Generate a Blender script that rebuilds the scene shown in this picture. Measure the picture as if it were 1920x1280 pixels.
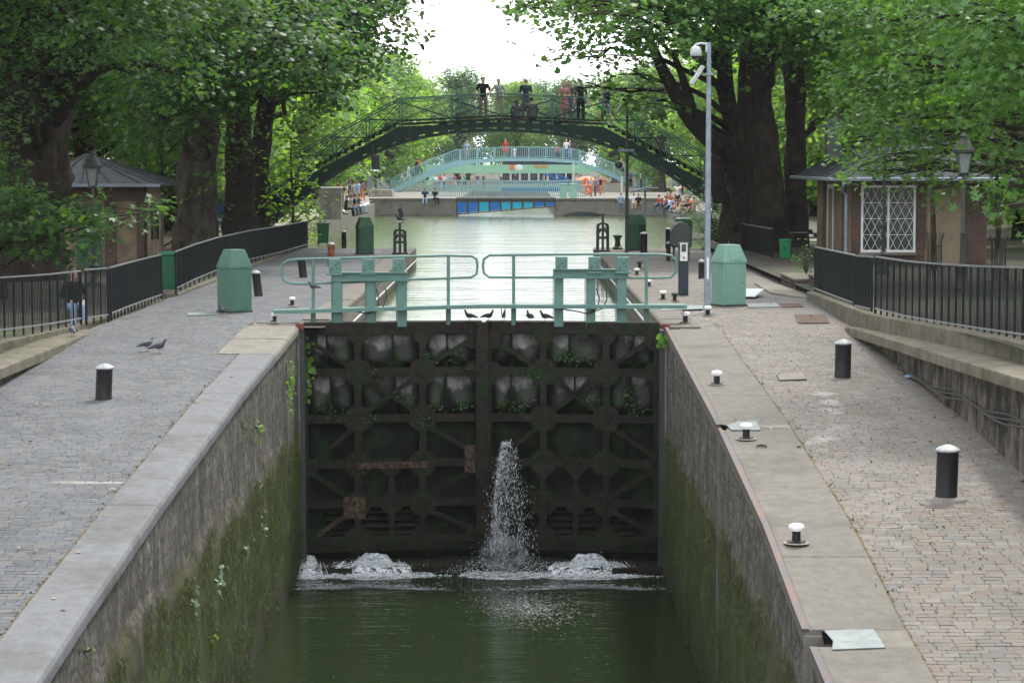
import bpy, bmesh, math, random
import numpy as np
from mathutils import Vector, Matrix, noise as mnoise
R = math.radians
for o in list(bpy.data.objects): bpy.data.objects.remove(o)
S = bpy.context.scene
COL = S.collection
# ------------------------------------------------------------------ camera, sky, sun, exposure
CAMZ = 3.5; FPX = 4300.0; PITCH = math.atan(335/FPX); YAW = 8/FPX
cd = bpy.data.cameras.new('camera'); cam = bpy.data.objects.new('camera', cd); COL.objects.link(cam)
cam.location = (0, 0, CAMZ); cam.rotation_euler = (math.pi/2-PITCH, 0, YAW)
cd.lens = 36*FPX/1920; cd.sensor_width = 36; cd.clip_start = .5; cd.clip_end = 3000
S.camera = cam
SUN_EL, SUN_AZ = 58, 25       # azimuth measured from +Y towards +X
w = bpy.data.worlds.new('World'); S.world = w; w.use_nodes = True
nt = w.node_tree; nt.nodes.clear()
sky = nt.nodes.new('ShaderNodeTexSky'); sky.sky_type = 'NISHITA'; sky.sun_disc = False
sky.sun_elevation = R(SUN_EL); sky.sun_rotation = R(SUN_AZ); sky.dust_density = 4; sky.air_density = 1.0
mx = nt.nodes.new('ShaderNodeMix'); mx.data_type = 'RGBA'; mx.inputs['Factor'].default_value = .75
mx.inputs['B'].default_value = (18, 18.4, 19.2, 1)
bg = nt.nodes.new('ShaderNodeBackground'); bg.inputs['Strength'].default_value = .15
wo = nt.nodes.new('ShaderNodeOutputWorld')
nt.links.new(sky.outputs[0], mx.inputs['A']); nt.links.new(mx.outputs['Result'], bg.inputs[0]); nt.links.new(bg.outputs[0], wo.inputs[0])
sl = bpy.data.lights.new('sun', 'SUN'); sl.energy = 3.2; sl.angle = R(8); sl.color = (1, .95, .86)
so = bpy.data.objects.new('sun', sl); COL.objects.link(so)
sd = Vector((math.sin(R(SUN_AZ))*math.cos(R(SUN_EL)), math.cos(R(SUN_AZ))*math.cos(R(SUN_EL)), math.sin(R(SUN_EL))))
so.rotation_euler = sd.to_track_quat('Z', 'Y').to_euler(); so.location = (0, 0, 60)
S.view_settings.view_transform = 'Standard'; S.view_settings.look = 'None'; S.view_settings.gamma = 1
S.view_settings.exposure = 0.3

_M = cam.rotation_euler.to_matrix()
def at(px, py, Y):
    d = _M @ Vector(((px-960)/FPX, -(py-640)/FPX, -1)); t = Y/d.y
    return Vector((d.x*t, Y, CAMZ+d.z*t))
def onz(px, py, z):
    d = _M @ Vector(((px-960)/FPX, -(py-640)/FPX, -1)); t = (z-CAMZ)/d.z
    return Vector((d.x*t, d.y*t, z))
def interp(x, xs, ys): return float(np.interp(x, xs, ys))
LY, LZ = [5, 22.2, 24.8, 29.85, 38.7, 48.8], [-3.0, -1.53, -1.30, -.93, -.40, 0]
RY, RZ = [5, 22, 25.1, 28.8, 36, 48.5], [-3.4, -1.9, -1.63, -1.15, -.62, 0]
def zl(y): return interp(y, LY, LZ)
def zr(y): return interp(y, RY, RZ)
def ongr(px, py, zf):
    z = 0.
    for _ in range(25): p = onz(px, py, z); z = .5*z+.5*zf(p.y)
    return Vector((p.x, p.y, z))
CXL, CXR = -4.63, 3.16           # lock chamber walls
WLOW, WUP = -5.28, -.7           # water levels
rnd = random.Random(7)

# ------------------------------------------------------------------ materials
def nodes(m):
    m.use_nodes = True; n = m.node_tree; n.nodes.clear(); return n
def add(n, t, **k):
    x = n.nodes.new(t)
    for a, b in k.items(): setattr(x, a, b)
    return x
def c4(c): return (c[0], c[1], c[2], 1)
def mk(name, c1, c2=None, scale=6, rough=.7, bump=.2, bscale=None, metal=0, c3=None, s3=1.2, lo3=.52, hi3=.62, stretch=(1, 1, 1), det=8, coord='Object', lo=.38, hi=.62, island=0, spec=.25):
    """two tones mixed by noise, a third one in larger patches, bump"""
    m = bpy.data.materials.new(name); n = nodes(m); L = n.links.new
    out = add(n, 'ShaderNodeOutputMaterial'); b = add(n, 'ShaderNodeBsdfPrincipled'); L(b.outputs[0], out.inputs[0])
    tc = add(n, 'ShaderNodeTexCoord'); mp = add(n, 'ShaderNodeMapping'); mp.inputs['Scale'].default_value = stretch
    L(tc.outputs[coord], mp.inputs[0])
    c2 = c2 or tuple(x*.7 for x in c1)
    ns = add(n, 'ShaderNodeTexNoise'); ns.inputs['Scale'].default_value = scale; ns.inputs['Detail'].default_value = det
    ns.inputs['Roughness'].default_value = .65; L(mp.outputs[0], ns.inputs['Vector'])
    mr = add(n, 'ShaderNodeMapRange'); mr.inputs[1].default_value = lo; mr.inputs[2].default_value = hi; L(ns.outputs['Fac'], mr.inputs[0])
    mi = add(n, 'ShaderNodeMix', data_type='RGBA'); mi.inputs['A'].default_value = c4(c1); mi.inputs['B'].default_value = c4(c2); L(mr.outputs[0], mi.inputs['Factor'])
    col = mi.outputs['Result']
    if c3:
        n3 = add(n, 'ShaderNodeTexNoise'); n3.inputs['Scale'].default_value = s3; n3.inputs['Detail'].default_value = 10; n3.inputs['Roughness'].default_value = .7
        L(mp.outputs[0], n3.inputs['Vector'])
        m3 = add(n, 'ShaderNodeMapRange'); m3.inputs[1].default_value = lo3; m3.inputs[2].default_value = hi3; L(n3.outputs['Fac'], m3.inputs[0])
        x = add(n, 'ShaderNodeMix', data_type='RGBA'); x.inputs['B'].default_value = c4(c3); L(m3.outputs[0], x.inputs['Factor']); L(col, x.inputs['A']); col = x.outputs['Result']
    if island:
        g = add(n, 'ShaderNodeNewGeometry'); h = add(n, 'ShaderNodeMapRange'); h.inputs[3].default_value = 1-island; h.inputs[4].default_value = 1+island
        L(g.outputs['Random Per Island'], h.inputs[0]); v = add(n, 'ShaderNodeHueSaturation'); L(h.outputs[0], v.inputs['Value']); L(col, v.inputs['Color']); col = v.outputs[0]
    L(col, b.inputs['Base Color']); b.inputs['Roughness'].default_value = rough; b.inputs['Metallic'].default_value = metal
    b.inputs['Specular IOR Level'].default_value = spec
    if bump:
        bn = add(n, 'ShaderNodeTexNoise'); bn.inputs['Scale'].default_value = bscale or scale*3; bn.inputs['Detail'].default_value = 8; L(mp.outputs[0], bn.inputs['Vector'])
        bp = add(n, 'ShaderNodeBump'); bp.inputs['Strength'].default_value = bump; bp.inputs['Distance'].default_value = .03
        L(bn.outputs['Fac'], bp.inputs['Height']); L(bp.outputs[0], b.inputs['Normal'])
    return m
def plain(name, c, rough=.7, metal=0, spec=.4): return mk(name, c, tuple(x*.75 for x in c), 9, rough, .08, metal=metal, spec=spec)

def leafmat(name, cols, trans=.45):
    m = bpy.data.materials.new(name); n = nodes(m); L = n.links.new
    out = add(n, 'ShaderNodeOutputMaterial'); g = add(n, 'ShaderNodeNewGeometry')
    r = add(n, 'ShaderNodeValToRGB'); e = r.color_ramp.elements; e[0].color = c4(cols[0]); e[1].color = c4(cols[-1])
    for i, c in enumerate(cols[1:-1]): x = e.new((i+1)/(len(cols)-1)); x.color = c4(c)
    L(g.outputs['Random Per Island'], r.inputs[0])
    b = add(n, 'ShaderNodeBsdfPrincipled'); b.inputs['Roughness'].default_value = .45; b.inputs['Specular IOR Level'].default_value = .32; L(r.outputs[0], b.inputs['Base Color'])
    t = add(n, 'ShaderNodeBsdfTranslucent'); hs = add(n, 'ShaderNodeHueSaturation'); hs.inputs['Hue'].default_value = .475; hs.inputs['Saturation'].default_value = 1.15; hs.inputs['Value'].default_value = 2.6
    L(r.outputs[0], hs.inputs['Color']); L(hs.outputs[0], t.inputs[0])
    mi = add(n, 'ShaderNodeMixShader'); mi.inputs[0].default_value = trans; L(b.outputs[0], mi.inputs[1]); L(t.outputs[0], mi.inputs[2]); L(mi.outputs[0], out.inputs[0])
    return m
M = {}
M['leafL'] = leafmat('leaf_deep', [(.016, .050, .018), (.027, .078, .022), (.06, .125, .024), (.026, .068, .022)], .46)
M['leafR'] = leafmat('leaf_mid', [(.04, .10, .022), (.06, .15, .03), (.075, .165, .035), (.045, .115, .035)], .38)
M['leafY'] = leafmat('leaf_light', [(.07, .17, .025), (.10, .22, .03), (.12, .25, .04), (.08, .18, .03)], .5)
M['leafF'] = leafmat('leaf_far', [(.075, .15, .035), (.10, .19, .045), (.12, .21, .05), (.09, .17, .045)], .55)
M['leafF2'] = leafmat('leaf_far_dark', [(.04, .095, .035), (.055, .13, .04), (.065, .14, .05), (.05, .11, .04)], .45)
M['bark'] = mk('bark', (.040, .030, .021), (.013, .010, .008), 3.5, .95, 1, 9, c3=(.085, .07, .053), s3=1.1, lo3=.56, hi3=.7, stretch=(1, 1, .8))
M['barkpale'] = mk('bark_mottled', (.085, .07, .055), (.028, .022, .018), 2.5, .95, .7, 8, c3=(.17, .145, .12), s3=1.6, lo3=.55, hi3=.66, stretch=(1, 1, .6))
M['twig'] = mk('twig', (.05, .04, .03), None, 6, .9, .3)
M['mint'] = mk('mint_paint', (.11, .205, .18), (.092, .178, .155), 4, .45, .1, c3=(.05, .10, .07), s3=5, lo3=.63, hi3=.7)
M['mint2'] = mk('mint_cabinet', (.16, .29, .235), (.14, .255, .205), 3, .42, .08, c3=(.12, .075, .04), s3=2.6, lo3=.66, hi3=.76)
M['cabgreen'] = mk('cabinet_green', (.07, .15, .11), (.06, .13, .095), 3, .45, .08, c3=(.06, .10, .06), s3=3, lo3=.66, hi3=.75)
M['cabdark'] = mk('cabinet_dark_green', (.045, .105, .06), (.035, .085, .05), 3, .5, .1)
M['blackpaint'] = mk('black_paint', (.010, .010, .011), (.018, .018, .019), 8, .42, .15, c3=(.07, .055, .045), s3=7, lo3=.62, hi3=.75)
M['fence'] = mk('fence_paint', (.006, .008, .009), (.01, .012, .013), 8, .5, .05, spec=.2)
M['fencetop'] = mk('fence_rail', (.3, .32, .34), (.4, .42, .44), 8, .3, .05, metal=.6)
M['white'] = mk('white_paint', (.72, .72, .70), (.6, .6, .58), 9, .45, .12, c3=(.35, .34, .3), s3=9, lo3=.63, hi3=.72)
M['dome'] = mk('dome_cap', (.36, .37, .38), (.22, .225, .23), 9, .45, .15)
M['galv'] = mk('galvanised', (.27, .31, .36), (.2, .235, .28), 5, .45, .1, metal=.3)
M['greydark'] = plain('dark_grey', (.05, .06, .06), .5)
M['greylight'] = plain('light_grey', (.5, .52, .52), .5)
M['iron'] = mk('cast_iron', (.03, .04, .035), (.05, .055, .045), 8, .5, .3)
M['rustbollard'] = mk('rusty_iron', (.04, .03, .03), (.35, .1, .035), 7, .8, .4)
M['redpaint'] = plain('red_paint', (.16, .03, .025), .7); M['ringcement'] = plain('pale_cement', (.28, .25, .19), .9)
M['rust'] = mk('rust_plate', (.085, .05, .038), (.055, .032, .025), 7, .85, .3, c3=(.11, .075, .06), s3=3)
M['concrete'] = mk('concrete', (.19, .18, .155), (.15, .14, .12), 3, .9, .3, 30, c3=(.10, .09, .07), s3=.8, lo3=.5, hi3=.7)
M['coping'] = mk('coping_stone', (.145, .135, .118), (.115, .106, .092), 6, .85, .4, 30, c3=(.085, .075, .06), s3=.7, lo3=.5, hi3=.72)
M['copingL'] = mk('coping_stone_grey', (.145, .15, .158), (.115, .118, .125), 6, .85, .4, 30, c3=(.08, .08, .075), s3=.6, lo3=.5, hi3=.7)
M['bed'] = mk('joint_sand', (.17, .15, .12), (.11, .10, .075), 5, .95, .4, c3=(.07, .10, .035), s3=1.6, lo3=.56, hi3=.66)
M['cementpatch'] = mk('cement_patch', (.2, .19, .175), (.16, .15, .14), 4, .9, .3, 25)
M['asphalt'] = mk('asphalt', (.13, .128, .125), (.10, .098, .094), 3, .9, .3, 30)
M['earth'] = mk('earth', (.06, .052, .04), (.035, .032, .024), 1.5, .95, .4, 12, c3=(.04, .08, .025), s3=.6, lo3=.54, hi3=.64)
M['gravel'] = mk('gravel_bank', (.24, .22, .19), (.19, .17, .145), 1.2, .95, .3, 14)
M['zinc'] = mk('zinc_roof', (.075, .08, .09), (.05, .055, .062), 2, .75, .1, spec=.15, c3=(.2, .12, .07), s3=.9, lo3=.62, hi3=.75)
M['slate'] = mk('zinc_roof_dark', (.035, .04, .05), (.024, .028, .036), 2, .75, .12, spec=.15)
M['bridgedark'] = mk('bridge_dark_green', (.018, .042, .034), (.012, .03, .025), 4, .5, .1, c3=(.04, .05, .035), s3=3, lo3=.62, hi3=.7)
M['bridgerail'] = mk('bridge_rail_green', (.06, .16, .125), (.05, .13, .10), 4, .4, .05)
M['tread'] = mk('step_tread', (.035, .03, .025), (.06, .05, .04), 5, .9, .3)
M['bridgelight'] = mk('bridge_pale_green', (.24, .41, .43), (.2, .36, .38), 3, .45, .05)
M['bridgelight2'] = mk('bridge_leaf_green', (.26, .48, .33), (.23, .43, .3), 3, .5, .05)
M['skin'] = mk('skin', (.48, .29, .21), (.42, .25, .18), 8, .55, .03)
M['hairbrown'] = mk('hair_brown', (.05, .03, .02), None, 20, .6, .3); M['hairgrey'] = mk('hair_grey', (.3, .27, .22), None, 20, .6, .3)
M['hairblond'] = mk('hair_blond', (.45, .33, .16), None, 20, .6, .3)
CL = dict(black=(.012, .012, .014), khaki=(.2, .17, .13), grey=(.3, .3, .29), navy=(.02, .03, .07), jeans=(.08, .13, .24), pink=(.35, .16, .15), green=(.03, .28, .10), red=(.5, .05, .03), white=(.75, .75, .75), beige=(.42, .36, .28), paleblue=(.3, .42, .6), orange=(.6, .18, .05), charcoal=(.09, .09, .1), purple=(.16, .07, .22), brown=(.12, .07, .04))
for k, v in CL.items(): M['c_'+k] = mk('cloth_'+k, v, tuple(x*.8 for x in v), 12, .9, .25)
M['glassdark'] = plain('dark_glass', (.02, .025, .03), .08, spec=.8)
M['lampglass'] = plain('lantern_glass', (.22, .25, .23), .15, spec=.8)
M['binGreen'] = mk('bin_green', (.02, .13, .06), (.018, .11, .05), 5, .38, .05)
M['binGreen2'] = mk('bin_green_bright', (.02, .22, .08), (.018, .18, .07), 5, .38, .05)
M['orangepaint'] = plain('orange_paint', (.7, .16, .05), .5)
M['bluepaint'] = plain('blue_paint', (.02, .12, .33), .4)
M['cable'] = plain('cable_rubber', (.06, .055, .05), .8)
M['pigeon'] = mk('pigeon_grey', (.16, .18, .22), (.09, .10, .13), 14, .6, .2); M['pigeondark'] = mk('pigeon_dark', (.04, .04, .05), (.07, .07, .09), 14, .6, .2)
M['pinkfoot'] = plain('bird_leg', (.4, .12, .1))
M['buff'] = mk('render_buff', (.26, .205, .14), (.21, .165, .115), 2, .9, .2)
M['plateblue'] = mk('steel_plate', (.14, .175, .175), (.2, .22, .22), 5, .6, .1, metal=.2, c3=(.14, .16, .16), s3=3)

def brickmat(name, a, b_, mort, sx=.22, sz=.065, rot=False, msize=.012):
    m = bpy.data.materials.new(name); n = nodes(m); L = n.links.new
    out = add(n, 'ShaderNodeOutputMaterial'); b = add(n, 'ShaderNodeBsdfPrincipled'); L(b.outputs[0], out.inputs[0])
    tc = add(n, 'ShaderNodeTexCoord'); sp = add(n, 'ShaderNodeSeparateXYZ'); L(tc.outputs['Object'], sp.inputs[0])
    ad = add(n, 'ShaderNodeMath', operation='ADD'); L(sp.outputs[0], ad.inputs[0]); L(sp.outputs[1], ad.inputs[1])
    cb = add(n, 'ShaderNodeCombineXYZ'); L(ad.outputs[0], cb.inputs[0]); L(sp.outputs[2], cb.inputs[1])
    br = add(n, 'ShaderNodeTexBrick'); br.inputs['Scale'].default_value = 1; br.inputs['Brick Width'].default_value = sx; br.inputs['Row Height'].default_value = sz
    br.inputs['Mortar Size'].default_value = msize; br.inputs['Color1'].default_value = c4(a); br.inputs['Color2'].default_value = c4(b_); br.inputs['Mortar'].default_value = c4(mort)
    br.inputs['Mortar Smooth'].default_value = .3; L(cb.outputs[0], br.inputs['Vector'])
    ns = add(n, 'ShaderNodeTexNoise'); ns.inputs['Scale'].default_value = 1.7; ns.inputs['Detail'].default_value = 9; L(tc.outputs['Object'], ns.inputs[0])
    mr = add(n, 'ShaderNodeMapRange'); mr.inputs[1].default_value = .3; mr.inputs[2].default_value = .7; mr.inputs[3].default_value = .6; mr.inputs[4].default_value = 1.25; L(ns.outputs['Fac'], mr.inputs[0])
    hs = add(n, 'ShaderNodeHueSaturation'); L(br.outputs['Color'], hs.inputs['Color']); L(mr.outputs[0], hs.inputs['Value']); L(hs.outputs[0], b.inputs['Base Color'])
    b.inputs['Roughness'].default_value = .9
    bp = add(n, 'ShaderNodeBump'); bp.inputs['Strength'].default_value = .5; bp.inputs['Distance'].default_value = .01; bp.invert = True
    L(br.outputs['Fac'], bp.inputs['Height']); L(bp.outputs[0], b.inputs['Normal'])
    return m
M['brick'] = brickmat('red_brick', (.11, .042, .03), (.06, .03, .026), (.12, .10, .085))
M['brickbuff'] = brickmat('buff_brick', (.25, .165, .095), (.20, .135, .08), (.2, .17, .13))
M['rubble'] = brickmat('rubble_stone', (.33, .30, .25), (.25, .22, .18), (.16, .145, .12), .5, .28, msize=.03)

def wallmat(name, mossz, tint):
    """lock wall: stained masonry above the high-water line, moss below"""
    m = bpy.data.materials.new(name); n = nodes(m); L = n.links.new
    out = add(n, 'ShaderNodeOutputMaterial'); b = add(n, 'ShaderNodeBsdfPrincipled'); L(b.outputs[0], out.inputs[0]); b.inputs['Roughness'].default_value = .85
    tc = add(n, 'ShaderNodeTexCoord'); sp = add(n, 'ShaderNodeSeparateXYZ'); L(tc.outputs['Object'], sp.inputs[0])
    def noise(sc, det=8, st=(1, 1, 1), ro=.65):
        mp = add(n, 'ShaderNodeMapping'); mp.inputs['Scale'].default_value = st; L(tc.outputs['Object'], mp.inputs[0])
        x = add(n, 'ShaderNodeTexNoise'); x.inputs['Scale'].default_value = sc; x.inputs['Detail'].default_value = det; x.inputs['Roughness'].default_value = ro; L(mp.outputs[0], x.inputs[0]); return x.outputs['Fac']
    def rng(s, a, b2, c=0., d=1.):
        x = add(n, 'ShaderNodeMapRange'); x.inputs[1].default_value = a; x.inputs[2].default_value = b2; x.inputs[3].default_value = c; x.inputs[4].default_value = d; L(s, x.inputs[0]); return x.outputs[0]
    def mix(f, A, B):
        x = add(n, 'ShaderNodeMix', data_type='RGBA'); L(f, x.inputs['Factor'])
        for i, v in (('A', A), ('B', B)):
            if isinstance(v, tuple): x.inputs[i].default_value = c4(v)
            else: L(v, x.inputs[i])
        return x.outputs['Result']
    t = tint*.88
    stone = mix(rng(noise(2.5, 10), .35, .65), (.25*t, .235*t, .205*t), (.13*t, .12*t, .10*t))
    stone = mix(rng(noise(2.2, 8, (1, 1.6, .16)), .5, .62), stone, (.05, .042, .034))
    stone = mix(rng(noise(5, 10, (1, 1, .5)), .5, .58), stone, (.075, .065, .05))
    stone = mix(rng(noise(1.6, 10), .6, .7), stone, (.42*t, .40*t, .36*t))
    stone = mix(rng(noise(16, 8), .45, .6), stone, (.07, .062, .05))
    cbv = add(n, 'ShaderNodeCombineXYZ'); L(sp.outputs[1], cbv.inputs[0]); dz2 = add(n, 'ShaderNodeMath', operation='ADD'); L(sp.outputs[2], dz2.inputs[0]); L(rng(noise(3.5, 6), .3, .7, -.11, .11), dz2.inputs[1]); L(dz2.outputs[0], cbv.inputs[1])
    br = add(n, 'ShaderNodeTexBrick'); br.inputs['Scale'].default_value = 1; br.inputs['Brick Width'].default_value = .42; br.inputs['Row Height'].default_value = .21; br.inputs['Mortar Size'].default_value = .022; br.inputs['Mortar Smooth'].default_value = .6
    br.inputs['Color1'].default_value = (1, 1, 1, 1); br.inputs['Color2'].default_value = (.55, .55, .55, 1); br.inputs['Mortar'].default_value = (.22, .2, .17, 1); L(cbv.outputs[0], br.inputs['Vector'])
    ml = add(n, 'ShaderNodeMix', data_type='RGBA', blend_type='MULTIPLY'); ml.inputs['Factor'].default_value = .75; L(stone, ml.inputs['A']); L(br.outputs['Color'], ml.inputs['B']); stone = ml.outputs['Result']
    moss = mix(rng(noise(6, 10, (1, 1, .35)), .4, .62), (.055, .085, .016), (.016, .022, .008))
    moss = mix(rng(noise(1.1, 8), .52, .68), moss, (.10, .115, .022))
    moss = mix(rng(noise(3.3, 8, (1, 1, .4)), .56, .66), moss, (.05, .036, .018))
    moss = mix(rng(sp.outputs[2], mossz-1.0, mossz-.1, 0, .8), moss, mix(rng(noise(8, 8, (1, 1, .4)), .4, .6), (.085, .075, .022), (.03, .028, .012)))
    zz = add(n, 'ShaderNodeMath', operation='ADD'); L(sp.outputs[2], zz.inputs[0]); L(rng(noise(1.8, 9, (1, 1, .5)), .2, .8, -.75, .75), zz.inputs[1])
    col = mix(rng(zz.outputs[0], mossz-.12, mossz+.10, 1, 0), stone, moss)
    wet = rng(sp.outputs[2], WLOW+.1, WLOW+.9, 1, 0)
    col = mix(wet, col, (.03, .036, .016))
    L(col, b.inputs['Base Color'])
    bn = noise(9, 10, (1, 1, .6), .75); bp = add(n, 'ShaderNodeBump'); bp.inputs['Strength'].default_value = 1; bp.inputs['Distance'].default_value = .06; L(bn, bp.inputs['Height']); L(bp.outputs[0], b.inputs['Normal'])
    return m
M['wallL'] = wallmat('lock_wall_left', -2.15, 1.0); M['wallR'] = wallmat('lock_wall_right', -2.2, 1.15)
M['wallT'] = mk('terrace_wall', (.15, .132, .105), (.05, .043, .034), 5, .9, 1, 7, c3=(.022, .02, .018), s3=2.0, lo3=.47, hi3=.58, stretch=(1, 1, .55))
M['ledge'] = mk('ledge_stone', (.15, .135, .105), (.10, .09, .065), 2.5, .9, .5, 15, c3=(.06, .065, .03), s3=1.1, lo3=.5, hi3=.65)

def settmat(name, cols, stain):
    m = bpy.data.materials.new(name); n = nodes(m); L = n.links.new
    out = add(n, 'ShaderNodeOutputMaterial'); b = add(n, 'ShaderNodeBsdfPrincipled'); L(b.outputs[0], out.inputs[0]); b.inputs['Roughness'].default_value = .75; b.inputs['Specular IOR Level'].default_value = .18
    g = add(n, 'ShaderNodeNewGeometry'); r = add(n, 'ShaderNodeValToRGB'); r.color_ramp.interpolation = 'CONSTANT'; e = r.color_ramp.elements
    e[0].color = c4(cols[0]); e[1].position = 1/len(cols); e[1].color = c4(cols[1])
    for i, c in enumerate(cols[2:]): x = e.new((i+2)/len(cols)); x.color = c4(c)
    L(g.outputs['Random Per Island'], r.inputs[0]); tc = add(n, 'ShaderNodeTexCoord')
    col = r.outputs[0]
    sa = add(n, 'ShaderNodeAttribute'); sa.attribute_name = 'cement'; sn = add(n, 'ShaderNodeTexNoise'); sn.inputs['Scale'].default_value = 3.5; sn.inputs['Detail'].default_value = 10; L(tc.outputs['Object'], sn.inputs[0])
    sm = add(n, 'ShaderNodeMath', operation='ADD'); L(sa.outputs['Fac'], sm.inputs[0]); L(sn.outputs['Fac'], sm.inputs[1]); sq = add(n, 'ShaderNodeMapRange'); sq.inputs[1].default_value = .95; sq.inputs[2].default_value = 1.25; sq.inputs[4].default_value = .8; L(sm.outputs[0], sq.inputs[0])
    for sc, a, c2, c, hi in ((.45, .45, .68, stain[0], .6), (1.3, .5, .7, stain[1], .55), (14, .5, .75, stain[1], .5)):
        x = add(n, 'ShaderNodeTexNoise'); x.inputs['Scale'].default_value = sc; x.inputs['Detail'].default_value = 9; L(tc.outputs['Object'], x.inputs[0])
        q = add(n, 'ShaderNodeMapRange'); q.inputs[1].default_value = a; q.inputs[2].default_value = c2; q.inputs[4].default_value = hi; L(x.outputs['Fac'], q.inputs[0])
        y = add(n, 'ShaderNodeMix', data_type='RGBA'); L(q.outputs[0], y.inputs['Factor']); L(col, y.inputs['A']); y.inputs['B'].default_value = c4(c); col = y.outputs['Result']
    y = add(n, 'ShaderNodeMix', data_type='RGBA'); L(sq.outputs[0], y.inputs['Factor']); L(col, y.inputs['A']); y.inputs['B'].default_value = (.27, .262, .25, 1); col = y.outputs['Result']
    L(col, b.inputs['Base Color'])
    bn = add(n, 'ShaderNodeTexNoise'); bn.inputs['Scale'].default_value = 22; bn.inputs['Detail'].default_value = 6; L(tc.outputs['Object'], bn.inputs[0])
    bp = add(n, 'ShaderNodeBump'); bp.inputs['Strength'].default_value = .5; bp.inputs['Distance'].default_value = .01; L(bn.outputs['Fac'], bp.inputs['Height']); L(bp.outputs[0], b.inputs['Normal'])
    return m
M['settR'] = settmat('setts_warm', [(0.150, 0.125, 0.107), (0.133, 0.122, 0.114), (0.161, 0.144, 0.125), (0.145, 0.114, 0.099), (0.125, 0.122, 0.120), (0.156, 0.136, 0.114), (0.172, 0.159, 0.142), (0.141, 0.131, 0.120)], [(0.161, 0.150, 0.136), (0.100, 0.094, 0.079)])
M['settL'] = settmat('setts_grey', [(0.097, 0.105, 0.118), (0.110, 0.112, 0.120), (0.086, 0.092, 0.104), (0.117, 0.118, 0.120), (0.103, 0.104, 0.108), (0.090, 0.097, 0.113), (0.126, 0.127, 0.130)], [(0.132, 0.135, 0.142), (0.078, 0.077, 0.073)])

def watermat(name, base, rough, strength, sc, dist):
    m = bpy.data.materials.new(name); n = nodes(m); L = n.links.new
    out = add(n, 'ShaderNodeOutputMaterial'); b = add(n, 'ShaderNodeBsdfPrincipled'); L(b.outputs[0], out.inputs[0])
    b.inputs['Base Color'].default_value = c4(base); b.inputs['Roughness'].default_value = rough; b.inputs['IOR'].default_value = 1.33
    tc = add(n, 'ShaderNodeTexCoord'); h = None
    for s, st, wgt in ((sc, (.35, 1, 1), 1.), (sc*3.1, (.4, 1, 1), .5), (sc*.3, (.5, 1, 1), 1.6)):
        mp = add(n, 'ShaderNodeMapping'); mp.inputs['Scale'].default_value = st; L(tc.outputs['Object'], mp.inputs[0])
        x = add(n, 'ShaderNodeTexNoise'); x.inputs['Scale'].default_value = s; x.inputs['Detail'].default_value = 3; L(mp.outputs[0], x.inputs[0])
        y = add(n, 'ShaderNodeMath', operation='MULTIPLY'); L(x.outputs['Fac'], y.inputs[0]); y.inputs[1].default_value = wgt
        if h is None: h = y.outputs[0]
        else: z = add(n, 'ShaderNodeMath', operation='ADD'); L(h, z.inputs[0]); L(y.outputs[0], z.inputs[1]); h = z.outputs[0]
    bp = add(n, 'ShaderNodeBump'); bp.inputs['Strength'].default_value = strength; bp.inputs['Distance'].default_value = dist; L(h, bp.inputs['Height']); L(bp.outputs[0], b.inputs['Normal'])
    return m
M['waterlow'] = watermat('lock_water', (.016, .025, .010), .06, .55, 3.5, .03)
M['waterup'] = watermat('basin_water', (.06, .085, .03), .13, .5, 1.1, .05)
M['foam'] = mk('foam', (.55, .58, .62), (.3, .33, .35), 6, .5, .6, 14, c3=(.25, .29, .3), s3=4, lo3=.52, hi3=.62)
def spraymat(name, col, sc, lo, hi, st):
    m = bpy.data.materials.new(name); n = nodes(m); L = n.links.new; out = add(n, 'ShaderNodeOutputMaterial'); d = add(n, 'ShaderNodeBsdfPrincipled'); d.inputs['Base Color'].default_value = c4(col); d.inputs['Roughness'].default_value = .5
    t_ = add(n, 'ShaderNodeBsdfTransparent'); mi = add(n, 'ShaderNodeMixShader'); tc = add(n, 'ShaderNodeTexCoord'); mp = add(n, 'ShaderNodeMapping'); mp.inputs['Scale'].default_value = st; L(tc.outputs['Object'], mp.inputs[0])
    x = add(n, 'ShaderNodeTexNoise'); x.inputs['Scale'].default_value = sc; x.inputs['Detail'].default_value = 10; x.inputs['Roughness'].default_value = .75; L(mp.outputs[0], x.inputs[0]); q = add(n, 'ShaderNodeMapRange'); q.inputs[1].default_value = lo; q.inputs[2].default_value = hi; L(x.outputs['Fac'], q.inputs[0])
    L(q.outputs[0], mi.inputs[0]); L(t_.outputs[0], mi.inputs[1]); L(d.outputs[0], mi.inputs[2]); L(mi.outputs[0], out.inputs[0]); return m
M['spray'] = spraymat('spray', (.6, .64, .68), 9, .5, .8, (1.6, 1.6, .45)); M['foamlace'] = spraymat('foam_lace', (.72, .75, .78), 8, .44, .58, (1, 2.2, 1.5))
M['foamlump'] = spraymat('foam_rough', (.7, .74, .78), 10, .36, .56, (1.2, 1.2, .8))
M['drop'] = plain('water_drop', (.8, .85, .9), .2, spec=.8)
M['gatesteel'] = mk('gate_steel', (.028, .022, .017), (.012, .011, .009), 5, .75, .6, 18, c3=(.013, .028, .008), s3=2.2, lo3=.50, hi3=.62, spec=.15)
M['gaterust'] = mk('gate_rust', (.10, .066, .045), (.022, .017, .014), 9, .85, .6, 22, spec=.15)
M['gateplate'] = mk('gate_plate_dark', (.010, .012, .009), (.017, .017, .012), 3, .7, .5, 12, c3=(.016, .035, .01), s3=1.5, lo3=.5, hi3=.62, spec=.15)
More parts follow.
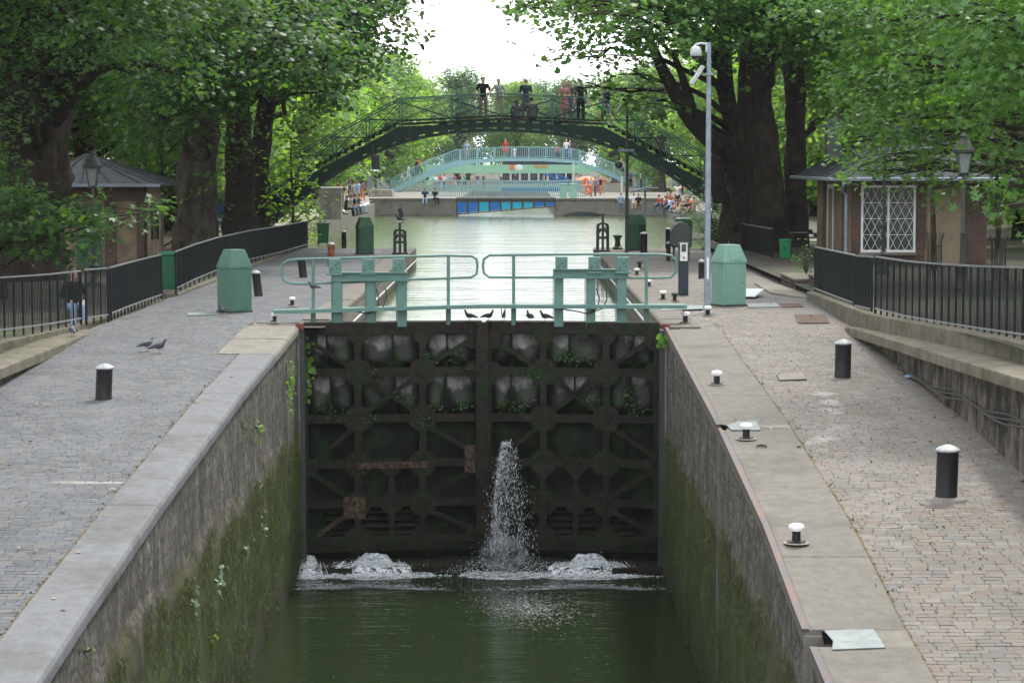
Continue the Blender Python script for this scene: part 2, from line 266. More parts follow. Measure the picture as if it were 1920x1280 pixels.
def pillowmat():
    m = mk('gate_plate_painted_skylight', (.27, .265, .265), (.07, .062, .055), 3, .5, .5, 9, c3=(.16, .09, .06), s3=2.2, lo3=.55, hi3=.68, stretch=(1.4, 1, .6))  # pale tone is painted skylight on the upper part of each plate
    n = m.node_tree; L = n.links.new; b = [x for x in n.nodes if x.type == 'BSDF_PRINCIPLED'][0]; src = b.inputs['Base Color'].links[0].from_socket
    at_ = add(n, 'ShaderNodeAttribute'); at_.attribute_name = 'mossy'  # low keeps the painted skylight, high gives dark plate with moss
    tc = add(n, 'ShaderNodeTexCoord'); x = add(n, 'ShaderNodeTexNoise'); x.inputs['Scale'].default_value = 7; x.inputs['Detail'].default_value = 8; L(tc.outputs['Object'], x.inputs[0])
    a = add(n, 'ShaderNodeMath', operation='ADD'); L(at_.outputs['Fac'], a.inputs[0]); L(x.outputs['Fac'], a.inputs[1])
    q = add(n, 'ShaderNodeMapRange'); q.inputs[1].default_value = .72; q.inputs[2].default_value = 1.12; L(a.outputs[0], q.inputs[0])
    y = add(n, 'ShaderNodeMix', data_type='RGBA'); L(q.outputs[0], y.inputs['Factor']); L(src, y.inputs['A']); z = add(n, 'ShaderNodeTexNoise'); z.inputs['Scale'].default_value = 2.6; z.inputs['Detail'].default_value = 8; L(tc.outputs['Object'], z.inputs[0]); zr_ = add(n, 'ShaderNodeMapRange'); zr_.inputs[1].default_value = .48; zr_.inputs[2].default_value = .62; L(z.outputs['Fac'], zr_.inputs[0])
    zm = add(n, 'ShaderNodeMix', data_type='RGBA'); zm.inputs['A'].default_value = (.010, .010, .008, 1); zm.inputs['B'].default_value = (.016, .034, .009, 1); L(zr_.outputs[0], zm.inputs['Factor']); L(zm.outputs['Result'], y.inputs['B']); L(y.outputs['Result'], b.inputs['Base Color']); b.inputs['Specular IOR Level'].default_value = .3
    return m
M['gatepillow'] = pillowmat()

# ------------------------------------------------------------------ mesh helpers
class MB:
    def __init__(s): s.v = []; s.f = []; s.rgb = None
    def add(s, vs, fs):
        k = len(s.v); s.v += [tuple(x) for x in vs]; s.f += [tuple(i+k for i in f) for f in fs]; return s
    def box(s, c, d, rz=0, taper=1, rx=0, ry=0):
        x, y, z = d[0]/2, d[1]/2, d[2]/2; t = taper
        vs = [(-x, -y, -z), (x, -y, -z), (x, y, -z), (-x, y, -z), (-x*t, -y*t, z), (x*t, -y*t, z), (x*t, y*t, z), (-x*t, y*t, z)]
        if rz or rx or ry:
            m = Matrix.Rotation(rz, 3, 'Z') @ Matrix.Rotation(ry, 3, 'Y') @ Matrix.Rotation(rx, 3, 'X'); vs = [m @ Vector(q) for q in vs]
        vs = [(q[0]+c[0], q[1]+c[1], q[2]+c[2]) for q in vs]
        return s.add(vs, [(0, 3, 2, 1), (4, 5, 6, 7), (0, 1, 5, 4), (1, 2, 6, 5), (2, 3, 7, 6), (3, 0, 4, 7)])
    def b2(s, x0, x1, y0, y1, z0, z1): return s.box(((x0+x1)/2, (y0+y1)/2, (z0+z1)/2), (x1-x0, y1-y0, z1-z0))
    def bar(s, a, b, w, h=None, up=(0, 0, 1)):
        """rectangular bar from a to b; w across, h along up"""
        a, b = Vector(a), Vector(b); h = h or w; d = (b-a); L = d.length
        if L < 1e-6: return s
        d.normalize(); u = Vector(up); u = (u-d*u.dot(d))
        if u.length < 1e-4: u = Vector((1, 0, 0)) - d*d.x
        u.normalize(); r = d.cross(u)
        vs = []
        for p in (a, b):
            for i, j in ((-1, -1), (1, -1), (1, 1), (-1, 1)): vs.append(p+r*(i*w/2)+u*(j*h/2))
        return s.add(vs, [(0, 1, 2, 3), (7, 6, 5, 4), (0, 4, 5, 1), (1, 5, 6, 2), (2, 6, 7, 3), (3, 7, 4, 0)])
    def tube(s, pts, rad, seg=8, amp=0, fr=1.5, seed=0, cap=True):
        pts = [Vector(p) for p in pts]; n = len(pts)
        if not hasattr(rad, '__len__'): rad = [rad]*n
        k = len(s.v); ref = None
        for i, p in enumerate(pts):
            d = (pts[min(i+1, n-1)]-pts[max(i-1, 0)]).normalized()
            if ref is None: ref = Vector((1, 0, 0)) if abs(d.x) < .9 else Vector((0, 1, 0))
            ref = (ref-d*ref.dot(d)).normalized(); r2 = d.cross(ref)
            for j in range(seg):
                a = 2*math.pi*j/seg; o = ref*math.cos(a)+r2*math.sin(a); rr = rad[i]
                if amp: rr *= 1+amp*(mnoise.fractal(Vector((p.x, p.y, p.z))*.6*fr+o*fr+Vector((seed, seed, 0)), 1, 2, 4))+amp*.35*mnoise.noise(Vector((p.x, p.y, p.z*2.2))+o*2.5)
                s.v.append(tuple(p+o*rr))
        for i in range(n-1):
            for j in range(seg):
                a = k+i*seg+j; b = k+i*seg+(j+1) % seg; s.f.append((a, b, b+seg, a+seg))
        if cap: s.f.append(tuple(k+j for j in range(seg-1, -1, -1))); s.f.append(tuple(k+(n-1)*seg+j for j in range(seg)))
        return s
    def lathe(s, prof, seg=20, c=(0, 0, 0), tilt=(0, 0)):
        k = len(s.v)
        for r, z in prof:
            for j in range(seg):
                a = 2*math.pi*j/seg; s.v.append((c[0]+r*math.cos(a)+tilt[0]*z, c[1]+r*math.sin(a)+tilt[1]*z, c[2]+z))
        for i in range(len(prof)-1):
            for j in range(seg):
                a = k+i*seg+j; b = k+i*seg+(j+1) % seg; s.f.append((a, b, b+seg, a+seg))
        s.f.append(tuple(k+j for j in range(seg-1, -1, -1))); s.f.append(tuple(k+(len(prof)-1)*seg+j for j in range(seg)))
        return s
    def prism(s, poly, a, b, axis='z'):
        n = len(poly); k = len(s.v)
        for h in (a, b):
            for p in poly:
                s.v.append((p[0], p[1], h) if axis == 'z' else ((p[0], h, p[1]) if axis == 'y' else (h, p[0], p[1])))
        s.f.append(tuple(k+i for i in range(n-1, -1, -1))); s.f.append(tuple(k+n+i for i in range(n)))
        for i in range(n): j = (i+1) % n; s.f.append((k+i, k+j, k+n+j, k+n+i))
        return s
    def sph(s, c, r, seg=10, sc=(1, 1, 1)):
        n = seg//2; k = len(s.v); s.v.append((c[0], c[1], c[2]-r*sc[2]))
        for i in range(1, n):
            t = -math.pi/2+math.pi*i/n
            for j in range(seg): a = 2*math.pi*j/seg; s.v.append((c[0]+r*sc[0]*math.cos(t)*math.cos(a), c[1]+r*sc[1]*math.cos(t)*math.sin(a), c[2]+r*sc[2]*math.sin(t)))
        s.v.append((c[0], c[1], c[2]+r*sc[2])); top = len(s.v)-1
        for j in range(seg):
            j2 = (j+1) % seg; s.f.append((k, k+1+j2, k+1+j)); s.f.append((top, top-seg+j, top-seg+j2))
            for i in range(n-2): a = k+1+i*seg; s.f.append((a+j, a+j2, a+seg+j2, a+seg+j))
        return s
    def cone2(s, p0, p1, r0, r1, seg=10):
        s.sph(p0, r0, seg); s.sph(p1, r1, seg); s.tube([p0, p1], [r0, r1], seg); return s
def mesh(name, mb, mat=None, smooth=False):
    me = bpy.data.meshes.new(name); me.from_pydata(mb.v, [], mb.f); me.update()
    bm = bmesh.new(); bm.from_mesh(me); bmesh.ops.recalc_face_normals(bm, faces=bm.faces); bm.to_mesh(me); bm.free()
    if mat: me.materials.append(M[mat] if isinstance(mat, str) else mat)
    if smooth:
        me.polygons.foreach_set('use_smooth', [True]*len(me.polygons)); me.set_sharp_from_angle(angle=R(40))
    return me
def obj(name, data, parent=None, world=True, bevel=0):
    o = bpy.data.objects.new(name, data); COL.objects.link(o)
    if parent:
        o.parent = parent
        if world: o.matrix_parent_inverse = parent.matrix_basis.inverted()
    if bevel:
        b = o.modifiers.new('bevel', 'BEVEL'); b.width = bevel; b.segments = 2; b.limit_method = 'ANGLE'; b.angle_limit = R(35)
    return o
def tag(o, label=None, cat=None, group=None, kind=None):
    if label: o['label'] = label
    if cat: o['category'] = cat
    if group: o['group'] = group
    if kind: o['kind'] = kind
    return o
def thing(name, label, cat, loc=(0, 0, 0), rz=0, group=None):
    o = bpy.data.objects.new(name, None); COL.objects.link(o); o.location = loc; o.rotation_euler = (0, 0, rz); o.empty_display_size = .3
    return tag(o, label, cat, group)
def part(name, mb, mat, parent, world=True, bevel=0, smooth=False, label=None):
    o = obj(name, mesh(name, mb, mat, smooth), parent, world, bevel)
    if label: o['label'] = label
    return o
def struct(name, mb, mat, label, smooth=False):
    return tag(obj(name, mesh(name, mb, mat, smooth)), label, name.replace('_', ' ').split(' ')[-1] if 0 else name.replace('_', ' '), kind='structure')
def single(name, mb, mat, label, cat, group=None, kind=None, smooth=False, bevel=0):
    return tag(obj(name, mesh(name, mb, mat, smooth), bevel=bevel), label, cat, group, kind)
def islands(mb):
    p = list(range(len(mb.v)))
    def f(i):
        while p[i] != i: p[i] = p[p[i]]; i = p[i]
        return i
    for q in mb.f:
        for i in q[1:]: p[f(i)] = f(q[0])
    G = {}
    for q in mb.f: G.setdefault(f(q[0]), []).append(q)
    out = []
    for fs in G.values():
        ids = sorted({i for q in fs for i in q}); mp = {a: b for b, a in enumerate(ids)}; m = MB(); m.v = [mb.v[i] for i in ids]; m.f = [tuple(mp[i] for i in q) for q in fs]; out.append(m)
    return out
def parts(name, mb, mat, parent, **k):
    for m in islands(mb): part(name, m, mat, parent, **k)
def dup(root, loc, rz=0, label=None, group=None, scale=None):
    def cp(o, par):
        c = o.copy(); COL.objects.link(c)
        if par: c.parent = par
        for ch in o.children: cp(ch, c)
        return c
    r = cp(root, None); r.location = loc; r.rotation_euler = (0, 0, rz)
    if scale: r.scale = (scale,)*3 if not hasattr(scale, '__len__') else scale
    if label: r['label'] = label
    if group: r['group'] = group
    return r

# ------------------------------------------------------------------ ground, quays, water
def strip(mb, x0, x1, ys, zf, dz=0, nx=1):
    """sheet between x0 and x1 following zf along y"""
    k = len(mb.v)
    for y in ys:
        for i in range(nx+1): mb.v.append((x0+(x1-x0)*i/nx, y, zf(y)+dz))
    for j in range(len(ys)-1):
        for i in range(nx): a = k+j*(nx+1)+i; mb.f.append((a, a+1, a+nx+2, a+nx+1))
    return mb
YN = [5, 22.2, 24.8, 29.85, 38.7, 48.8]
def tl(y): return -.1
def tr(y): return interp(y, [20, 36, 46.5, 58, 75], [.95, .7, .42, .22, .2])
g = MB()
# one ground sheet: left terrace, right terrace, banks of the basin, far ground out to the horizon
strip(g, -600, -9.0, [-60, 5, 96, 100], lambda y: -.06 if y < 99 else .25)
strip(g, -600, -11.3, [100, 181, 235, 1400], lambda y: interp(y, [100, 181], [.25, .5]))
strip(g, 7.55, 600, [-60, 20, 36, 46.5, 58, 75, 96, 110], tr)
strip(g, 12, 600, [110, 181, 235, 1400], lambda y: interp(y, [110, 181], [.2, .5]))
strip(g, -11.3, 12, [236, 300, 1400], lambda y: .5)
struct('ground', g, 'earth', 'earth terrace under the trees on both sides of the canal')
# basin banks walls
bk = MB()
bk.b2(-11.5, -11.1, 96, 181, -3, .3); bk.b2(11.8, 12.2, 96, 181, -3, .3)
single('bank_wall', bk, 'concrete', 'low grey stone wall along both edges of the wide basin', 'wall', kind='structure')
pv = MB(); strip(pv, -13.6, -11.3, [96, 181, 232], lambda y: interp(y, [96, 99.9, 100, 181, 232], [.30, .30, .30, .52, .52]))
strip(pv, 12, 16, [96, 181, 232], lambda y: interp(y, [100, 181, 232], [.23, .53, .53]))
struct('path', pv, 'gravel', 'pale towpath along both edges of the basin')

def setts(x0f, x1f, y0, y1, zf, seed, w=(.16, .28), h=(.118, .145)):
    r = random.Random(seed); V = []; F = []; y = y0
    while y < y1:
        hh = r.uniform(*h); x = x0f(y)+r.uniform(-.1, 0); X1 = x1f(y)
        while x < X1:
            ww = r.uniform(*w); a, b = max(x, x0f(y)), min(x+ww, X1)
            if b-a > .05:
                g_ = .0025; uu = .006*mnoise.noise(Vector((x*.9, y*.7, seed))); zz = [zf(y+q)+uu+r.uniform(-.004, .004)+.012 for q in (0, 0, hh, hh)]
                j = [r.uniform(-.002, .002) for _ in range(8)]; k = len(V); wv = .02*math.sin(x*1.7+y*.9)
                bb = [(a+g_+j[0], y+.012+j[1]*3+wv), (b-g_+j[2], y+.012+j[3]*3+wv), (b-g_+j[4], y+hh-.012+j[5]*3+wv), (a+g_+j[6], y+hh-.012+j[7]*3+wv)]
                cx = (a+b)/2; cy = y+hh/2+wv
                for q in range(4): V.append((bb[q][0], bb[q][1], zz[q]-.035))
                for q in range(4): V.append((bb[q][0], bb[q][1], zz[q]-.006))
                for q in range(4): V.append((bb[q][0]+(.011 if bb[q][0] < cx else -.011), bb[q][1]+(.016 if bb[q][1] < cy else -.016), zz[q]))
                for q in range(4):
                    q2 = (q+1) % 4; F.append((k+q, k+q2, k+4+q2, k+4+q)); F.append((k+4+q, k+4+q2, k+8+q2, k+8+q))
                F.append((k+8, k+9, k+10, k+11))
            x += ww
        y += hh
    m = MB(); m.v = V; m.f = F; return m
CWL, CWR = .68, 1.12    # coping widths
# left quay
q = MB(); strip(q, -9.05, CXL-.35, YN, zl, -.008, 2); strip(q, -9.05, -4.1, [48.8, 60, 94], lambda y: -.008)
struct('quay_bed_left', q, 'bed', 'sand joints under the left quay setts')
sL = setts(lambda y: -8.95, lambda y: (CXL-CWL if y < 44 else (CXL-CWL-.45 if y < 50 else -4.75)), 20, 93.6, zl, 3)
def cement(o, spots):
    n = len(o.data.vertices); co = np.empty(n*3); o.data.vertices.foreach_get('co', co); co = co.reshape(-1, 3); v = np.zeros(n)
    for (x, y, rx, ry, s_) in spots: v = np.maximum(v, s_*np.exp(-(((co[:, 0]-x)/rx)**2+((co[:, 1]-y)/ry)**2)))
    a = o.data.attributes.new('cement', 'FLOAT', 'POINT'); a.data.foreach_set('value', v)
def spots_(L, zf): return [(lambda p: (p.x, p.y, rx, ry, s_))(ongr(px, py, zf)) for px, py, rx, ry, s_ in L]
cement(struct('quay_left', sL, 'settL', 'grey stone setts paving the left quay'), spots_([(110, 905, .3, .12, .8), (150, 905, .35, .13, .9), (200, 906, .4, .12, .9), (110, 780, .3, .2, .3)], zl))
q = MB(); strip(q, CXR+.3, 7.6, [5, 12, 18, 22, 25.1, 28.8, 36, 48.5], zr, -.008, 2); strip(q, 3.15, 12, [48.5, 60, 94], lambda y: -.008)
struct('quay_bed_right', q, 'bed', 'sand joints under the right quay setts')
sR = setts(lambda y: CXR+(CWR if y < 48 else .75)+.01, lambda y: 7.2 if y < 58 else (7.5 if y < 62 else 8.2), 20, 93.6, zr, 5)
# leave room for cement patches: setts stay, patches lie above them
cement(struct('quay_right', sR, 'settR', 'warm pink and tan stone setts paving the right quay'), spots_([(1520, 722, .3, .35, .8), (1545, 740, .3, .6, .8), (1560, 770, .28, .7, .75), (1570, 800, .25, .7, .6), (1540, 822, .4, .35, .75), (1480, 832, .5, .15, .9), (1440, 836, .4, .14, 1.0), (1500, 830, .5, .18, 1.0), (1556, 755, .25, .5, .95), (1820, 690, .5, .8, .35), (1700, 960, .6, .6, .3), (1650, 1020, .8, .7, .25)], zr))

def coping(xa, xb, segs, zf, top=.035, over=.03, sd=1):
    """coping stones: rounded front edge towards xa"""
    m = MB(); s_ = 1 if xb > xa else -1; r = random.Random(sd)
    for y0, y1 in segs:
        ys = np.linspace(y0+.006, y1-.006, max(2, int((y1-y0)/1.2)+1)); k = len(m.v); dz = r.uniform(-.006, .006)
        prof = [(xb, -.2), (xb, top), (xa+s_*.09, top), (xa+s_*.03, top-.02), (xa+s_*.004, top-.06), (xa, top-.10), (xa, -.14), (xa+s_*.1, -.14)]
        for y in ys:
            for x, z in prof: m.v.append((x, y, zf(y)+z+dz))
        n = len(prof)
        for i in range(len(ys)-1):
            for j in range(n): a = k+i*n+j; b = k+i*n+(j+1) % n; m.f.append((a, b, b+n, a+n))
        m.f.append(tuple(k+j for j in range(n))); m.f.append(tuple(k+(len(ys)-1)*n+j for j in range(n-1, -1, -1)))
    return m
m = coping(CXL, CXL-CWL, [(8, 16.5), (16.5, 21), (21, 24.7), (24.7, 29.5), (29.5, 34.5), (34.5, 38.5), (38.5, 44)], zl)
struct('coping_left', m, 'copingL', 'pale grey coping slabs along the left edge of the lock')
struct('coping_left_end', coping(CXL, CXL-CWL-.45, [(44, 46.4), (46.4, 48.8)], zl), 'concrete', 'wider brown coping stones beside the lock gate')
m = coping(CXR, CXR+CWR, [(8, 15), (15, 19.6), (19.6, 24.25), (24.9, 27.6), (27.6, 31.2), (31.2, 35.5), (35.8, 38.8), (38.8, 41.9), (41.9, 45.2), (45.2, 48)], zr)
struct('coping_right', m, 'coping', 'pale concrete coping slabs along the right edge of the lock')
struct('slot_infill', coping(CXR+.40, CXR+CWR, [(24.25, 24.9), (35.5, 35.8)], zr), 'concrete', 'concrete infill around the slots of the right coping')
e = MB()
for y0, y1 in ((8, 24.25), (24.9, 35.5), (35.8, 48.4)):
    ys = np.linspace(y0, y1, 14)
    e = MB()
    for a, b in zip(ys[:-1], ys[1:]): e.bar((CXR+.02, a, zr(a)+.025), (CXR+.02, b, zr(b)+.025), .08, .035)
    tag(obj('edge_rail', mesh('edge_rail', e, M.setdefault('edge_steel',  mk('edge_steel', (.055, .058, .07), (.11, .06, .045), 1.2, .55, .2, spec=.3)))), {8: 'nearest piece of rusty steel edging at the bottom right of the lock', 24.9: 'middle piece of rusty steel edging along the right lock wall', 35.8: 'far piece of dark steel edging along the right lock wall up to the gate'}[y0], 'edge strip')
dj = MB(); rj = random.Random(8)
for x_, zf, ya, yb in ((CXL-CWL-.015, zl, 20, 44), (CXR+CWR+.015, zr, 20, 48)):
    ys = np.arange(ya, yb, .25)
    for a, b in zip(ys[:-1], ys[1:]): dj.bar((x_+rj.uniform(-.01, .01), a, zf(a)+.008), (x_+rj.uniform(-.01, .01), b, zf(b)+.008), rj.uniform(.03, .07), .012)
single('joint_dirt', dj, mk('joint_dirt', (.13, .08, .04), (.07, .065, .03), 9, .95, .4), 'orange brown dirt and leaf litter in the joint beside the coping', 'dirt', kind='stuff')
# lock side walls, real displacement in the mesh
def lockwall(x, sgn, ys, zf, seed, zbot=-6.2, nz=46):
    m = MB(); k = 0; H = len(ys)
    for y in ys:
        zt = zf(y)-.12
        for j in range(nz+1):
            z = zt+(zbot-zt)*j/nz; d = .035*mnoise.fractal(Vector((y*1.3, z*1.6, seed)), 1, 2, 5)
            d += .05*(1 if z < -2.15+.3*mnoise.noise(Vector((y*.8, 0, seed))) else 0)*(1+mnoise.fractal(Vector((y*3, z*1.1, seed+9)), 1, 2, 4))*.8
            gy = 0
            m.v.append((x-sgn*(d-.03), y, z))
    for i in range(H-1):
        for j in range(nz): a = i*(nz+1)+j; m.f.append((a, a+1, a+nz+2, a+nz+1))
    return m
WY = list(np.linspace(10, 49.2, 240))
single('lock_wall', lockwall(CXL-.01, -1, WY, zl, 1.5), 'wallL', 'mossy stone wall on the left side of the lock chamber', 'wall', kind='structure', smooth=True)
WYa = list(np.linspace(10, 24.3, 90)); WYb = list(np.linspace(24.85, 35.52, 66)); WYc = list(np.linspace(35.78, 49.2, 84))
for i, ww in enumerate((WYa, WYb, WYc)):
    single('lock_wall', lockwall(CXR+.01, 1, ww, zr, 7.5), 'wallR', ['stained wall of the lock chamber at the near right corner', 'mossy wall on the right of the lock chamber between its two slots', 'mossy right wall of the lock chamber next to the gate'][i], 'wall', kind='structure', smooth=True)
sg = MB()
for y0, y1 in ((24.3, 24.85), (35.52, 35.78)):
    z = zr(y0)-.1; sg.b2(CXR+.34, CXR+.44, y0-.2, y1+.2, -6.4, z+.1); sg.b2(CXR+.0, CXR+.34, y0-.05, y0, -6.4, z+.12); sg.b2(CXR+.0, CXR+.34, y1, y1+.05, -6.4, z+.12)
single('stop_log_slot', sg, 'concrete', 'vertical steel lined slots cut in the right lock wall', 'slot', kind='structure')
# far end returns of the walls and upper chamber
m = MB(); m.b2(CXL-1.5, CXL, 48.82, 49.25, -6.2, -.02); m.b2(CXR, CXR+1.5, 48.42, 49.1, -6.2, -.02)
m.b2(-4.55, -4.1, 50.9, 94, -6, -.16); m.b2(3.15, 3.6, 50.9, 94, -6, -.16); m.b2(-6, CXL-.35, 49.25, 50.9, -6.2, -.06); m.b2(CXR+.35, 5, 49.1, 50.9, -6.2, -.06)
m.b2(-11.4, -4.1, 93.7, 94, -4, -.16); m.b2(3.15, 12, 93.7, 94, -4, -.16)
single('chamber_wall', m, 'concrete', 'concrete walls of the upper lock chamber behind the gate', 'wall', kind='structure', bevel=.02)
m = coping(-4.1, -4.75, [(50.9, 58), (58, 66), (66, 75), (75, 84), (84, 94)], lambda y: 0.); struct('coping_upper_left', m, 'coping', 'coping of the upper chamber on the left')
m = coping(3.15, 3.9, [(48.5, 50.9), (50.9, 58), (58, 66), (66, 75), (75, 84), (84, 94)], lambda y: 0.); struct('coping_upper_right', m, 'coping', 'coping of the upper chamber on the right')
pp = MB(); pp.tube([(-4.03, 51, -.42), (-4.03, 92, -.42)], .025, 6); pp.tube([(3.09, 51, -.3), (3.09, 92, -.3)], .03, 6); 
for q_ in islands(pp): single('service_pipe', q_, 'greylight', 'thin pale pipe fixed along the %s wall of the upper chamber' % ('left' if q_.v[0][0] < 0 else 'right'), 'pipe')
# terrace walls with overhanging ledges
def terrace(side, xw, ys, zq, ztop, over):
    w_, l_ = MB(), MB()
    for a, b in zip(ys[:-1], ys[1:]):
        for mb, xs, t, bt in ((w_, (xw, xw+side*.5), lambda y: ztop(y)-.2, lambda y: zq(y)-.3), (l_, (xw-side*over, xw+side*.55), ztop, lambda y: ztop(y)-.2)):
            k = len(mb.v); x0, x1 = xs
            mb.v += [(x0, a, bt(a)), (x1, a, bt(a)), (x1, a, t(a)), (x0, a, t(a)), (x0, b-.004, bt(b)), (x1, b-.004, bt(b)), (x1, b-.004, t(b)), (x0, b-.004, t(b))]
            mb.f += [(k, k+1, k+2, k+3), (k+7, k+6, k+5, k+4), (k, k+4, k+5, k+1), (k+1, k+5, k+6, k+2), (k+2, k+6, k+7, k+3), (k+3, k+7, k+4, k)]
    return w_, l_
t = thing('retaining_wall', 'stained stone retaining wall with overhanging ledge on the right', 'wall', (7.2, 40, 0)); t['kind'] = 'structure'
lz = lambda y: interp(y, [20, 31, 46.5, 48], [.86, .57, .14, .07])
a, b = terrace(1, 7.15, [14, 18, 22, 25, 28, 31, 34, 37.5, 41, 44, 46.5, 48], zr, lz, .26)
part('wall_face', a, 'wallT', t); part('ledge', b, 'ledge', t, bevel=.025)
cu = MB()
for a, b in ((14, 24), (24, 36), (36, 41), (41, 46.5), (46.5, 52), (52, 58.2)):
    zc = lambda y: tr(y)+.02; x = lambda y: interp(y, [36, 46.5, 58], [7.97, 7.35, 7.6])-.1
    k = len(cu.v)
    for y in (a, b-.005):
        cu.v += [(x(y)-.13, y, -.3), (x(y)+.35, y, -.3), (x(y)+.35, y, zc(y)), (x(y)-.13, y, zc(y))]
    cu.f += [(k, k+1, k+2, k+3), (k+7, k+6, k+5, k+4), (k, k+4, k+5, k+1), (k+1, k+5, k+6, k+2), (k+2, k+6, k+7, k+3), (k+3, k+7, k+4, k)]
part('kerb', cu, 'ledge', t, bevel=.02)
t = thing('retaining_wall', 'low stone retaining wall with pale ledge below the left railing', 'wall', (-9, 40, 0)); t['kind'] = 'structure'
a, b = terrace(-1, -9.0, [20, 26, 32, 36, 40, 43.5, 46, 48.6], lambda y: zl(y)-.1, lambda y: -.02, .15)
part('wall_face', a, 'wallT', t); part('ledge', b, 'ledge', t, bevel=.025)
kb = MB(); kb.bar((-9.95, 43, .0), (-9.3, 48.8, .0), .3, .2); kb.bar((-9.3, 48.8, .0), (-9.05, 57.8, .0), .3, .16); kb.bar((-9.02, 60, .02), (-8.92, 96, .02), .35, .14)
part('kerb', kb, 'ledge', t, bevel=.02)
# water
m = MB(); m.add([(CXL-.5, 5, WLOW), (CXR+.5, 5, WLOW), (CXR+.5, 50.5, WLOW), (CXL-.5, 50.5, WLOW)], [(0, 1, 2, 3)]); struct('lock_water', m, 'waterlow', 'dark green water at the bottom of the lock')
m = MB(); m.add([(-4.6, 49.8, WUP), (3.6, 49.8, WUP), (3.6, 94, WUP), (-4.6, 94, WUP), (-11.4, 94, WUP), (12, 94, WUP), (12, 181.5, WUP), (-11.4, 181.5, WUP), (-4.9, 181.5, WUP), (3.1, 181.5, WUP), (3.1, 236, WUP), (-4.9, 236, WUP)], [(0, 1, 2, 3), (4, 5, 6, 7), (8, 9, 10, 11)])
struct('basin_water', m, 'waterup', 'bright water of the upper chamber and basin reflecting sky and trees')

# ------------------------------------------------------------------ lock gate
GY = 49.5
def gp(px, py): v = at(px, py, GY); return v.x, v.z
XM = at(904, 600, GY).x
def warpY(x): return .55*(1-min(1, abs(x-XM)/3.9))
def warp(mb): mb.v = [(x, y+warpY(x), z) for x, y, z in mb.v]; return mb
def crop(cx, cy): return (560+cx/2.56, 580+cy/2.56)   # coordinates read off an enlarged view
def gbar(mb, a, b, w, h=.16, Y=GY-.12):
    (x0, z0), (x1, z1) = gp(*crop(*a)), gp(*crop(*b)); mb.bar((x0, Y, z0), (x1, Y, z1), w, h, up=(0, 1, 0))
def gusset(mb, c, r, Y=GY-.215):
    x, z = gp(*crop(*c)); mb.prism([(x-r, z-r*.55), (x-r*.55, z-r), (x+r*.55, z-r), (x+r, z-r*.55), (x+r, z+r*.55), (x+r*.55, z+r), (x-r*.55, z+r), (x-r, z+r*.55)], Y-.012, Y, 'y')
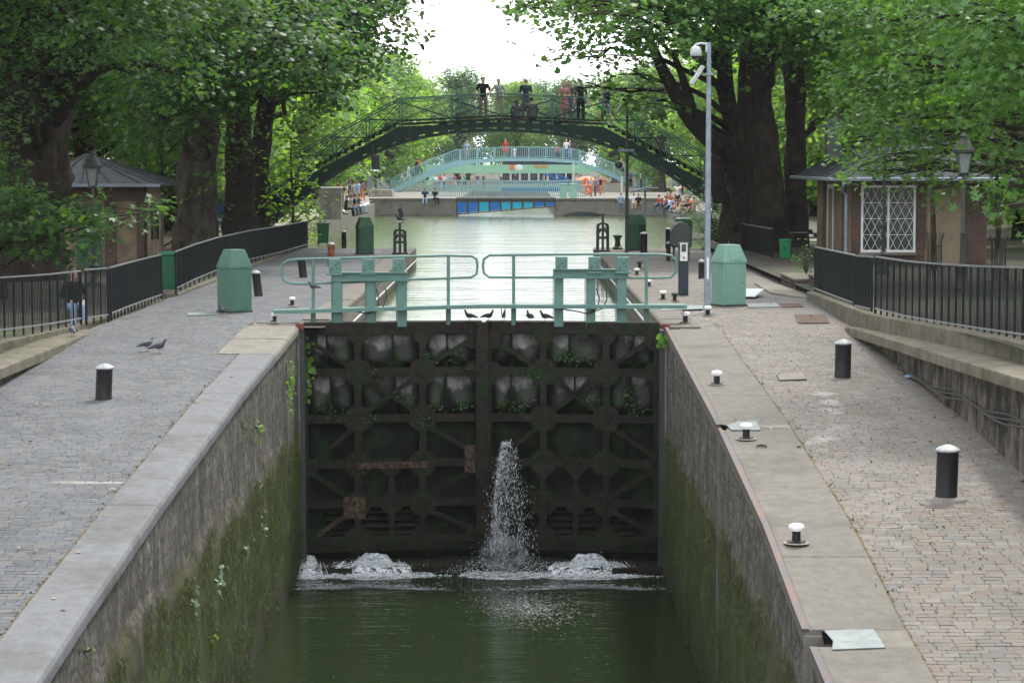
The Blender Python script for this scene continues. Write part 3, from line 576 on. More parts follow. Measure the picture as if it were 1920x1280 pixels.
def leafgate(side):
    lab = 'left leaf of the mossy steel lock gate with green railing and rounded left end' if side < 0 else 'right leaf of the mossy steel lock gate with green railing and rounded right end'
    t = thing('lock_gate', lab, 'lock gate', (gp(587 if side < 0 else 1225, 612)[0], GY, -5.1), group='leaves of the lock gate')
    if side < 0: xs = [30, 285, 595, 868]; half = 445
    else: xs = [905, 1175, 1475, 1722]; half = 1330
    rows = [100, 300, 525, 740, 930, 1105]
    m = MB(); x0, zt = gp(*crop(xs[0]-8, 85)); x1, zb = gp(*crop(xs[3]+8, 1120))
    nx = 12; k = 0
    for i in range(nx): m.b2(x0+(x1-x0)*i/nx, x0+(x1-x0)*(i+1)/nx, GY+.12, GY+.17, zb-.4, zt-.05)
    part('skin_plate', warp(m), 'gateplate', t)
    m = MB(); gbar(m, (xs[0]-8, 92), (xs[3]+8, 92), .26, .5, GY+.05); part('top_beam', warp(m), 'gatesteel', t, bevel=.01)
    for cy in rows[1:]:
        m = MB(); gbar(m, (xs[0], cy), (xs[3], cy), .035, .34, GY-.02); gbar(m, (xs[0], cy), (xs[3], cy), .17, .02, GY-.2); part('cross_beam', warp(m), 'gatesteel', t)
    m = MB(); gbar(m, (xs[0], 1130), (xs[3], 1130), .3, .3, GY+.0); part('bottom_beam', warp(m), 'gatesteel', t, bevel=.01)
    for i, cx in enumerate(xs):
        ww = .15 if i in (1, 2) else .20
        m = MB(); gbar(m, (cx, 95), (cx, 1110), .035, .32, GY-.02); gbar(m, (cx, 95), (cx, 1110), ww, .022, GY-.213); part('upright', warp(m), 'gatesteel', t)
    m = MB(); gbar(m, (half, 745), (half, 1110), .03, .3, GY-.02); gbar(m, (half, 745), (half, 1110), .13, .02, GY-.21); part('upright', warp(m), 'gatesteel', t)
    A, B, C, D = xs
    br = [((A+25, 150), (B-15, 290)), ((D-30, 140), (C+20, 275)), ((B+15, 315), (C-15, 510)), ((C-15, 315), (B+15, 510)), ((B-10, 560), (A+35, 735)), ((C+20, 560), (D-20, 700)), ((A+20, 770), (B-20, 915)), ((D-30, 775), (C+20, 900)), ((B-20, 960), (A+40, 1095)), ((C+25, 965), (D-40, 1060))]
    if side > 0: br += [((B, 240), (B+130, 400)), ((C, 240), (C-130, 400))]
    for a, b in br:
        m = MB(); gbar(m, a, b, .10, .02, GY-.19); gbar(m, a, b, .025, .1, GY-.13); part('brace', warp(m), 'gaterust' if rnd.random() < .04 else 'gatesteel', t)
    m = MB()
    for cy in rows[1:]:
        for cx in (B, C): gusset(m, (cx, cy), .27)
    for cx in (B, C): gusset(m, (cx, 118), .20)
    gusset(m, (half, 755), .2); gusset(m, (half, 930), .22)
    for cy in (150, 300, 755, 1080): gusset(m, (D-18, cy), .2); gusset(m, (A+20, cy), .2)
    parts('gusset_plate', warp(m), 'gatesteel', t)
    rv = MB()
    for cy in rows[1:]:
        for cx in (B, C):
            x, z = gp(*crop(cx, cy))
            for q in range(12): a = q*math.pi/6; rv.sph((x+.2*math.cos(a), GY-.23, z+.2*math.sin(a)), .016, 6)
    part('rivets', warp(rv), 'gaterust', t)
    rs = MB()
    if side < 0:
        x, z = gp(*crop(272, 940)); rs.b2(x-.25, x+.22, GY-.245, GY-.232, z-.28, z+.2); x, z = gp(*crop(455, 748)); rs.b2(x-.8, x+.78, GY-.235, GY-.222, z-.07, z+.07); x, z = gp(*crop(822, 725)); rs.b2(x-.12, x+.12, GY-.245, GY-.232, z-.3, z+.3)
    else:
        x, z = gp(*crop(940, 560)); rs.b2(x-.2, x-.12, GY-.245, GY-.232, z-.4, z+.3)
    parts('rust_patch', warp(rs), 'gaterust', t)
    # bulged plates; their pale tops are skylight painted into the colour
    for r_ in (0, 1, 2):
        for ci in range(3):
            cxa, cxb = xs[ci], xs[ci+1]; 
            (xa, za), (xb, zb_) = gp(*crop(cxa, rows[r_]+12)), gp(*crop(cxb, rows[r_+1]-6)); n2 = 2; cut = rnd.uniform(.38, .62)
            for hcell in range(n2):
                u0 = xa+(xb-xa)*(0 if hcell == 0 else cut)+.02; u1 = xa+(xb-xa)*(cut if hcell == 0 else 1)-.02; m = MB(); N = 14; att = []; sh_ = rnd.choice([rnd.uniform(-.16, 0), rnd.uniform(0, .3)]); uc = .75 if hcell == 0 else .25
                for j in range(N+1):
                    for i in range(N+1):
                        u, v = i/N, j/N
                        dep = .30*(math.sin(math.pi*u)**.7)*(v**1.3)*(1-v**6) if r_ < 2 else .1*math.sin(math.pi*u)*math.sin(math.pi*v)
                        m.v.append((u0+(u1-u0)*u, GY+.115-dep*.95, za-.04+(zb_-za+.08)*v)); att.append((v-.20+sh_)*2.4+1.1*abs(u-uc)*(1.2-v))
                for j in range(N):
                    for i in range(N): a = j*(N+1)+i; m.f.append((a, a+1, a+N+2, a+N+1))
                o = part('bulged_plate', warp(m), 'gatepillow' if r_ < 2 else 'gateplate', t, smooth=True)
                at2 = o.data.attributes.new('mossy', 'FLOAT', 'POINT')  # low at the painted skylit top, high on the dark mossy rest
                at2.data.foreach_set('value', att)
    # louvred sluices low down
    for ci in ((0, 1) if side < 0 else (1, 2)):
        m = MB(); (xa, za), (xb, zb_) = gp(*crop(xs[ci]+(100 if (side < 0 and ci == 0) else 8), 950)), gp(*crop(xs[ci+1]-(100 if (side > 0 and ci == 2) else 8), 1090))
        for q_ in range(4): z = za+(zb_-za)*(q_+.5)/4; m.box(((xa+xb)/2, GY-.02, z), (xb-xa, .2, .05), rx=R(35))
        part('sluice_louvre', warp(m), 'gatesteel', t)
    # railing
    def G(px, py, Y=GY): v = at(px, py, Y); return (v.x, Y+warpY(v.x)*.6, v.z)
    def rail(pts, r=.028): m = MB(); m.tube(pts, r, 8); return m
    if side < 0:
        L = [(895, 500), (893, 487), (884, 481), (840, 480), (700, 483), (560, 486), (541, 488), (531, 494), (528, 505), (528, 516), (533, 526), (544, 531), (565, 532), (655, 530), (760, 525), (840, 523), (884, 521), (893, 515), (895, 500)]
        posts = [(587, 486, 612), (840, 480, 610)]; ib = [632, 695, 753]; bx = [628, 690, 747]; beam = (622, 764, 512, 525); wk = (515, 904, 582, 573)
    else:
        L = [(905, 500), (907, 487), (917, 480), (963, 479), (1100, 477), (1240, 477), (1258, 479), (1267, 488), (1268, 500), (1266, 512), (1258, 520), (1240, 521), (1150, 521), (1050, 521), (963, 521), (917, 521), (907, 514), (905, 500)]
        posts = [(963, 479, 611), (1212, 478, 608)]; ib = [1048, 1108, 1166]; bx = [1053, 1115, 1168]; beam = (1037, 1178, 506, 520); wk = (904, 1286, 573, 572)
    part('handrail', rail([G(*p) for p in L]), 'mint', t, smooth=True)
    for p in posts:
        m = MB(); m.tube([G(p[0], p[1]), G(p[0], p[2])], .035, 8); m.tube([G(p[0], p[2]-35), G(p[0], p[2])], .055, 8); part('rail_post', m, 'mint', t, smooth=True)
    for p in ib:
        x, y, z1 = G(p, 515); _, _, z0 = G(p, 613); m = MB(); m.b2(x-.10, x+.10, y-.10, y-.085, z0, z1); m.b2(x-.10, x+.10, y+.085, y+.10, z0, z1); m.b2(x-.01, x+.01, y-.085, y+.085, z0, z1); m.b2(x-.13, x-.115, y-.05, y+.1, z0, z1)
        part('rack_column', m, 'mint', t)
    for i, p in enumerate(bx):
        x, y, z = G(p, 498 if side < 0 else 495); m = MB(); m.box((x, y-.02, z), (.26, .26, .30)); m.box((x, y-.02, z-.18), (.34, .32, .05)); o = part('rack_box', m, 'mint', t, bevel=.008)
        bt = MB()
        for a, c in ((-.06, -.05), (.06, -.05), (.02, .02), (-.07, -.1), (.08, .07)): bt.tube([(x+a, y-.17, z+c), (x+a, y-.145, z+c)], .016, 6)
        bo = part('bolt', bt, 'iron', o)
    x0, y0, z1 = G(beam[0], beam[2]); x1, y1, z0 = G(beam[1], beam[3]); m = MB(); y0 -= .1; yy = (y0+y1-.1)/2
    m.b2(x0, x1, yy-.02, yy+.02, z0, z1); m.b2(x0, x1, yy-.1, yy+.1, z1, z1+.02); m.b2(x0, x1, yy-.1, yy+.1, z0-.02, z0); part('rack_beam', m, 'mint', t)
    for p in ((648, 885 - 265) if side < 0 else (1060, 1135)):
        pass
    a, b = G(wk[0], wk[2]), G(wk[1], wk[3]); m = MB(); m.bar((a[0], a[1]-.05, a[2]), (b[0], b[1]-.05, b[2]), .5, .035); m.bar((a[0], a[1]-.3, a[2]-.02), (b[0], b[1]-.3, b[2]-.02), .03, .08); part('walkway', m, 'mint', t)
    cb = MB(); c0 = ib[1]
    for s0 in (0, 1):
        P = [G(c0+10+18*s0, 540), G(c0+16+14*s0, 560), G(c0+12+10*s0, 578), G(c0-6, 588), G(c0-30, 583), G(c0-62, 578)]
        cb.tube([(x, y-.15, z) for x, y, z in P], .014, 6)
    part('cable', cb, 'cable', t, smooth=True)
leafgate(-1); leafgate(1)
# heel posts / gate sill
m = MB(); x, z = gp(567, 605); m.b2(CXL-.08, CXL+.10, 48.84, 49.2, -6, z-.1); x, z = gp(1236, 605); m.b2(CXR-.10, CXR+.08, 48.60, 49.1, -6, z-.1)
for i_, q_ in enumerate(islands(m)): single('heel_post', q_, 'greydark', 'dark steel corner post where the lock gate meets the %s wall' % ('left' if q_.v[0][0] < 0 else 'right'), 'post', bevel=.01)
m = MB(); m.b2(CXL-.07, CXL+.09, 48.7, 48.84, zl(48.8)-.05, zl(48.8)+.08); m.b2(CXR-.07, CXR+.09, 48.4, 48.55, -.02, .1)
for q_ in islands(m): single('corner_marker', q_, 'redpaint', 'small red painted block at the %s corner of the lock gate' % ('left' if q_.v[0][0] < 0 else 'right'), 'marker')
m = MB()
for i in range(14):
    x0 = CXL+(CXR-CXL)*i/14; x1 = CXL+(CXR-CXL)*(i+1)/14; d = warpY((x0+x1)/2)
    m.b2(x0, x1+.01*(i % 2), 48.7+d-.35+rnd.uniform(-.02, .02), 50.4, -6.2, -5.14+rnd.uniform(-.01, .01))
m.b2(XM-.5, XM+.5, 50.35, 50.42, -6, -.1); 
single('gate_sill', m, 'gatesteel', 'dark wet concrete sill at the foot of the lock gate', 'sill', kind='structure', bevel=.03)

m = MB(); m.b2(-5.2, 3.4, 235.6, 236.2, -2, .5); single('end_wall', m, 'concrete', 'stone wall ending the water behind the blue bridge', 'wall', kind='structure')
m = MB(); m.b2(XM-.13, XM+.13, 49.72, 50.1, -5.4, gp(904, 612)[1]+.06); single('mitre_post', m, 'gatesteel', 'dark post where the two gate leaves meet in the middle', 'post', bevel=.01)
# foam, jets
def foamlump(pxc, w_, seed):
    """turbulent outflow: a low rounded swell at the louvres, then ragged strands running down over the sill"""
    m = MB(); x, z = gp(pxc, 1000); N = 22; Mv = 12; r = random.Random(seed); Y0 = 49.2+warpY(x)
    for j in range(Mv+1):
        v = j/Mv
        for i in range(N+1):
            u = i/N*2-1; X = x+u*(w_*.55+.42*w_*v**.8)+.03*mnoise.noise(Vector((v*5, u*3, seed))); Y = Y0+.12-.72*v
            Z = -5.0-.13*v**.6+.035*mnoise.fractal(Vector((X*7, Y*7, seed)), 1, 2, 4)*(1.2-v)-.12*abs(u)**6
            m.v.append((X, Y, Z))
    for j in range(Mv):
        for i in range(N): a = j*(N+1)+i; m.f.append((a, a+1, a+N+2, a+N+1))
    for q in range(int(90*w_)+20):
        u = r.gauss(0, .5); u = max(-1.1, min(1.1, u)); X = x+u*w_*1.1; Xe = X+u*w_*.3+r.gauss(0, .04); rr = r.uniform(.002, .008)
        m.tube([(X, Y0-.45, -5.08+r.uniform(-.03, .04)), ((X+Xe)/2, Y0-.72, -5.12+r.uniform(-.02, .02)), (Xe, Y0-.9-r.random()*.1, WLOW+.01)], [rr, rr*1.3, rr*1.8], 5)
    for q in range(int(260*w_)):
        u = r.gauss(0, .7); s_ = r.uniform(.004, .014); m.sph((x+u*w_*1.2, Y0-.3-r.random()*.7, -5.12+abs(r.gauss(0, .16))*max(.1, 1-abs(u))), s_, 5)
    for q in range(int(420*w_)):
        u = r.gauss(0, .8); s_ = r.uniform(.006, .026); m.sph((x+u*w_*2.0, Y0-.95-abs(r.gauss(0, .1)), WLOW+.005), s_, 6, (1.6, 1, .5))
    return m
for px, w_, lab in ((702, .62, 'white water gushing from the sluice low in the left gate leaf'), (1105, .62, 'white water gushing from the sluice low in the right gate leaf'), (580, .3, 'small burst of white water in the left corner of the gate')):
    single('foam', foamlump(px, w_, px*.1), 'foamlump', lab, 'foam', kind='stuff', smooth=True)
# floating foam streaks and spray as many small flecks on and above the water
dm = MB(); r = random.Random(12)
x0, z0 = gp(943, 822)
for i in range(2300):
    u = r.random()**.8; side = r.gauss(0, 1)
    if r.random() < .5:   # parabola jet
        vx = r.choice([r.gauss(-.19, .05), r.gauss(-.15, .06), r.gauss(.24, .05)]); tt = r.random()**.75
    else: vx = r.gauss(.05, .17); tt = r.random()**.42
    x = x0+.08+vx*1.55*tt+r.gauss(0, .02+.05*tt); z = z0+.22*math.sin(min(1, tt*3.3)*math.pi*.5)-.2-2.45*tt*tt+r.gauss(0, .03)
    y = 49.35+warpY(x)-.2-.9*tt+r.gauss(0, .05+.1*tt); s_ = r.uniform(.002, .0055)*(1.9 if r.random() < .08 else 1)
    if z < WLOW: continue
    k = len(dm.v); L_ = s_*r.uniform(1.5, 6)*(.5+tt)
    dm.v += [(x-s_, y, z), (x+s_, y, z), (x, y-s_, z), (x, y+s_, z), (x, y, z+L_), (x, y, z-L_)]
    for a, b in ((0, 2), (2, 1), (1, 3), (3, 0)): dm.f += [(k+a, k+b, k+4), (k+b, k+a, k+5)]
for i in range(1500):   # splash where it lands
    a = r.gauss(0, .62); x = x0+.10+a; z = WLOW+.05+abs(r.gauss(0, .35))*math.exp(-a*a*1.2); y = 48.4+r.gauss(0, .3); s_ = r.uniform(.004, .011)
    k = len(dm.v); dm.v += [(x-s_, y, z), (x+s_, y, z), (x, y-s_, z), (x, y+s_, z), (x, y, z+s_), (x, y, z-s_)]
    for a, b in ((0, 2), (2, 1), (1, 3), (3, 0)): dm.f += [(k+a, k+b, k+4), (k+b, k+a, k+5)]
dmo = single('water_jet', dm, 'drop', 'white spray leaking from the gate and falling in an arc', 'water jet', kind='stuff')
sm_ = MB()
for (vx, wd, thk) in ((-.20, .04, .10), (-.17, .09, .14), (-.06, .13, .16)):
    P_ = []; R_ = []
    for q in range(16):
        tt = q/15; P_.append((x0+.08+vx*1.6*tt, 49.3+warpY(x0)-.2-.8*tt, z0+.20*math.sin(min(1, tt*3.3)*math.pi*.5)-.2-2.35*tt*tt)); R_.append(.02+wd*tt*1.05)
    sm_.tube(P_, R_, 14, .3, 3, 3)
part('water_sheet', sm_, 'spray', dmo, smooth=True)
mv = bpy.data.materials.new('mist_air'); n = nodes(mv); ou = add(n, 'ShaderNodeOutputMaterial'); pv2 = add(n, 'ShaderNodeVolumePrincipled'); pv2.inputs['Color'].default_value = (.9, .95, 1, 1)
tcm = add(n, 'ShaderNodeTexCoord'); nm_ = add(n, 'ShaderNodeTexNoise'); nm_.inputs['Scale'].default_value = 4; nm_.inputs['Detail'].default_value = 4; n.links.new(tcm.outputs['Object'], nm_.inputs[0])
mm_ = add(n, 'ShaderNodeMapRange'); mm_.inputs[1].default_value = .42; mm_.inputs[2].default_value = .7; mm_.inputs[4].default_value = 1.1; n.links.new(nm_.outputs['Fac'], mm_.inputs[0]); n.links.new(mm_.outputs[0], pv2.inputs['Density']); n.links.new(pv2.outputs[0], ou.inputs['Volume'])
mi_ = MB(); mi_.sph((0, 0, 0), 1, 20, (.55, .38, .42)); mi_.v = [(x0+.02+x*(1-.3*z), 48.75+y, WLOW+.43+z) for x, y, z in mi_.v]
tag(obj('mist', mesh('mist', mi_, mv)), 'faint cloud of spray where the leaking water lands', 'mist', kind='stuff')
lc = MB()
for pxc, wd in ((702, 1.25), (1100, 1.25), (950, .9), (590, .45)):
    X = gp(pxc, 1045)[0]; n_ = 20
    for yb, ye, dz in ((48.75, 47.6, .012),):
        k = len(lc.v)
        for j in range(9):
            for i in range(n_+1):
                u = i/n_*2-1; v = j/8; lc.v.append((X+u*wd*(1+.15*v), yb+.25*(1-u*u)+(ye-yb)*v*(1-.6*u*u), WLOW+.014+.02*mnoise.noise(Vector((X*3+u*6, v*4, 2)))+dz*0))
        for j in range(8):
            for i in range(n_): a = k+j*(n_+1)+i; lc.f.append((a, a+1, a+n_+2, a+n_+1))
for pxc, wd in ((702, .85), (1100, .85), (585, .3)):
    X = gp(pxc, 1045)[0]; Ys = 48.66+warpY(X)-.35+.02
    k = len(lc.v); n_ = 24
    prof_ = [(.55, -5.118), (.3, -5.112), (.05, -5.105), (0, -5.12), (-.04, -5.18), (-.07, -5.24), (-.12, WLOW+.02), (-.4, WLOW+.018)]
    for dy, z in prof_:
        for i in range(n_+1):
            u = i/n_*2-1; lc.v.append((X+u*wd*(1.0-.4*max(0, dy)), Ys+dy+.04*mnoise.noise(Vector((u*5, dy*3, X))), z+.012*mnoise.noise(Vector((u*9, dy*9, X)))))
    for j in range(len(prof_)-1):
        for i in range(n_): a = k+j*(n_+1)+i; lc.f.append((a, a+1, a+n_+2, a+n_+1))
single('foam_lace', lc, 'foamlace', 'lacy white foam drifting at the foot of the gate', 'foam', kind='stuff', smooth=True)
fm = MB()
def fleck(x, y, a, b, th=0):
    k = len(fm.v); n = 7; ph = r.random()*6
    for j in range(n): t_ = 2*math.pi*j/n; q_ = 1+.45*math.sin(3*t_+ph); fm.v.append((x+a*q_*math.cos(t_), y+b*q_*math.sin(t_), WLOW+.006))
    fm.f.append(tuple(k+j for j in range(n)))
for pxc, sp, n_, y0_ in ((702, 1.0, 900, 47.2), (1095, 1.0, 900, 47.2), (600, .4, 120, 47.5)):
    X = gp(pxc, 1045)[0]
    for i in range(n_):
        a = r.gauss(0, sp*.75); fleck(X+a, y0_-.12*abs(a)+abs(r.gauss(0, .22))-.3, r.uniform(.01, .07), r.uniform(.006, .025))
for i in range(1500):
    X, Y_ = at(990, 1090, 46).x, 0; a, b_ = r.gauss(0, .45), r.gauss(0, .9); fleck(X+a+.25*b_*-.5, 44.9+b_, r.uniform(.004, .028), r.uniform(.003, .012))
for i in range(600): fleck(r.uniform(CXL+.4, CXR-.3), 22+26*r.random()**.8, r.uniform(.003, .014), r.uniform(.003, .008))
single('foam_flecks', fm, 'foam', 'white foam streaks and bubbles floating below the gate', 'foam', kind='stuff')

# ------------------------------------------------------------------ quay furniture
def bollard_big(r_=.135, h=.74, lean=(0, 0), body='blackpaint', cap='dome', foot=True):
    t = thing('bollard', 'x', 'bollard')
    m = MB(); m.lathe([(r_*1.02, -.15), (r_*1.02, .05), (r_, .06), (r_, h-.03), (r_*1.03, h-.02), (r_*1.03, h)], 28, tilt=lean); part('post', m, body, t, smooth=True)
    if cap: m = MB(); m.lathe([(r_*1.12, h-.012), (r_*1.14, h+.01), (r_*.95, h+.035), (r_*.6, h+.06), (r_*.25, h+.075), (.005, h+.08)], 28, tilt=lean); part('cap', m, cap, t, smooth=True)
    return t
def setthing(t, p, label, group=None, rz=0, sc=None):
    t.location = p; t['label'] = label; t.rotation_euler = (0, 0, rz)
    if group: t['group'] = group
    if sc: t.scale = (sc, sc, sc)
    return t
GB = 'black bollards on the quays'
b = bollard_big(.135, .53, (.05, 0)); setthing(b, ongr(194, 749, zl), 'large black bollard with domed grey cap alone on the left quay near the pigeons', GB)
b = bollard_big(.145, .66, (.02, 0)); setthing(b, ongr(1774, 938, zr)+Vector((0, 0, .02)), 'nearest black bollard with domed grey cap and cement footing on the right quay', GB)
m = MB(); m.lathe([(.30, -.02), (.27, .035), (.2, .05), (.15, .055)], 26, c=tuple(ongr(1774, 938, zr))); single('cement_footing', m, 'cementpatch', 'round cement footing under the nearest bollard', 'footing', smooth=True)
b = bollard_big(.145, .60, (.01, 0)); setthing(b, ongr(1580, 708, zr)+Vector((0, 0, .02)), 'black bollard with pale flat cap in the middle of the right quay', GB)
for px, py, hh, rr, ln, bd, cp, lab in ((485, 556, .60, .11, (-.12, 0), 'blackpaint', 'dome', 'leaning black bollard with white cap right behind the green cabinet'), (569, 521, .55, .12, (-.12, 0), 'blackpaint', None, 'leaning black bollard without a cap left of the gate railing'), (621, 499, .72, .12, (0, 0), 'rustbollard', 'dome', 'rusty orange and black bollard with pale cap on the upper left quay'), (645, 463, .6, .10, (0, 0), 'blackpaint', 'dome', 'thin black bollard with white cap near the far end of the left quay'),
    (1207, 474, .72, .14, (0, 0), 'blackpaint', 'dome', 'black bollard in front of the dark green cabinet on the right quay'), (1315, 523, .5, .09, (0, 0), 'blackpaint', 'dome', 'short black bollard just left of the tall camera pole'), (1252, 461, .68, .10, (0, 0), 'blackpaint', 'dome', 'black bollard with white top left of the domed bin'), (1253, 490, .62, .08, (0, 0), 'blackpaint', 'dome', 'slim black bollard below the domed bin')):
    b = bollard_big(rr, hh, ln, bd, cp); setthing(b, ongr(px, py, lambda y: 0)+Vector((0, 0, .02)), lab, GB)
def mooring(top='white', s_=1):
    t = thing('mooring_post', 'x', 'mooring post')
    m = MB(); m.lathe([(.12, 0), (.12, .02), (.11, .03), (.055, .04), (.052, .14), (.065, .155)], 20); part('post', m, 'blackpaint', t, smooth=True)
    m = MB(); m.lathe([(.05, .15), (.085, .16), (.10, .185), (.10, .21), (.085, .235), (.05, .248), (.005, .25)], 20); part('knob', m, top, t, smooth=True)
    m = MB(); m.lathe([(.16, .004), (.155, .012), (.12, .014)], 20); part('base_ring', m, 'ringcement', t)
    return t
GM = 'small mooring posts along the lock edge'
mw = mooring('white'); setthing(mw, ongr(1493, 1024, zr)+Vector((0, 0, .04)), 'nearest small mooring post with white mushroom top on the right coping', GM)
for px, py, lab, s_ in ((1399, 828, 'second nearest white topped mooring post beside the broken edge plate', 1), (1344, 725, 'white topped mooring post third from the front on the right coping', 1), (1285, 609, 'white topped mooring post at the right corner of the lock gate', 1), (515, 607, 'white topped mooring post at the left corner of the lock gate', .8), (1243, 565, 'white topped mooring post behind the right end of the gate railing', .95), (548, 576, 'small white topped mooring post left of the gate railing', .85), (1217, 540, 'faint white topped mooring post between railing and upper chamber', .8), (1194, 518, 'farthest white topped mooring post by the upper chamber', .85)):
    dup(mw, ongr(px, py, zr if px > 900 else zl)+Vector((0, 0, .04)), rnd.random(), lab, GM, s_)
mb_ = mooring('iron'); setthing(mb_, ongr(1265, 567, zr)+Vector((0, 0, .03)), 'all black mooring post beside a white topped one at the gate', GM, sc=.9)
dup(mb_, ongr(1199, 505, zr)+Vector((0, 0, .03)), 0, 'all black mooring post beside the upper chamber', GM, 1.0)
mw2 = dup(mw, ongr(1327, 594, zr)+Vector((0, 0, .03)), 0, 'white topped mooring post directly at the foot of the tall camera pole', GM, .9)

def cabinet(w_, h, mat, rz, label, p, hatch=False, group='green cabinets on the quays', name='service_cabinet'):
    t = thing(name, label, 'cabinet', p, rz, group); h1 = h*.70
    def ring(sx, sy, z, c=.22): x, y = w_/2*sx, w_/2*sy; k = c*w_; return [(-x+k, -y, z), (x-k, -y, z), (x, -y+k, z), (x, y-k, z), (x-k, y, z), (-x+k, y, z), (-x, y-k, z), (-x, -y+k, z)]
    def loft(rs):
        m = MB(); n = 8
        for r_ in rs: m.v += r_
        for i in range(len(rs)-1):
            for j in range(n): a = i*n+j; b = i*n+(j+1) % n; m.f.append((a, b, b+n, a+n))
        m.f.append(tuple(range(n-1, -1, -1))); m.f.append(tuple(len(m.v)-n+j for j in range(n))); return m
    part('body', loft([ring(.97, .97, 0, .04), ring(.97, .97, h1, .04)]), mat, t, world=False, bevel=.008)
    part('tapered_top', loft([ring(1.02, 1.02, h1+.002, .04), ring(1.02, 1.02, h1+.05, .04), ring(.62, .62, h, .04)]), mat, t, world=False, bevel=.008)
    m = MB(); m.box((0, 0, .02), (w_*1.0, w_*1.0, .05)); part('plinth', m, 'iron', t, world=False)
    m = MB()
    for zz_ in (.75,): m.tube([(-w_*.38, -w_*.5, h1*zz_-.05), (-w_*.38, -w_*.5, h1*zz_+.05)], .012, 6)
    part('hinge', m, mat, t, world=False)
    m = MB(); m.box((0, -w_*.487, h1*.5), (w_*.8, .012, h1*.9)); d = part('door', m, mat, t, world=False, bevel=.004)
    m = MB(); m.sph((w_*.28, -w_*.50, h1*.55), .018, 8); part('keyhole', m, 'iron', d, world=False)
    if hatch:
        a = math.atan((h-h1-.05)/(w_*.20)); m = MB(); m.box((.02, -w_*.445, h1+.19), (w_*.5, .02, .24), rx=-(math.pi/2-a)); hd = part('hatch', m, mat, t, world=False, bevel=.006)
        m = MB(); m.tube([(.0, -.02, h), (-.03, -.02, h+.04), (0, -.02, h+.07), (.03, -.02, h+.04), (0, -.02, h)], .008, 6); part('lifting_ring', m, 'galv', t, world=False)
    return t
cabinet(.62, 1.47, 'cabgreen', R(38), 'tall green cabinet with tapered top on the left quay beside the gate', onz(440, 586, 0)+Vector((0, 0, .01)))
cabinet(.66, 1.50, 'mint2', R(24), 'mint green cabinet with sloping hatch and lifting ring beside the camera pole', onz(1366, 574, 0)+Vector((0, 0, .01)), True)
cabinet(.62, 1.42, 'cabdark', R(15), 'dark green cabinet standing at the far end of the left quay', onz(684, 477, 0)+Vector((0, 0, .01)))
cabinet(.62, 1.45, 'cabdark', R(-35), 'dark green cabinet beside the thin lamp post on the upper right quay', onz(1192, 470, 0)+Vector((0, 0, .01)))
# rack windlasses
def windlass(p, label, h=1.35, opened=False):
    t = thing('sluice_windlass', label, 'windlass', p, 0, 'cast iron windlasses at the head of the upper chamber')
    m = MB(); m.box((0, 0, .04), (.6, .5, .08)); part('base', m, 'iron', t, world=False)
    for s_ in (-1, 1):
        m = MB(); m.bar((s_*.2, 0, .08), (s_*.19, 0, h*.72), .07, .12); m.bar((s_*.19, 0, h*.5), (s_*.05, 0, h*.62), .05, .1); part('frame', m, 'iron', t, world=False)
    m = MB(); m.tube([(-.22, 0, h*.72), (0, 0, h*.78), (.22, 0, h*.72)], .05, 8); m.bar((-.2, 0, h*.38), (.2, 0, h*.38), .05, .1); part('crossbar', m, 'iron', t, world=False)
    m = MB(); m.bar((0, -.03, .05), (0, -.03, h), .06, .09)
    for k in range(16): m.box((.04, -.03, .15+k*.07), (.03, .07, .03))
    part('rack', m, 'iron', t, world=False)
    m = MB(); m.lathe([(.05, 0), (.13, .01), (.13, .05), (.05, .06)], 16, c=(0, -.1, h*.56)); part('gear', m, 'iron', t, world=False)
    m = MB(); m.tube([(0, -.1, h*.56), (0, -.25, h*.6), (.12, -.27, h*.68)], .018, 6); m.tube([(0, 0, h), (.08, 0, h+.03), (.12, 0, h-.03)], .02, 6); part('crank', m, 'iron', t, world=False)
    m = MB(); m.box((-.02, 0, h+.02), (.14, .14, .06)); part('cap', m, 'greylight' if opened else 'iron', t, world=False)
    return t
windlass(onz(750, 478, 0)+Vector((0, 0, .02)), 'dark cast iron windlass with pale cap and perched bird on the left quay', 1.22, True)
windlass(onz(1130, 473, 0)+Vector((0, 0, .02)), 'ornate open cast iron windlass with rack at the right of the upper chamber', 1.45)
t = thing('capstan', 'short waisted black capstan beside the open windlass', 'capstan', onz(1158, 468, 0)+Vector((0, 0, .02))); m = MB(); m.lathe([(.22, 0), (.22, .05), (.13, .12), (.10, .3), (.13, .45), (.2, .52), (.2, .56), (.05, .6)], 18); part('drum', m, 'iron', t, world=False, smooth=True)
# wheelie bins
def bin_(p, rz, mat, label, s_=1):
    t = thing('wheeled_bin', label, 'bin', p, rz, 'green wheeled bins'); w_ = .55
    m = MB(); m.box((0, 0, .53), (.44, .46, .86), taper=1.2); part('body', m, mat, t, world=False, bevel=.03)
    m = MB(); m.box((0, 0, .985), (.60, .62, .05)); m.box((0, -.02, 1.025), (.54, .54, .05), taper=.85); part('lid', m, mat, t, world=False, bevel=.015)
    m = MB(); m.tube([(-.25, .33, .95), (.25, .33, .95)], .018, 8); part('handle', m, mat, t, world=False)
    for q_ in (-1, 1): m = MB(); m.tube([(q_*.24, .2, .11), (q_*.19, .2, .11)], .11, 14); part('wheel', m, 'greydark', t, world=False)
    m = MB(); m.box((0, -.262, .62), (.22, .006, .12)); part('emblem', m, 'cabdark', t, world=False)
    t.scale = (s_,)*3; return t
bin_(onz(606, 459, .0), .2, 'binGreen', 'dark green bin at the far end of the left railing', .9)
bin_(onz(319, 549, .0), .1, 'binGreen', 'green bin standing in the gap between the left railings', 1.06)
bin_(at(1472, 492, 80), -.15, 'binGreen2', 'bright green bin with emblem beside the big tree trunks on the right', .78)
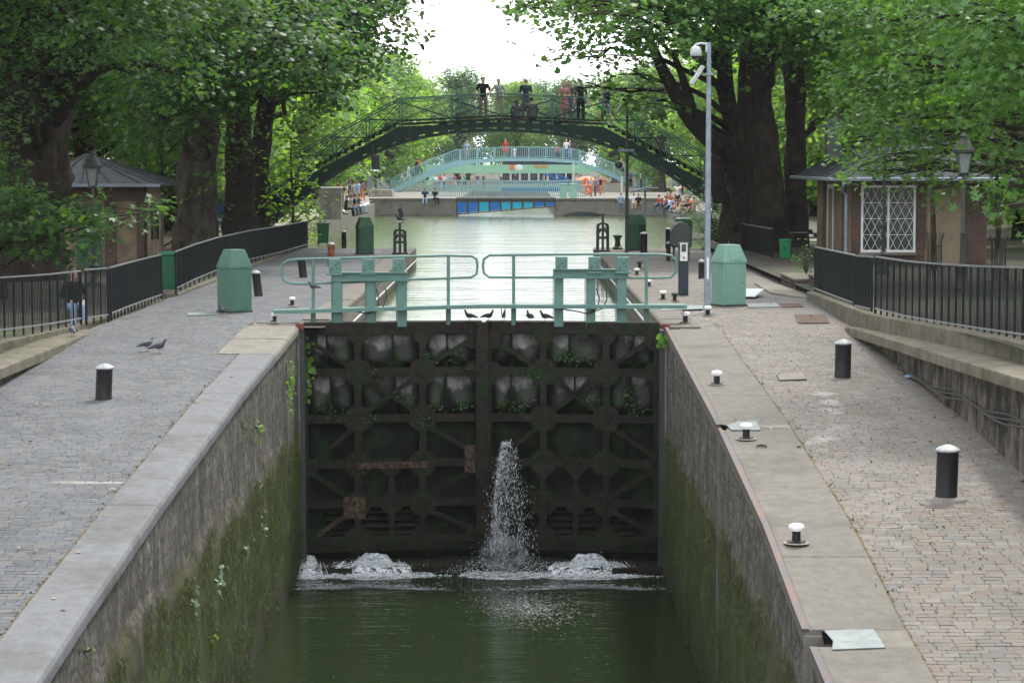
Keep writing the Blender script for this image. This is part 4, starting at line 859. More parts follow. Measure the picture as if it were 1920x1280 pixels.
bin_(onz(1283, 462, .0), .2, 'binGreen', 'big dark green bin behind the domed bottle bank cover', 1.15)
t = thing('domed_litter_box', 'dark rounded domed box standing on two posts on the upper right quay', 'litter box', onz(1277, 490, 0))
pf = [(-.36, .5), (-.40, .75), (-.37, 1.05), (-.27, 1.28), (-.12, 1.40), (.05, 1.42), (.2, 1.35), (.31, 1.15), (.36, .85), (.37, .5)]
m = MB(); m.prism(pf, -.28, .28, 'y'); part('hood', m, 'greydark', t, world=False, bevel=.06)
m = MB(); m.b2(-.3, -.22, -.05, .05, 0, .52); m.b2(.22, .30, -.05, .05, 0, .52); parts('leg', m, 'greydark', t, world=False)
# ticket terminal
t = thing('ticket_terminal', 'slim dark terminal with white front panel and red mark beside the camera pole', 'terminal', onz(1281, 555, 0)+Vector((0, 0, .02)))
m = MB(); m.box((0, 0, .43), (.26, .22, .86)); part('pedestal', m, mk('terminal_blue', (.03, .04, .055), None, 5, .4, .05), t, world=False, bevel=.02)
m = MB(); m.box((0, 0, 1.13), (.27, .24, .52)); h_ = part('head', m, 'greydark', t, world=False, bevel=.02)
m = MB(); m.box((0, -.124, 1.14), (.19, .01, .46)); part('front_panel', m, 'white', h_, world=False, bevel=.002)
m = MB(); m.box((0, -.132, 1.25), (.12, .008, .2)); part('screen', m, 'greydark', h_, world=False)
m = MB(); m.box((0, -.132, 1.01), (.05, .006, .02)); m.box((.012, -.132, .985), (.02, .006, .06)); m.box((-.012, -.132, .975), (.014, .006, .03)); part('red_mark', m, 'redpaint', h_, world=False)
m = MB(); m.box((0, 0, .87), (.24, .2, .02)); part('joint', m, 'iron', t, world=False)
# tall camera pole
P = onz(1326, 588, 0)+Vector((0, 0, .01)); t = thing('camera_pole', 'tall galvanised pole carrying a white dome camera and a grey panel', 'pole', P)
H = at(1320, 80, P.y).z - P.z
m = MB(); m.lathe([(.17, 0), (.17, .02), (.075, .03), (.07, 1.5), (.065, 3.5), (.05, H)], 16); part('shaft', m, 'galv', t, world=False, smooth=True)
m = MB(); m.tube([(0, 0, H-.05), (-.16, 0, H-.02), (-.30, 0, H-.04), (-.34, 0, H-.1)], .025, 8); m.b2(-.08, .0, -.03, .03, H-.22, H); part('arm', m, 'greylight', t, world=False, smooth=True)
m = MB(); m.lathe([(.03, .2), (.10, .16), (.13, .08), (.135, -.02), (.12, -.04)], 18, c=(-.30, 0, H-.27)); d_ = part('dome_housing', m, 'greylight', t, world=False, smooth=True)
m = MB(); m.sph((-.30, 0, H-.31), .10, 16); part('dome_lens', m, 'glassdark', d_, world=False, smooth=True)
m = MB(); m.box((-.27, -.02, H-.75), (.10, .22, .50), ry=R(33)); part('flat_antenna', m, 'greylight', t, world=False, bevel=.02)
m = MB(); m.bar((-.24, 0, H-.72), (.09, 0, H-.72), .03); m.b2(-.09, .09, -.09, .09, H-.75, H-.70); part('bracket', m, 'galv', t, world=False)
m = MB(); m.box((0, -.076, 1.05), (.05, .006, .5)); part('label_plate', m, 'white', t, world=False)
# thin lamp posts in the middle distance
P = onz(1175, 474, 0); t = thing('lamp_post', 'thin dark post with floodlight on top and a box halfway, on the upper right quay', 'lamp post', P); H = at(1175, 200, P.y).z
m = MB(); m.lathe([(.09, 0), (.07, .1), (.065, 2), (.05, H)], 12); part('shaft', m, 'greydark', t, world=False, smooth=True)
m = MB(); m.box((-.22, 0, H-.02), (.46, .2, .14), ry=R(-48)); part('floodlight', m, 'galv', t, world=False, bevel=.02)
zb = at(1172, 282, P.y).z; m = MB(); m.bar((-.35, 0, zb), (.28, 0, zb), .12, .1); part('bracket', m, 'galv', t, world=False)
m = MB(); m.sph((-.32, 0, zb-.55), .16, 12); m.tube([(-.32, 0, zb-.4), (-.32, 0, zb)], .03, 6); part('camera_globe', m, 'greydark', t, world=False, smooth=True)
P = onz(1209, 468, 0); t = thing('lamp_post', 'short grey post with a flat slanted lamp head right of the dark green cabinet', 'lamp post', P); H = at(1209, 357, P.y).z
m = MB(); m.lathe([(.05, 0), (.045, H)], 10); part('shaft', m, 'galv', t, world=False)
m = MB(); m.box((-.22, 0, H+.02), (.8, .3, .07), ry=R(-14)); part('lamp_head', m, 'galv', t, world=False, bevel=.01)
# old lanterns
def lantern(px, py, Y, base_z, label, s_=1., pole=True):
    p = at(px, py, Y); t = thing('lantern_post', label, 'street lamp', (p.x, Y, base_z), 0, 'old style lanterns under the trees'); z = p.z-base_z
    if pole:
        m = MB(); m.lathe([(.2, 0), (.2, .12), (.13, .2), (.12, .55), (.16, .6), (.07, .7), (.055, 1.4), (.075, 1.45), (.05, 1.5), (.04, z-.28), (.09, z-.24)], 14); part('pole', m, 'iron', t, world=False, smooth=True)
    m = MB(); n = 4
    for k in range(n):
        a, b = math.pi/4+k*math.pi/2, math.pi/4+(k+1)*math.pi/2; m.bar((.12*s_*math.cos(a), .12*s_*math.sin(a), z-.22*s_), (.21*s_*math.cos(a), .21*s_*math.sin(a), z+.22*s_), .02)
        m.bar((.12*s_*math.cos(a), .12*s_*math.sin(a), z-.22*s_), (.12*s_*math.cos(b), .12*s_*math.sin(b), z-.22*s_), .025); m.bar((.21*s_*math.cos(a), .21*s_*math.sin(a), z+.22*s_), (.21*s_*math.cos(b), .21*s_*math.sin(b), z+.22*s_), .03)
    part('cage', m, 'iron', t, world=False)
    m = MB(); m.lathe([(.115*s_, z-.2*s_), (.19*s_, z+.2*s_)], 4); m.v = [(x*.7071-y*.7071, x*.7071+y*.7071, q) for x, y, q in m.v]; part('glass', m, 'lampglass', t, world=False)
    m = MB(); m.lathe([(.25*s_, z+.23*s_), (.26*s_, z+.29*s_), (.19*s_, z+.34*s_), (.17*s_, z+.42*s_), (.08*s_, z+.5*s_), (.07*s_, z+.56*s_), (.10*s_, z+.58*s_), (.02*s_, z+.66*s_)], 12); part('hood', m, 'iron', t, world=False, smooth=True)
    return t
lantern(174, 332, 66, -.06, 'old black lantern hanging in front of the left kiosk roof', 1.15)
lantern(1807, 306, 57, .3, 'old lantern on a dark iron post before the buff wall of the right kiosk', 1.15)
lantern(1659, 270, 68, .2, 'dark iron lamp post standing in front of the lattice window', 1.0)
# railings
def fence(name, label, P, h, group, nb=.5, pick=.085, cat='railing', barw=.05):
    """P: polyline of base points; one thing"""
    t = thing(name, label, cat, P[0], 0, group); P = [Vector(p) for p in P]
    S_ = [0]
    for a, b in zip(P[:-1], P[1:]): S_.append(S_[-1]+(b-a).length)
    def pt(s):
        for i in range(len(P)-1):
            if s <= S_[i+1] or i == len(P)-2: u = (s-S_[i])/(S_[i+1]-S_[i]); return P[i].lerp(P[i+1], u)
    n = max(2, int(S_[-1]/.6)); pts = [pt(S_[-1]*i/n) for i in range(n+1)]
    m = MB()
    for a, b in zip(pts[:-1], pts[1:]): m.bar(a+Vector((0, 0, h)), b+Vector((0, 0, h)), .045, .03)
    part('top_rail', m, 'fencetop', t)
    m = MB()
    for a, b in zip(pts[:-1], pts[1:]): m.bar(a+Vector((0, 0, .12)), b+Vector((0, 0, .12)), .04, .03)
    part('bottom_rail', m, 'fencetop', t)
    m = MB(); s = 0
    while s <= S_[-1]+.001: q_ = pt(min(s, S_[-1])); m.b2(q_.x-.006, q_.x+.006, q_.y-.006, q_.y+.006, q_.z+.12, q_.z+h); s += pick
    part('pickets', m, 'fence', t)
    nbars = max(1, round(S_[-1]/nb))
    for i in range(nbars+1):
        q_ = pt(S_[-1]*i/nbars); w_ = .035 if (0 < i < nbars) else .05; m = MB(); m.box((q_.x, q_.y, q_.z+h/2-.03), (w_, w_, h+.02)); part('post', m, 'fence', t)
    return t
GF = 'black iron railings along the quays'
fence('railing', 'curved black railing at the far left corner of the photo', [at(-60, 636, 42.6), at(0, 630, 43.8), at(90, 618, 46.3), at(152, 607, 48.4)], 1.12, GF)
fence('railing_gate', 'narrow black gate section in the near left railing, in front of the seated person', [at(162, 606, 48.7), at(203, 600, 50.1)], 1.14, None, .5, .09, 'gate')
fence('railing', 'rising black railing between the narrow gate and the green bin on the left', [at(208, 597, 50.3), at(250, 580, 53.5), at(285, 567, 56.2), at(303, 561, 57.6)], 1.12, GF)
fence('railing', 'long black railing running away from the left green bin to the far shrubs', [at(330, 549, 60), at(365, 531, 64), at(410, 512, 69), at(470, 492, 77.5), at(530, 477, 86), at(576, 463, 95.5)], 1.08, GF, 1.0, .1)
fence('railing', 'short black railing in front of the big tree trunks on the right', [(8.3, 98, .05), (8.45, 92, .05), (8.7, 84, .08), (8.85, 79.5, .1)], 1.12, GF, .8, .1)
fence('railing', 'black railing in front of the right kiosk, left of the narrow gate', [at(1528, 549, 58.3), at(1560, 562, 54.5), at(1601, 578, 50.3)], 1.17, GF)
fence('railing_gate', 'narrow black gate section in the right railing before the kiosk', [at(1604, 583, 49.8), at(1634, 590, 47.4)], 1.2, None, .45, .09, 'gate')
fence('railing', 'long curved black railing above the right retaining wall', [at(1641, 589, 46.6), at(1700, 604, 44), at(1760, 615, 41.8), at(1830, 627, 39.2), at(1920, 641, 36), at(2000, 652, 33.6)], 1.17, GF)
fence('railing', 'low dark railing at the foot of the tree trunks beside the bright green bin', [at(1440, 480, 88), at(1515, 480, 88)], .9, GF, .5, .09)
# path right, ramp, plates, patches
m = MB()
for pts in ([(1405, 500), (1500, 500), (1540, 560), (1640, 600), (1560, 597), (1400, 577)],):
    k = len(m.v); m.v += [tuple(onz(a, b, .012)) for a, b in pts]; m.f.append(tuple(range(k, k+len(pts))))
struct('footpath', m, 'asphalt', 'grey footpath leading past the mint cabinet to the kiosk')
m = MB(); 
for pts, z in (([(1490, 590), (1547, 590), (1555, 606), (1496, 606)], 0),): m.v += [tuple(onz(a, b, .022)) for a, b in pts]; m.f.append((0, 1, 2, 3))
m.v += [(x, y, z+.012) for x, y, z in m.v]; m.f += [(4, 5, 6, 7), (0, 1, 5, 4), (1, 2, 6, 5), (2, 3, 7, 6), (3, 0, 4, 7)]
single('manhole_cover', m, 'rust', 'square rusty metal cover in the right quay setts', 'cover')
def plate(pts, z, mat, label, cat='plate', name='metal_plate', zf=None, th=.01):
    m = MB(); n = len(pts)
    for a, b in pts:
        p = ongr(a, b, zf) if zf else onz(a, b, 0)
        m.v.append((p.x, p.y, p.z+z))
    m.v += [(x, y, q+th) for x, y, q in m.v]; m.f.append(tuple(range(n-1, -1, -1))); m.f.append(tuple(range(n, 2*n)))
    for i in range(n): j = (i+1) % n; m.f.append((i, j, n+j, n+i))
    return single(name, m, mat, label, cat)
plate([(1400, 571), (1455, 570), (1462, 577), (1404, 578)], .02, 'plateblue', 'blue grey metal plate in the paving right of the mint cabinet')
plate([(1462, 571), (1500, 571), (1508, 577), (1466, 578)], .02, 'rust', 'small rusty plate in the paving right of the blue grey plate')
plate([(1240, 578), (1318, 576), (1318, 583), (1240, 586)], .045, 'plateblue', 'dark metal strip across the quay at the right end of the gate')
plate([(352, 588), (408, 587), (410, 592), (350, 593)], .02, 'plateblue', 'dark strip in the paving left of the green cabinet')  # bluish dark strip drawn as a thin slab on the paving
plate([(1545, 1190), (1638, 1188), (1660, 1222), (1560, 1226), (1562, 1210)], .045, 'plateblue', 'pale riveted steel plate over the near slot in the right coping', zf=zr)
plate([(1362, 803), (1385, 796), (1418, 795), (1426, 812), (1372, 812)], .045, 'plateblue', 'small grey green steel plate over the far slot in the right coping', zf=zr)
plate([(1455, 704), (1505, 702), (1513, 714), (1462, 716)], .03, 'concrete', 'worn sandy cover plate among the right quay setts', zf=zr)
r = random.Random(5)
def patch(cs, label, zf, n=16, dz=.034):
    m = MB()
    for (cx, cy, rx, ry) in cs:
        k = len(m.v); ph = r.random()*6; z0 = 0
        c = ongr(cx, cy, zf); m.v.append((c.x, c.y, c.z+dz))
        for j in range(n):
            a = 2*math.pi*j/n; q_ = 1+.3*math.sin(3*a+ph)+.2*math.sin(5*a+2*ph); p = ongr(cx+rx*q_*math.cos(a), cy+ry*q_*math.sin(a), zf); m.v.append((p.x, p.y, p.z+dz))
        for j in range(n): m.f.append((k, k+1+j, k+1+(j+1) % n))
        dz += .003
    return single('cement_patch', m, 'cementpatch', label, 'patch', kind='structure')
# holes at slots, ring
m = MB(); p = ongr(1428, 842, zr); m.tube([(p.x+.07*math.cos(a), p.y+.09*math.sin(a), p.z+.055) for a in np.linspace(0, 6.2832, 14)], .012, 6); single('mooring_ring', m, 'iron', 'small iron ring lying on the coping beside the broken edge plate', 'ring', smooth=True)
def hole(pts, label):
    plate(pts, .048, M.setdefault('void', mk('void_black', (.004, .004, .004), None, 5, 1, 0, spec=0)), label, 'hole', 'broken_gap', zf=zr, th=.004)
hole([(1540, 1190), (1566, 1204), (1562, 1215), (1545, 1216)], 'black broken gap beside the near steel plate')
hole([(1350, 801), (1366, 805), (1360, 811), (1354, 810)], 'small black gap beside the far steel plate')
# dark cables by the right wall and litter
m = MB()
for k in range(3):
    m.tube([(7.08-.015*k, y, interp(y, [20, 31, 46], [.2, .0, -.25])-.13+.05*math.sin(y*1.4+k)-.03*k) for y in np.linspace(24, 42.5, 60)], .016, 6)
m.tube([(7.08, 42.5, -.33), (7.0, 42.8, -.5), (6.95, 42.2, -.42), (6.85, 42.9, -.37), (6.7, 43, -.3)], .02, 6)
single('wall_cables', m, 'cable', 'bundle of dark cables sagging along the right retaining wall', 'cables', smooth=True)
m = MB(); p = ongr(1710, 710, zr); r3 = random.Random(3)
for k in range(5): m.box((p.x+r3.uniform(-.12, .12), p.y+r3.uniform(-.1, .1), p.z+.05), (.14, .1, .03), r3.random()*3, rx=r3.uniform(-.4, .4))
single('litter', m, 'c_paleblue', 'crumpled blue and white litter at the foot of the right wall', 'litter')
# planters
t = thing('brick_planter', 'stepped brick planter with stone rim at the corner before the right kiosk', 'planter', at(1500, 540, 62))
x0 = at(1480, 530, 64).x; m = MB(); m.b2(x0, x0+.9, 62.5, 66, 0, .28); m.b2(x0+.35, x0+1.0, 60.6, 62.5, 0, .42); part('brick_wall', m, 'brick', t)
m = MB(); m.b2(x0-.04, x0+.94, 62.52, 66.04, .281, .34); m.b2(x0+.31, x0+1.04, 60.56, 62.5, .421, .48); part('rim', m, 'ledge', t, bevel=.01)
m = MB(); a = onz(1382, 520, 0); m.prism([(a.x, 61), (a.x+.9, 57.8), (a.x+1.15, 57.8), (a.x+.6, 66), (a.x+.1, 66)], .0, .06); struct('ramp', m, 'concrete', 'sloped concrete edging behind the mint cabinet')
m = MB(); p = at(1395, 520, 60); m.box((p.x+.05, 59.6, .13), (.65, 1.6, .02), rx=R(4), rz=-.25); single('perforated_plate', m, 'greylight', 'pale ridged sheet lying on the slope behind the mint cabinet', 'sheet')

# ------------------------------------------------------------------ kiosks
def hiproof(mb, x0, x1, y0, y1, z0, ridge, zr_, th=.06):
    (rx0, ry0), (rx1, ry1) = ridge; k = len(mb.v)
    for dz in (0, -th): mb.v += [(x0, y0, z0+dz), (x1, y0, z0+dz), (x1, y1, z0+dz), (x0, y1, z0+dz), (rx0, ry0, zr_+dz), (rx1, ry1, zr_+dz)]
    F_ = [(0, 1, 4), (1, 2, 5, 4), (2, 3, 5), (3, 0, 4, 5)]
    for f in F_: mb.f.append(tuple(k+i for i in f)); mb.f.append(tuple(k+6+i for i in f[::-1]))
    for i, j in ((0, 1), (1, 2), (2, 3), (3, 0)): mb.f.append((k+i, k+6+i, k+6+j, k+j))
# right
X0, X1, Y0, Y1, ZB, ZE = 11.0, 15.35, 75, 84, .1, 3.0
t = thing('lock_keeper_kiosk', 'brick kiosk with zinc hip roof and white lattice window on the right', 'kiosk', (X0, Y0, ZB))
m = MB(); m.b2(X0, X1, Y0, Y1, ZB, ZE); part('wall', m, 'brickbuff', t)
m = MB()
for a, b in ((X0-.01, X0+.34), (X0+.62, X0+.72), (12.35, 13.25), (14.95, X1+.01)): pass
m.b2(X0-.012, X0+.26, Y0-.02, Y0+.3, ZB, ZE); m.b2(X0+.55, X0+2.35, Y0-.022, Y0-.001, ZB, ZB+.55); m.b2(X0+.38, X0+.62, Y0-.021, Y0-.001, ZB, ZE); m.b2(X0+2.05, X0+2.38, Y0-.021, Y0-.001, ZB+.55, ZE); m.b2(14.6, X1+.012, Y0-.02, Y0+.3, ZB, ZE)
m.b2(X0+.62, X0+2.05, Y0-.021, Y0-.001, 2.62, ZE)
parts('brick_quoin', m, 'brick', t)
m = MB(); m.b2(X0+2.42, 14.56, Y0-.012, Y0-.001, ZB+.02, ZE-.2); part('rendered_panel', m, 'buff', t)
wx0, wx1, wz0, wz1 = X0+.30, X0+2.0, .62, 2.6
wx0 = at(1616, 400, 75).x; wx1 = at(1714, 400, 75).x; wz0 = at(1660, 470, 75).z; wz1 = at(1660, 350, 75).z
wn = MB(); wn.b2(wx0, wx1, Y0-.05, Y0-.03, wz0, wz1); wo_ = part('window', wn, 'glassdark', t)
m = MB()
for x in (wx0, (wx0+wx1)/2, wx1): m.b2(x-.035, x+.035, Y0-.10, Y0-.02, wz0, wz1)
m.b2(wx0-.04, wx1+.04, Y0-.101, Y0-.022, wz0-.05, wz0+.03); m.b2(wx0-.04, wx1+.04, Y0-.101, Y0-.022, wz1-.03, wz1+.04); part('frame', m, 'white', wo_)
m = MB()
for side in (0, 1):
    a = wx0+.035 if side == 0 else (wx0+wx1)/2+.035; b = a+(wx1-wx0)/2-.07; n = 3; dw = (b-a)/3; dh = (wz1-wz0)/4
    for i in range(3):
        for j in range(4):
            xa, za = a+i*dw, wz0+j*dh; m.bar((xa, Y0-.07, za), (xa+dw, Y0-.07, za+dh), .012, .02, (0, 1, 0)); m.bar((xa+dw, Y0-.074, za), (xa, Y0-.074, za+dh), .012, .02, (0, 1, 0))
    for j in (1, 2, 3): 
        if j != 2 or 1: m.b2(a, b, Y0-.066, Y0-.05, wz0+j*dh+dh*.5-.008-dh*.5, wz0+j*dh+.008)
part('lattice', m, 'white', wo_)
m = MB(); m.b2(wx0-.08, wx1+.08, Y0-.14, Y0-.005, wz0-.14, wz0-.052); part('sill', m, 'concrete', wo_)
m = MB(); m.b2(X0-.03, X0-.001, 79.6, 80.8, ZB, 2.6); d_ = part('door', m, 'buff', t)
m = MB(); m.b2(X0-.05, X0-.02, 79.45, 79.6, ZB, 2.75); m.b2(X0-.05, X0-.02, 80.8, 80.95, ZB, 2.75); m.b2(X0-.05, X0-.02, 79.6, 80.8, 2.6, 2.75); part('frame', m, 'white', d_)
m = MB(); m.b2(X0-.022, X0-.001, 76.6, 77.4, ZB, ZE); m.b2(X0-.022, X0-.001, 81.6, 82.3, ZB, ZE); parts('brick_quoin', m, 'brick', t)
m = MB(); hiproof(m, X0-.8, X1+.8, Y0-.8, Y1+.8, ZE, ((13.2, 77.4), (13.2, 81.6)), 4.75); rf = part('roof', m, 'slate', t)
m = MB()
for i in range(9):
    u = (i+.5)/9; m.bar((X0-.8, Y0-.8+u*10.6, ZE+.03), (13.2, 77.4+u*4.2, 4.78), .03, .03)
for i in range(6):
    u = (i+.5)/6; m.bar((X0-.8+u*5.95, Y0-.8, ZE+.03), (13.2, 77.4, 4.78), .03, .03)
for a in ((X0-.8, Y0-.8), (X1+.8, Y0-.8)): m.bar((a[0], a[1], ZE+.02), (13.2, 77.4, 4.78), .06, .06)
part('standing_seam', m, 'slate', rf)
cx = at(1562, 260, 79).x; m = MB(); m.b2(cx-.24, cx+.24, 78.7, 79.3, 3.6, 4.9); m.b2(cx-.32, cx+.32, 78.6, 79.4, 4.7, 4.80); m.b2(cx-.20, cx+.20, 78.8, 79.2, 4.9, 5.02); ch = part('chimney', m, 'greydark', rf)
m = MB(); m.b2(X0-.9, X1+.9, Y0-.92, Y0-.8, ZE-.09, ZE+.02); m.b2(X0-.92, X0-.8, Y0-.9, Y1+.8, ZE-.09, ZE+.02); part('gutter', m, 'galv', t, bevel=.02)
m = MB(); gx = at(1585, 400, 75).x; m.tube([(X0-.45, Y0-.86, ZE-.05), (X0-.45, Y0-.8, ZE-.25), (gx-.15, Y0-.2, ZE-.42), (gx, Y0-.12, ZE-.55), (gx, Y0-.10, ZB)], .055, 10); part('downpipe', m, 'galv', t, smooth=True)
# left
X0, X1, Y0, Y1, ZE = -16.4, -12.46, 77, 80.9, 2.78
t = thing('brick_kiosk', 'brick kiosk with rusting zinc hip roof behind the left railing', 'kiosk', (X1, Y0, 0))
m = MB(); m.b2(X0, X1, Y0, Y1, -.05, ZE); part('wall', m, 'brickbuff', t)
m = MB(); m.b2(X1-.28, X1+.012, Y0-.02, Y0+.3, 0, ZE); m.b2(X1-1.35, X1-.95, Y0-.02, Y0-.001, 0, ZE); m.b2(X1-.001, X1+.022, Y1-.4, Y1+.01, 0, ZE); m.b2(X0, X1+.013, Y0-.021, Y0-.002, 2.2, ZE); parts('brick_quoin', m, 'brick', t)
m = MB(); m.b2(X1+.001, X1+.03, 78.4, 79.6, .9, 2.1); o = part('window', m, 'glassdark', t); m = MB(); m.b2(X1+.002, X1+.05, 78.3, 78.4, .85, 2.15); m.b2(X1+.002, X1+.05, 79.6, 79.7, .85, 2.15); part('frame', m, 'bark', o)
m = MB(); m.b2(X1-2.3, X1-1.45, Y0-.03, Y0-.001, 0, 2.1); part('door', m, 'cabdark', t)
apx = at(160, 290, 78.6); m = MB(); hiproof(m, X0-.6, X1+.55, Y0-.8, Y1+1.0, ZE, ((apx.x, 78.6), (apx.x, 79.6)), at(165, 291, 78.6).z); rf = part('roof', m, 'zinc', t)
m = MB(); az = at(165, 291, 78.6).z+.02
for i in range(5): u = (i+.5)/5; m.bar((X0-.6+u*(X1-X0+1.15), Y0-.8, ZE+.03), (apx.x, 78.6, az), .045, .05)
for i in range(6): u = (i+.5)/6; m.bar((X1+.55, Y0-.8+u*5.7, ZE+.03), (apx.x, 78.6+u, az), .045, .05)
m.bar((X1+.55, Y0-.8, ZE+.03), (apx.x, 78.6, az), .08, .07); part('standing_seam', m, 'zinc', rf)
m = MB(); p = at(228, 308, 78.5); m.box((p.x, 78.6, p.z), (.2, .2, .14)); part('vent', m, 'greydark', rf)
m = MB(); m.b2(X0-.6, X1+.65, Y0-.9, Y0-.8, ZE-.08, ZE+.02); part('gutter', m, 'galv', t)
m = MB(); m.tube([(X1+.04, Y0-.06, ZE-.02), (X1+.04, Y0-.06, 0)], .045, 8); part('downpipe', m, 'bark', t)

# ------------------------------------------------------------------ footbridges
BY0, BY1 = 99.2, 100.9
DX = [-14.5, -9.3, -5.07, -.65, 3.77, 8.0, 13.2]; DZ = [.25, 2.95, 5.20, 5.42, 5.20, 2.95, .25]
AX = [-12.5, -9.3, -7.4, -5.3, -2.74, -.6, 2.0, 3.9, 5.86, 8.0, 11]; AZ = [-.6, 1.95, 3.36, 4.26, 4.76, 4.88, 4.76, 4.26, 3.36, 2.08, -.5]
def dz_(x): return interp(x, DX, DZ)
_c = np.polyfit(AX, AZ, 6)
def az_(x): return float(np.polyval(_c, x))
t = thing('footbridge', 'dark green iron arch footbridge with steps and mesh railings, people standing on it', 'bridge', (-.65, 100, 0))
for Yf in (BY0, BY1):
    m = MB(); xs = np.linspace(-12.2, 10.9, 72)
    for a, b in zip(xs[:-1], xs[1:]):
        m.bar((a, Yf, az_(a)), (b, Yf, az_(b)), .22, .10)            # lower flange
        ta, tb = dz_(a)-.17, dz_(b)-.17; la, lb = max(az_(a)+.15, ta-1.3), max(az_(b)+.15, tb-1.3)
        la = min(la, ta-.14); lb = min(lb, tb-.14)
        k = len(m.v)
        for yy in (Yf-.02, Yf+.02): m.v += [(a, yy, la), (b, yy, lb), (b, yy, tb), (a, yy, ta)]
        m.f += [(k, k+1, k+2, k+3), (k+7, k+6, k+5, k+4), (k, k+4, k+5, k+1), (k+2, k+6, k+7, k+3)]
    x = -12
    while x < 10.8:
        m.b2(x, x+.30, Yf-.025, Yf+.025, az_(x+.1), max(az_(x)+.5, az_(x+.1)+.3)); x += .62
    part('arch_girder', m, 'bridgedark', t)
m = MB(); x = -4.95
while x < 3.7: m.b2(x, x+.285, BY0-.12, BY1+.12, dz_(x)-.07, dz_(x)); x += .29
part('deck', m, 'tread', t)
for s_, xa, xb in ((-1, -14.4, -5.0), (1, 13.1, 3.72)):
    m = MB(); n = 31 if s_ < 0 else 31
    for i in range(n):
        x0 = xa+(xb-xa)*i/n; x1 = xa+(xb-xa)*(i+1)/n; z = dz_(x1 if s_ < 0 else x1)-.0; m.b2(min(x0, x1)-.02, max(x0, x1), BY0-.1, BY1+.1, z-.05, z); m.b2(min(x0, x1)+(.0 if s_ < 0 else abs(x1-x0)-.02), min(x0, x1)+(.02 if s_ < 0 else abs(x1-x0)), BY0-.1, BY1+.1, z-.2, z-.05)
    part('steps', m, 'tread', t)
for Yf in (BY0-.15, BY1+.15):
    xs = [-14.2, -12.4, -10.9, -9.4, -7.9, -6.45, -5.0, -2.8, -.62, 1.55, 3.75, 5.2, 6.6, 8.1, 9.6, 11.1, 12.6]
    m = MB()
    for a, b in zip(xs[:-1], xs[1:]): m.bar((a, Yf, dz_(a)+1.05), (b, Yf, dz_(b)+1.05), .07, .05); 
    part('handrail', m, 'bridgerail', t)
    m = MB()
    for a, b in zip(xs[:-1], xs[1:]):
        m.bar((a, Yf, dz_(a)+.10), (b, Yf, dz_(b)+.10), .04, .05); m.bar((a, Yf, dz_(a)+.92), (b, Yf, dz_(b)+.92), .025, .025)
    part('lower_rail', m, 'bridgedark', t)
    for a in xs: m = MB(); m.bar((a, Yf, dz_(a)-.2), (a, Yf, dz_(a)+1.05), .05, .05, (0, 1, 0)); part('post', m, 'bridgerail', t)
    m = MB()
    for a, b in zip(xs[:-1], xs[1:]): m.bar((a, Yf, dz_(a)+.12), (b, Yf, dz_(b)+.9), .022, .03); m.bar((a, Yf+.012, dz_(a)+.9), (b, Yf+.012, dz_(b)+.12), .022, .03)
    part('cross_bracing', m, 'bridgedark', t)
    m = MB(); x = -14
    while x < 12.5:
        m.bar((x, Yf+.03, dz_(x)+.1), (x+.05, Yf+.03, dz_(x+.05)+.95), .003, .003); x += .08
    for k in range(10):
        for a, b in zip(xs[:-1], xs[1:]): m.bar((a, Yf+.036, dz_(a)+.14+k*.08), (b, Yf+.036, dz_(b)+.14+k*.08), .003, .003)
    part('wire_mesh', m, 'bridgerail', t)
m = MB()
for x in np.linspace(-11.5, 10.2, 26): m.b2(x-.03, x+.03, BY0+.03, BY1-.03, az_(x)+.02, az_(x)+.14)
part('cross_beams', m, 'bridgedark', t)
for px, py, s_, lab in ((730, 291, 1, 'black floodlight hanging below the left side of the footbridge'), (1150, 288, -1, 'black floodlight hanging below the right side of the footbridge')):
    p = at(px, py, 99); u = thing('floodlight', lab, 'floodlight', p, 0, 'floodlights under the footbridge')
    m = MB(); m.box((0, 0, 0), (.42, .3, .24), ry=R(28*s_)); part('housing', m, 'greydark', u, world=False, bevel=.02)
    m = MB(); m.box((.0, -.0, 0), (.5, .34, .03), ry=R(28*s_)); part('rim', m, 'iron', u, world=False)
    m = MB(); m.bar((0, .1, .1), (-.3*s_, .15, .45), .05); part('bracket', m, 'iron', u, world=False)
p = at(704, 305, 98.9); m = MB(); m.box((p.x, p.y, p.z), (.34, .25, .6)); m.bar((p.x-.1, p.y, p.z+.2), (p.x-.1, p.y, p.z+.8), .05); single('signal_box', m, 'greydark', 'black signal box hanging under the left flank of the footbridge', 'signal', bevel=.01)
# pale cabinet at the foot
p = at(621, 368, 130); t = thing('transformer_cabinet', 'pale grey metal cabinet on the left bank below the dark footbridge', 'cabinet', (p.x, 130, .3))
m = MB(); m.b2(p.x-.65, p.x+.6, 129.5, 130.5, .3, 2.05); part('body', m, 'concrete', t, bevel=.01)
m = MB(); m.b2(p.x-.7, p.x+.65, 129.45, 130.55, 2.05, 2.12); part('roof', m, 'greylight', t); m = MB(); m.b2(p.x-.02, p.x+.0, 129.485, 129.5, .4, 2.0); m.b2(p.x-.4, p.x-.2, 129.48, 129.5, 1.5, 1.56); part('door_seam', m, 'greydark', t)

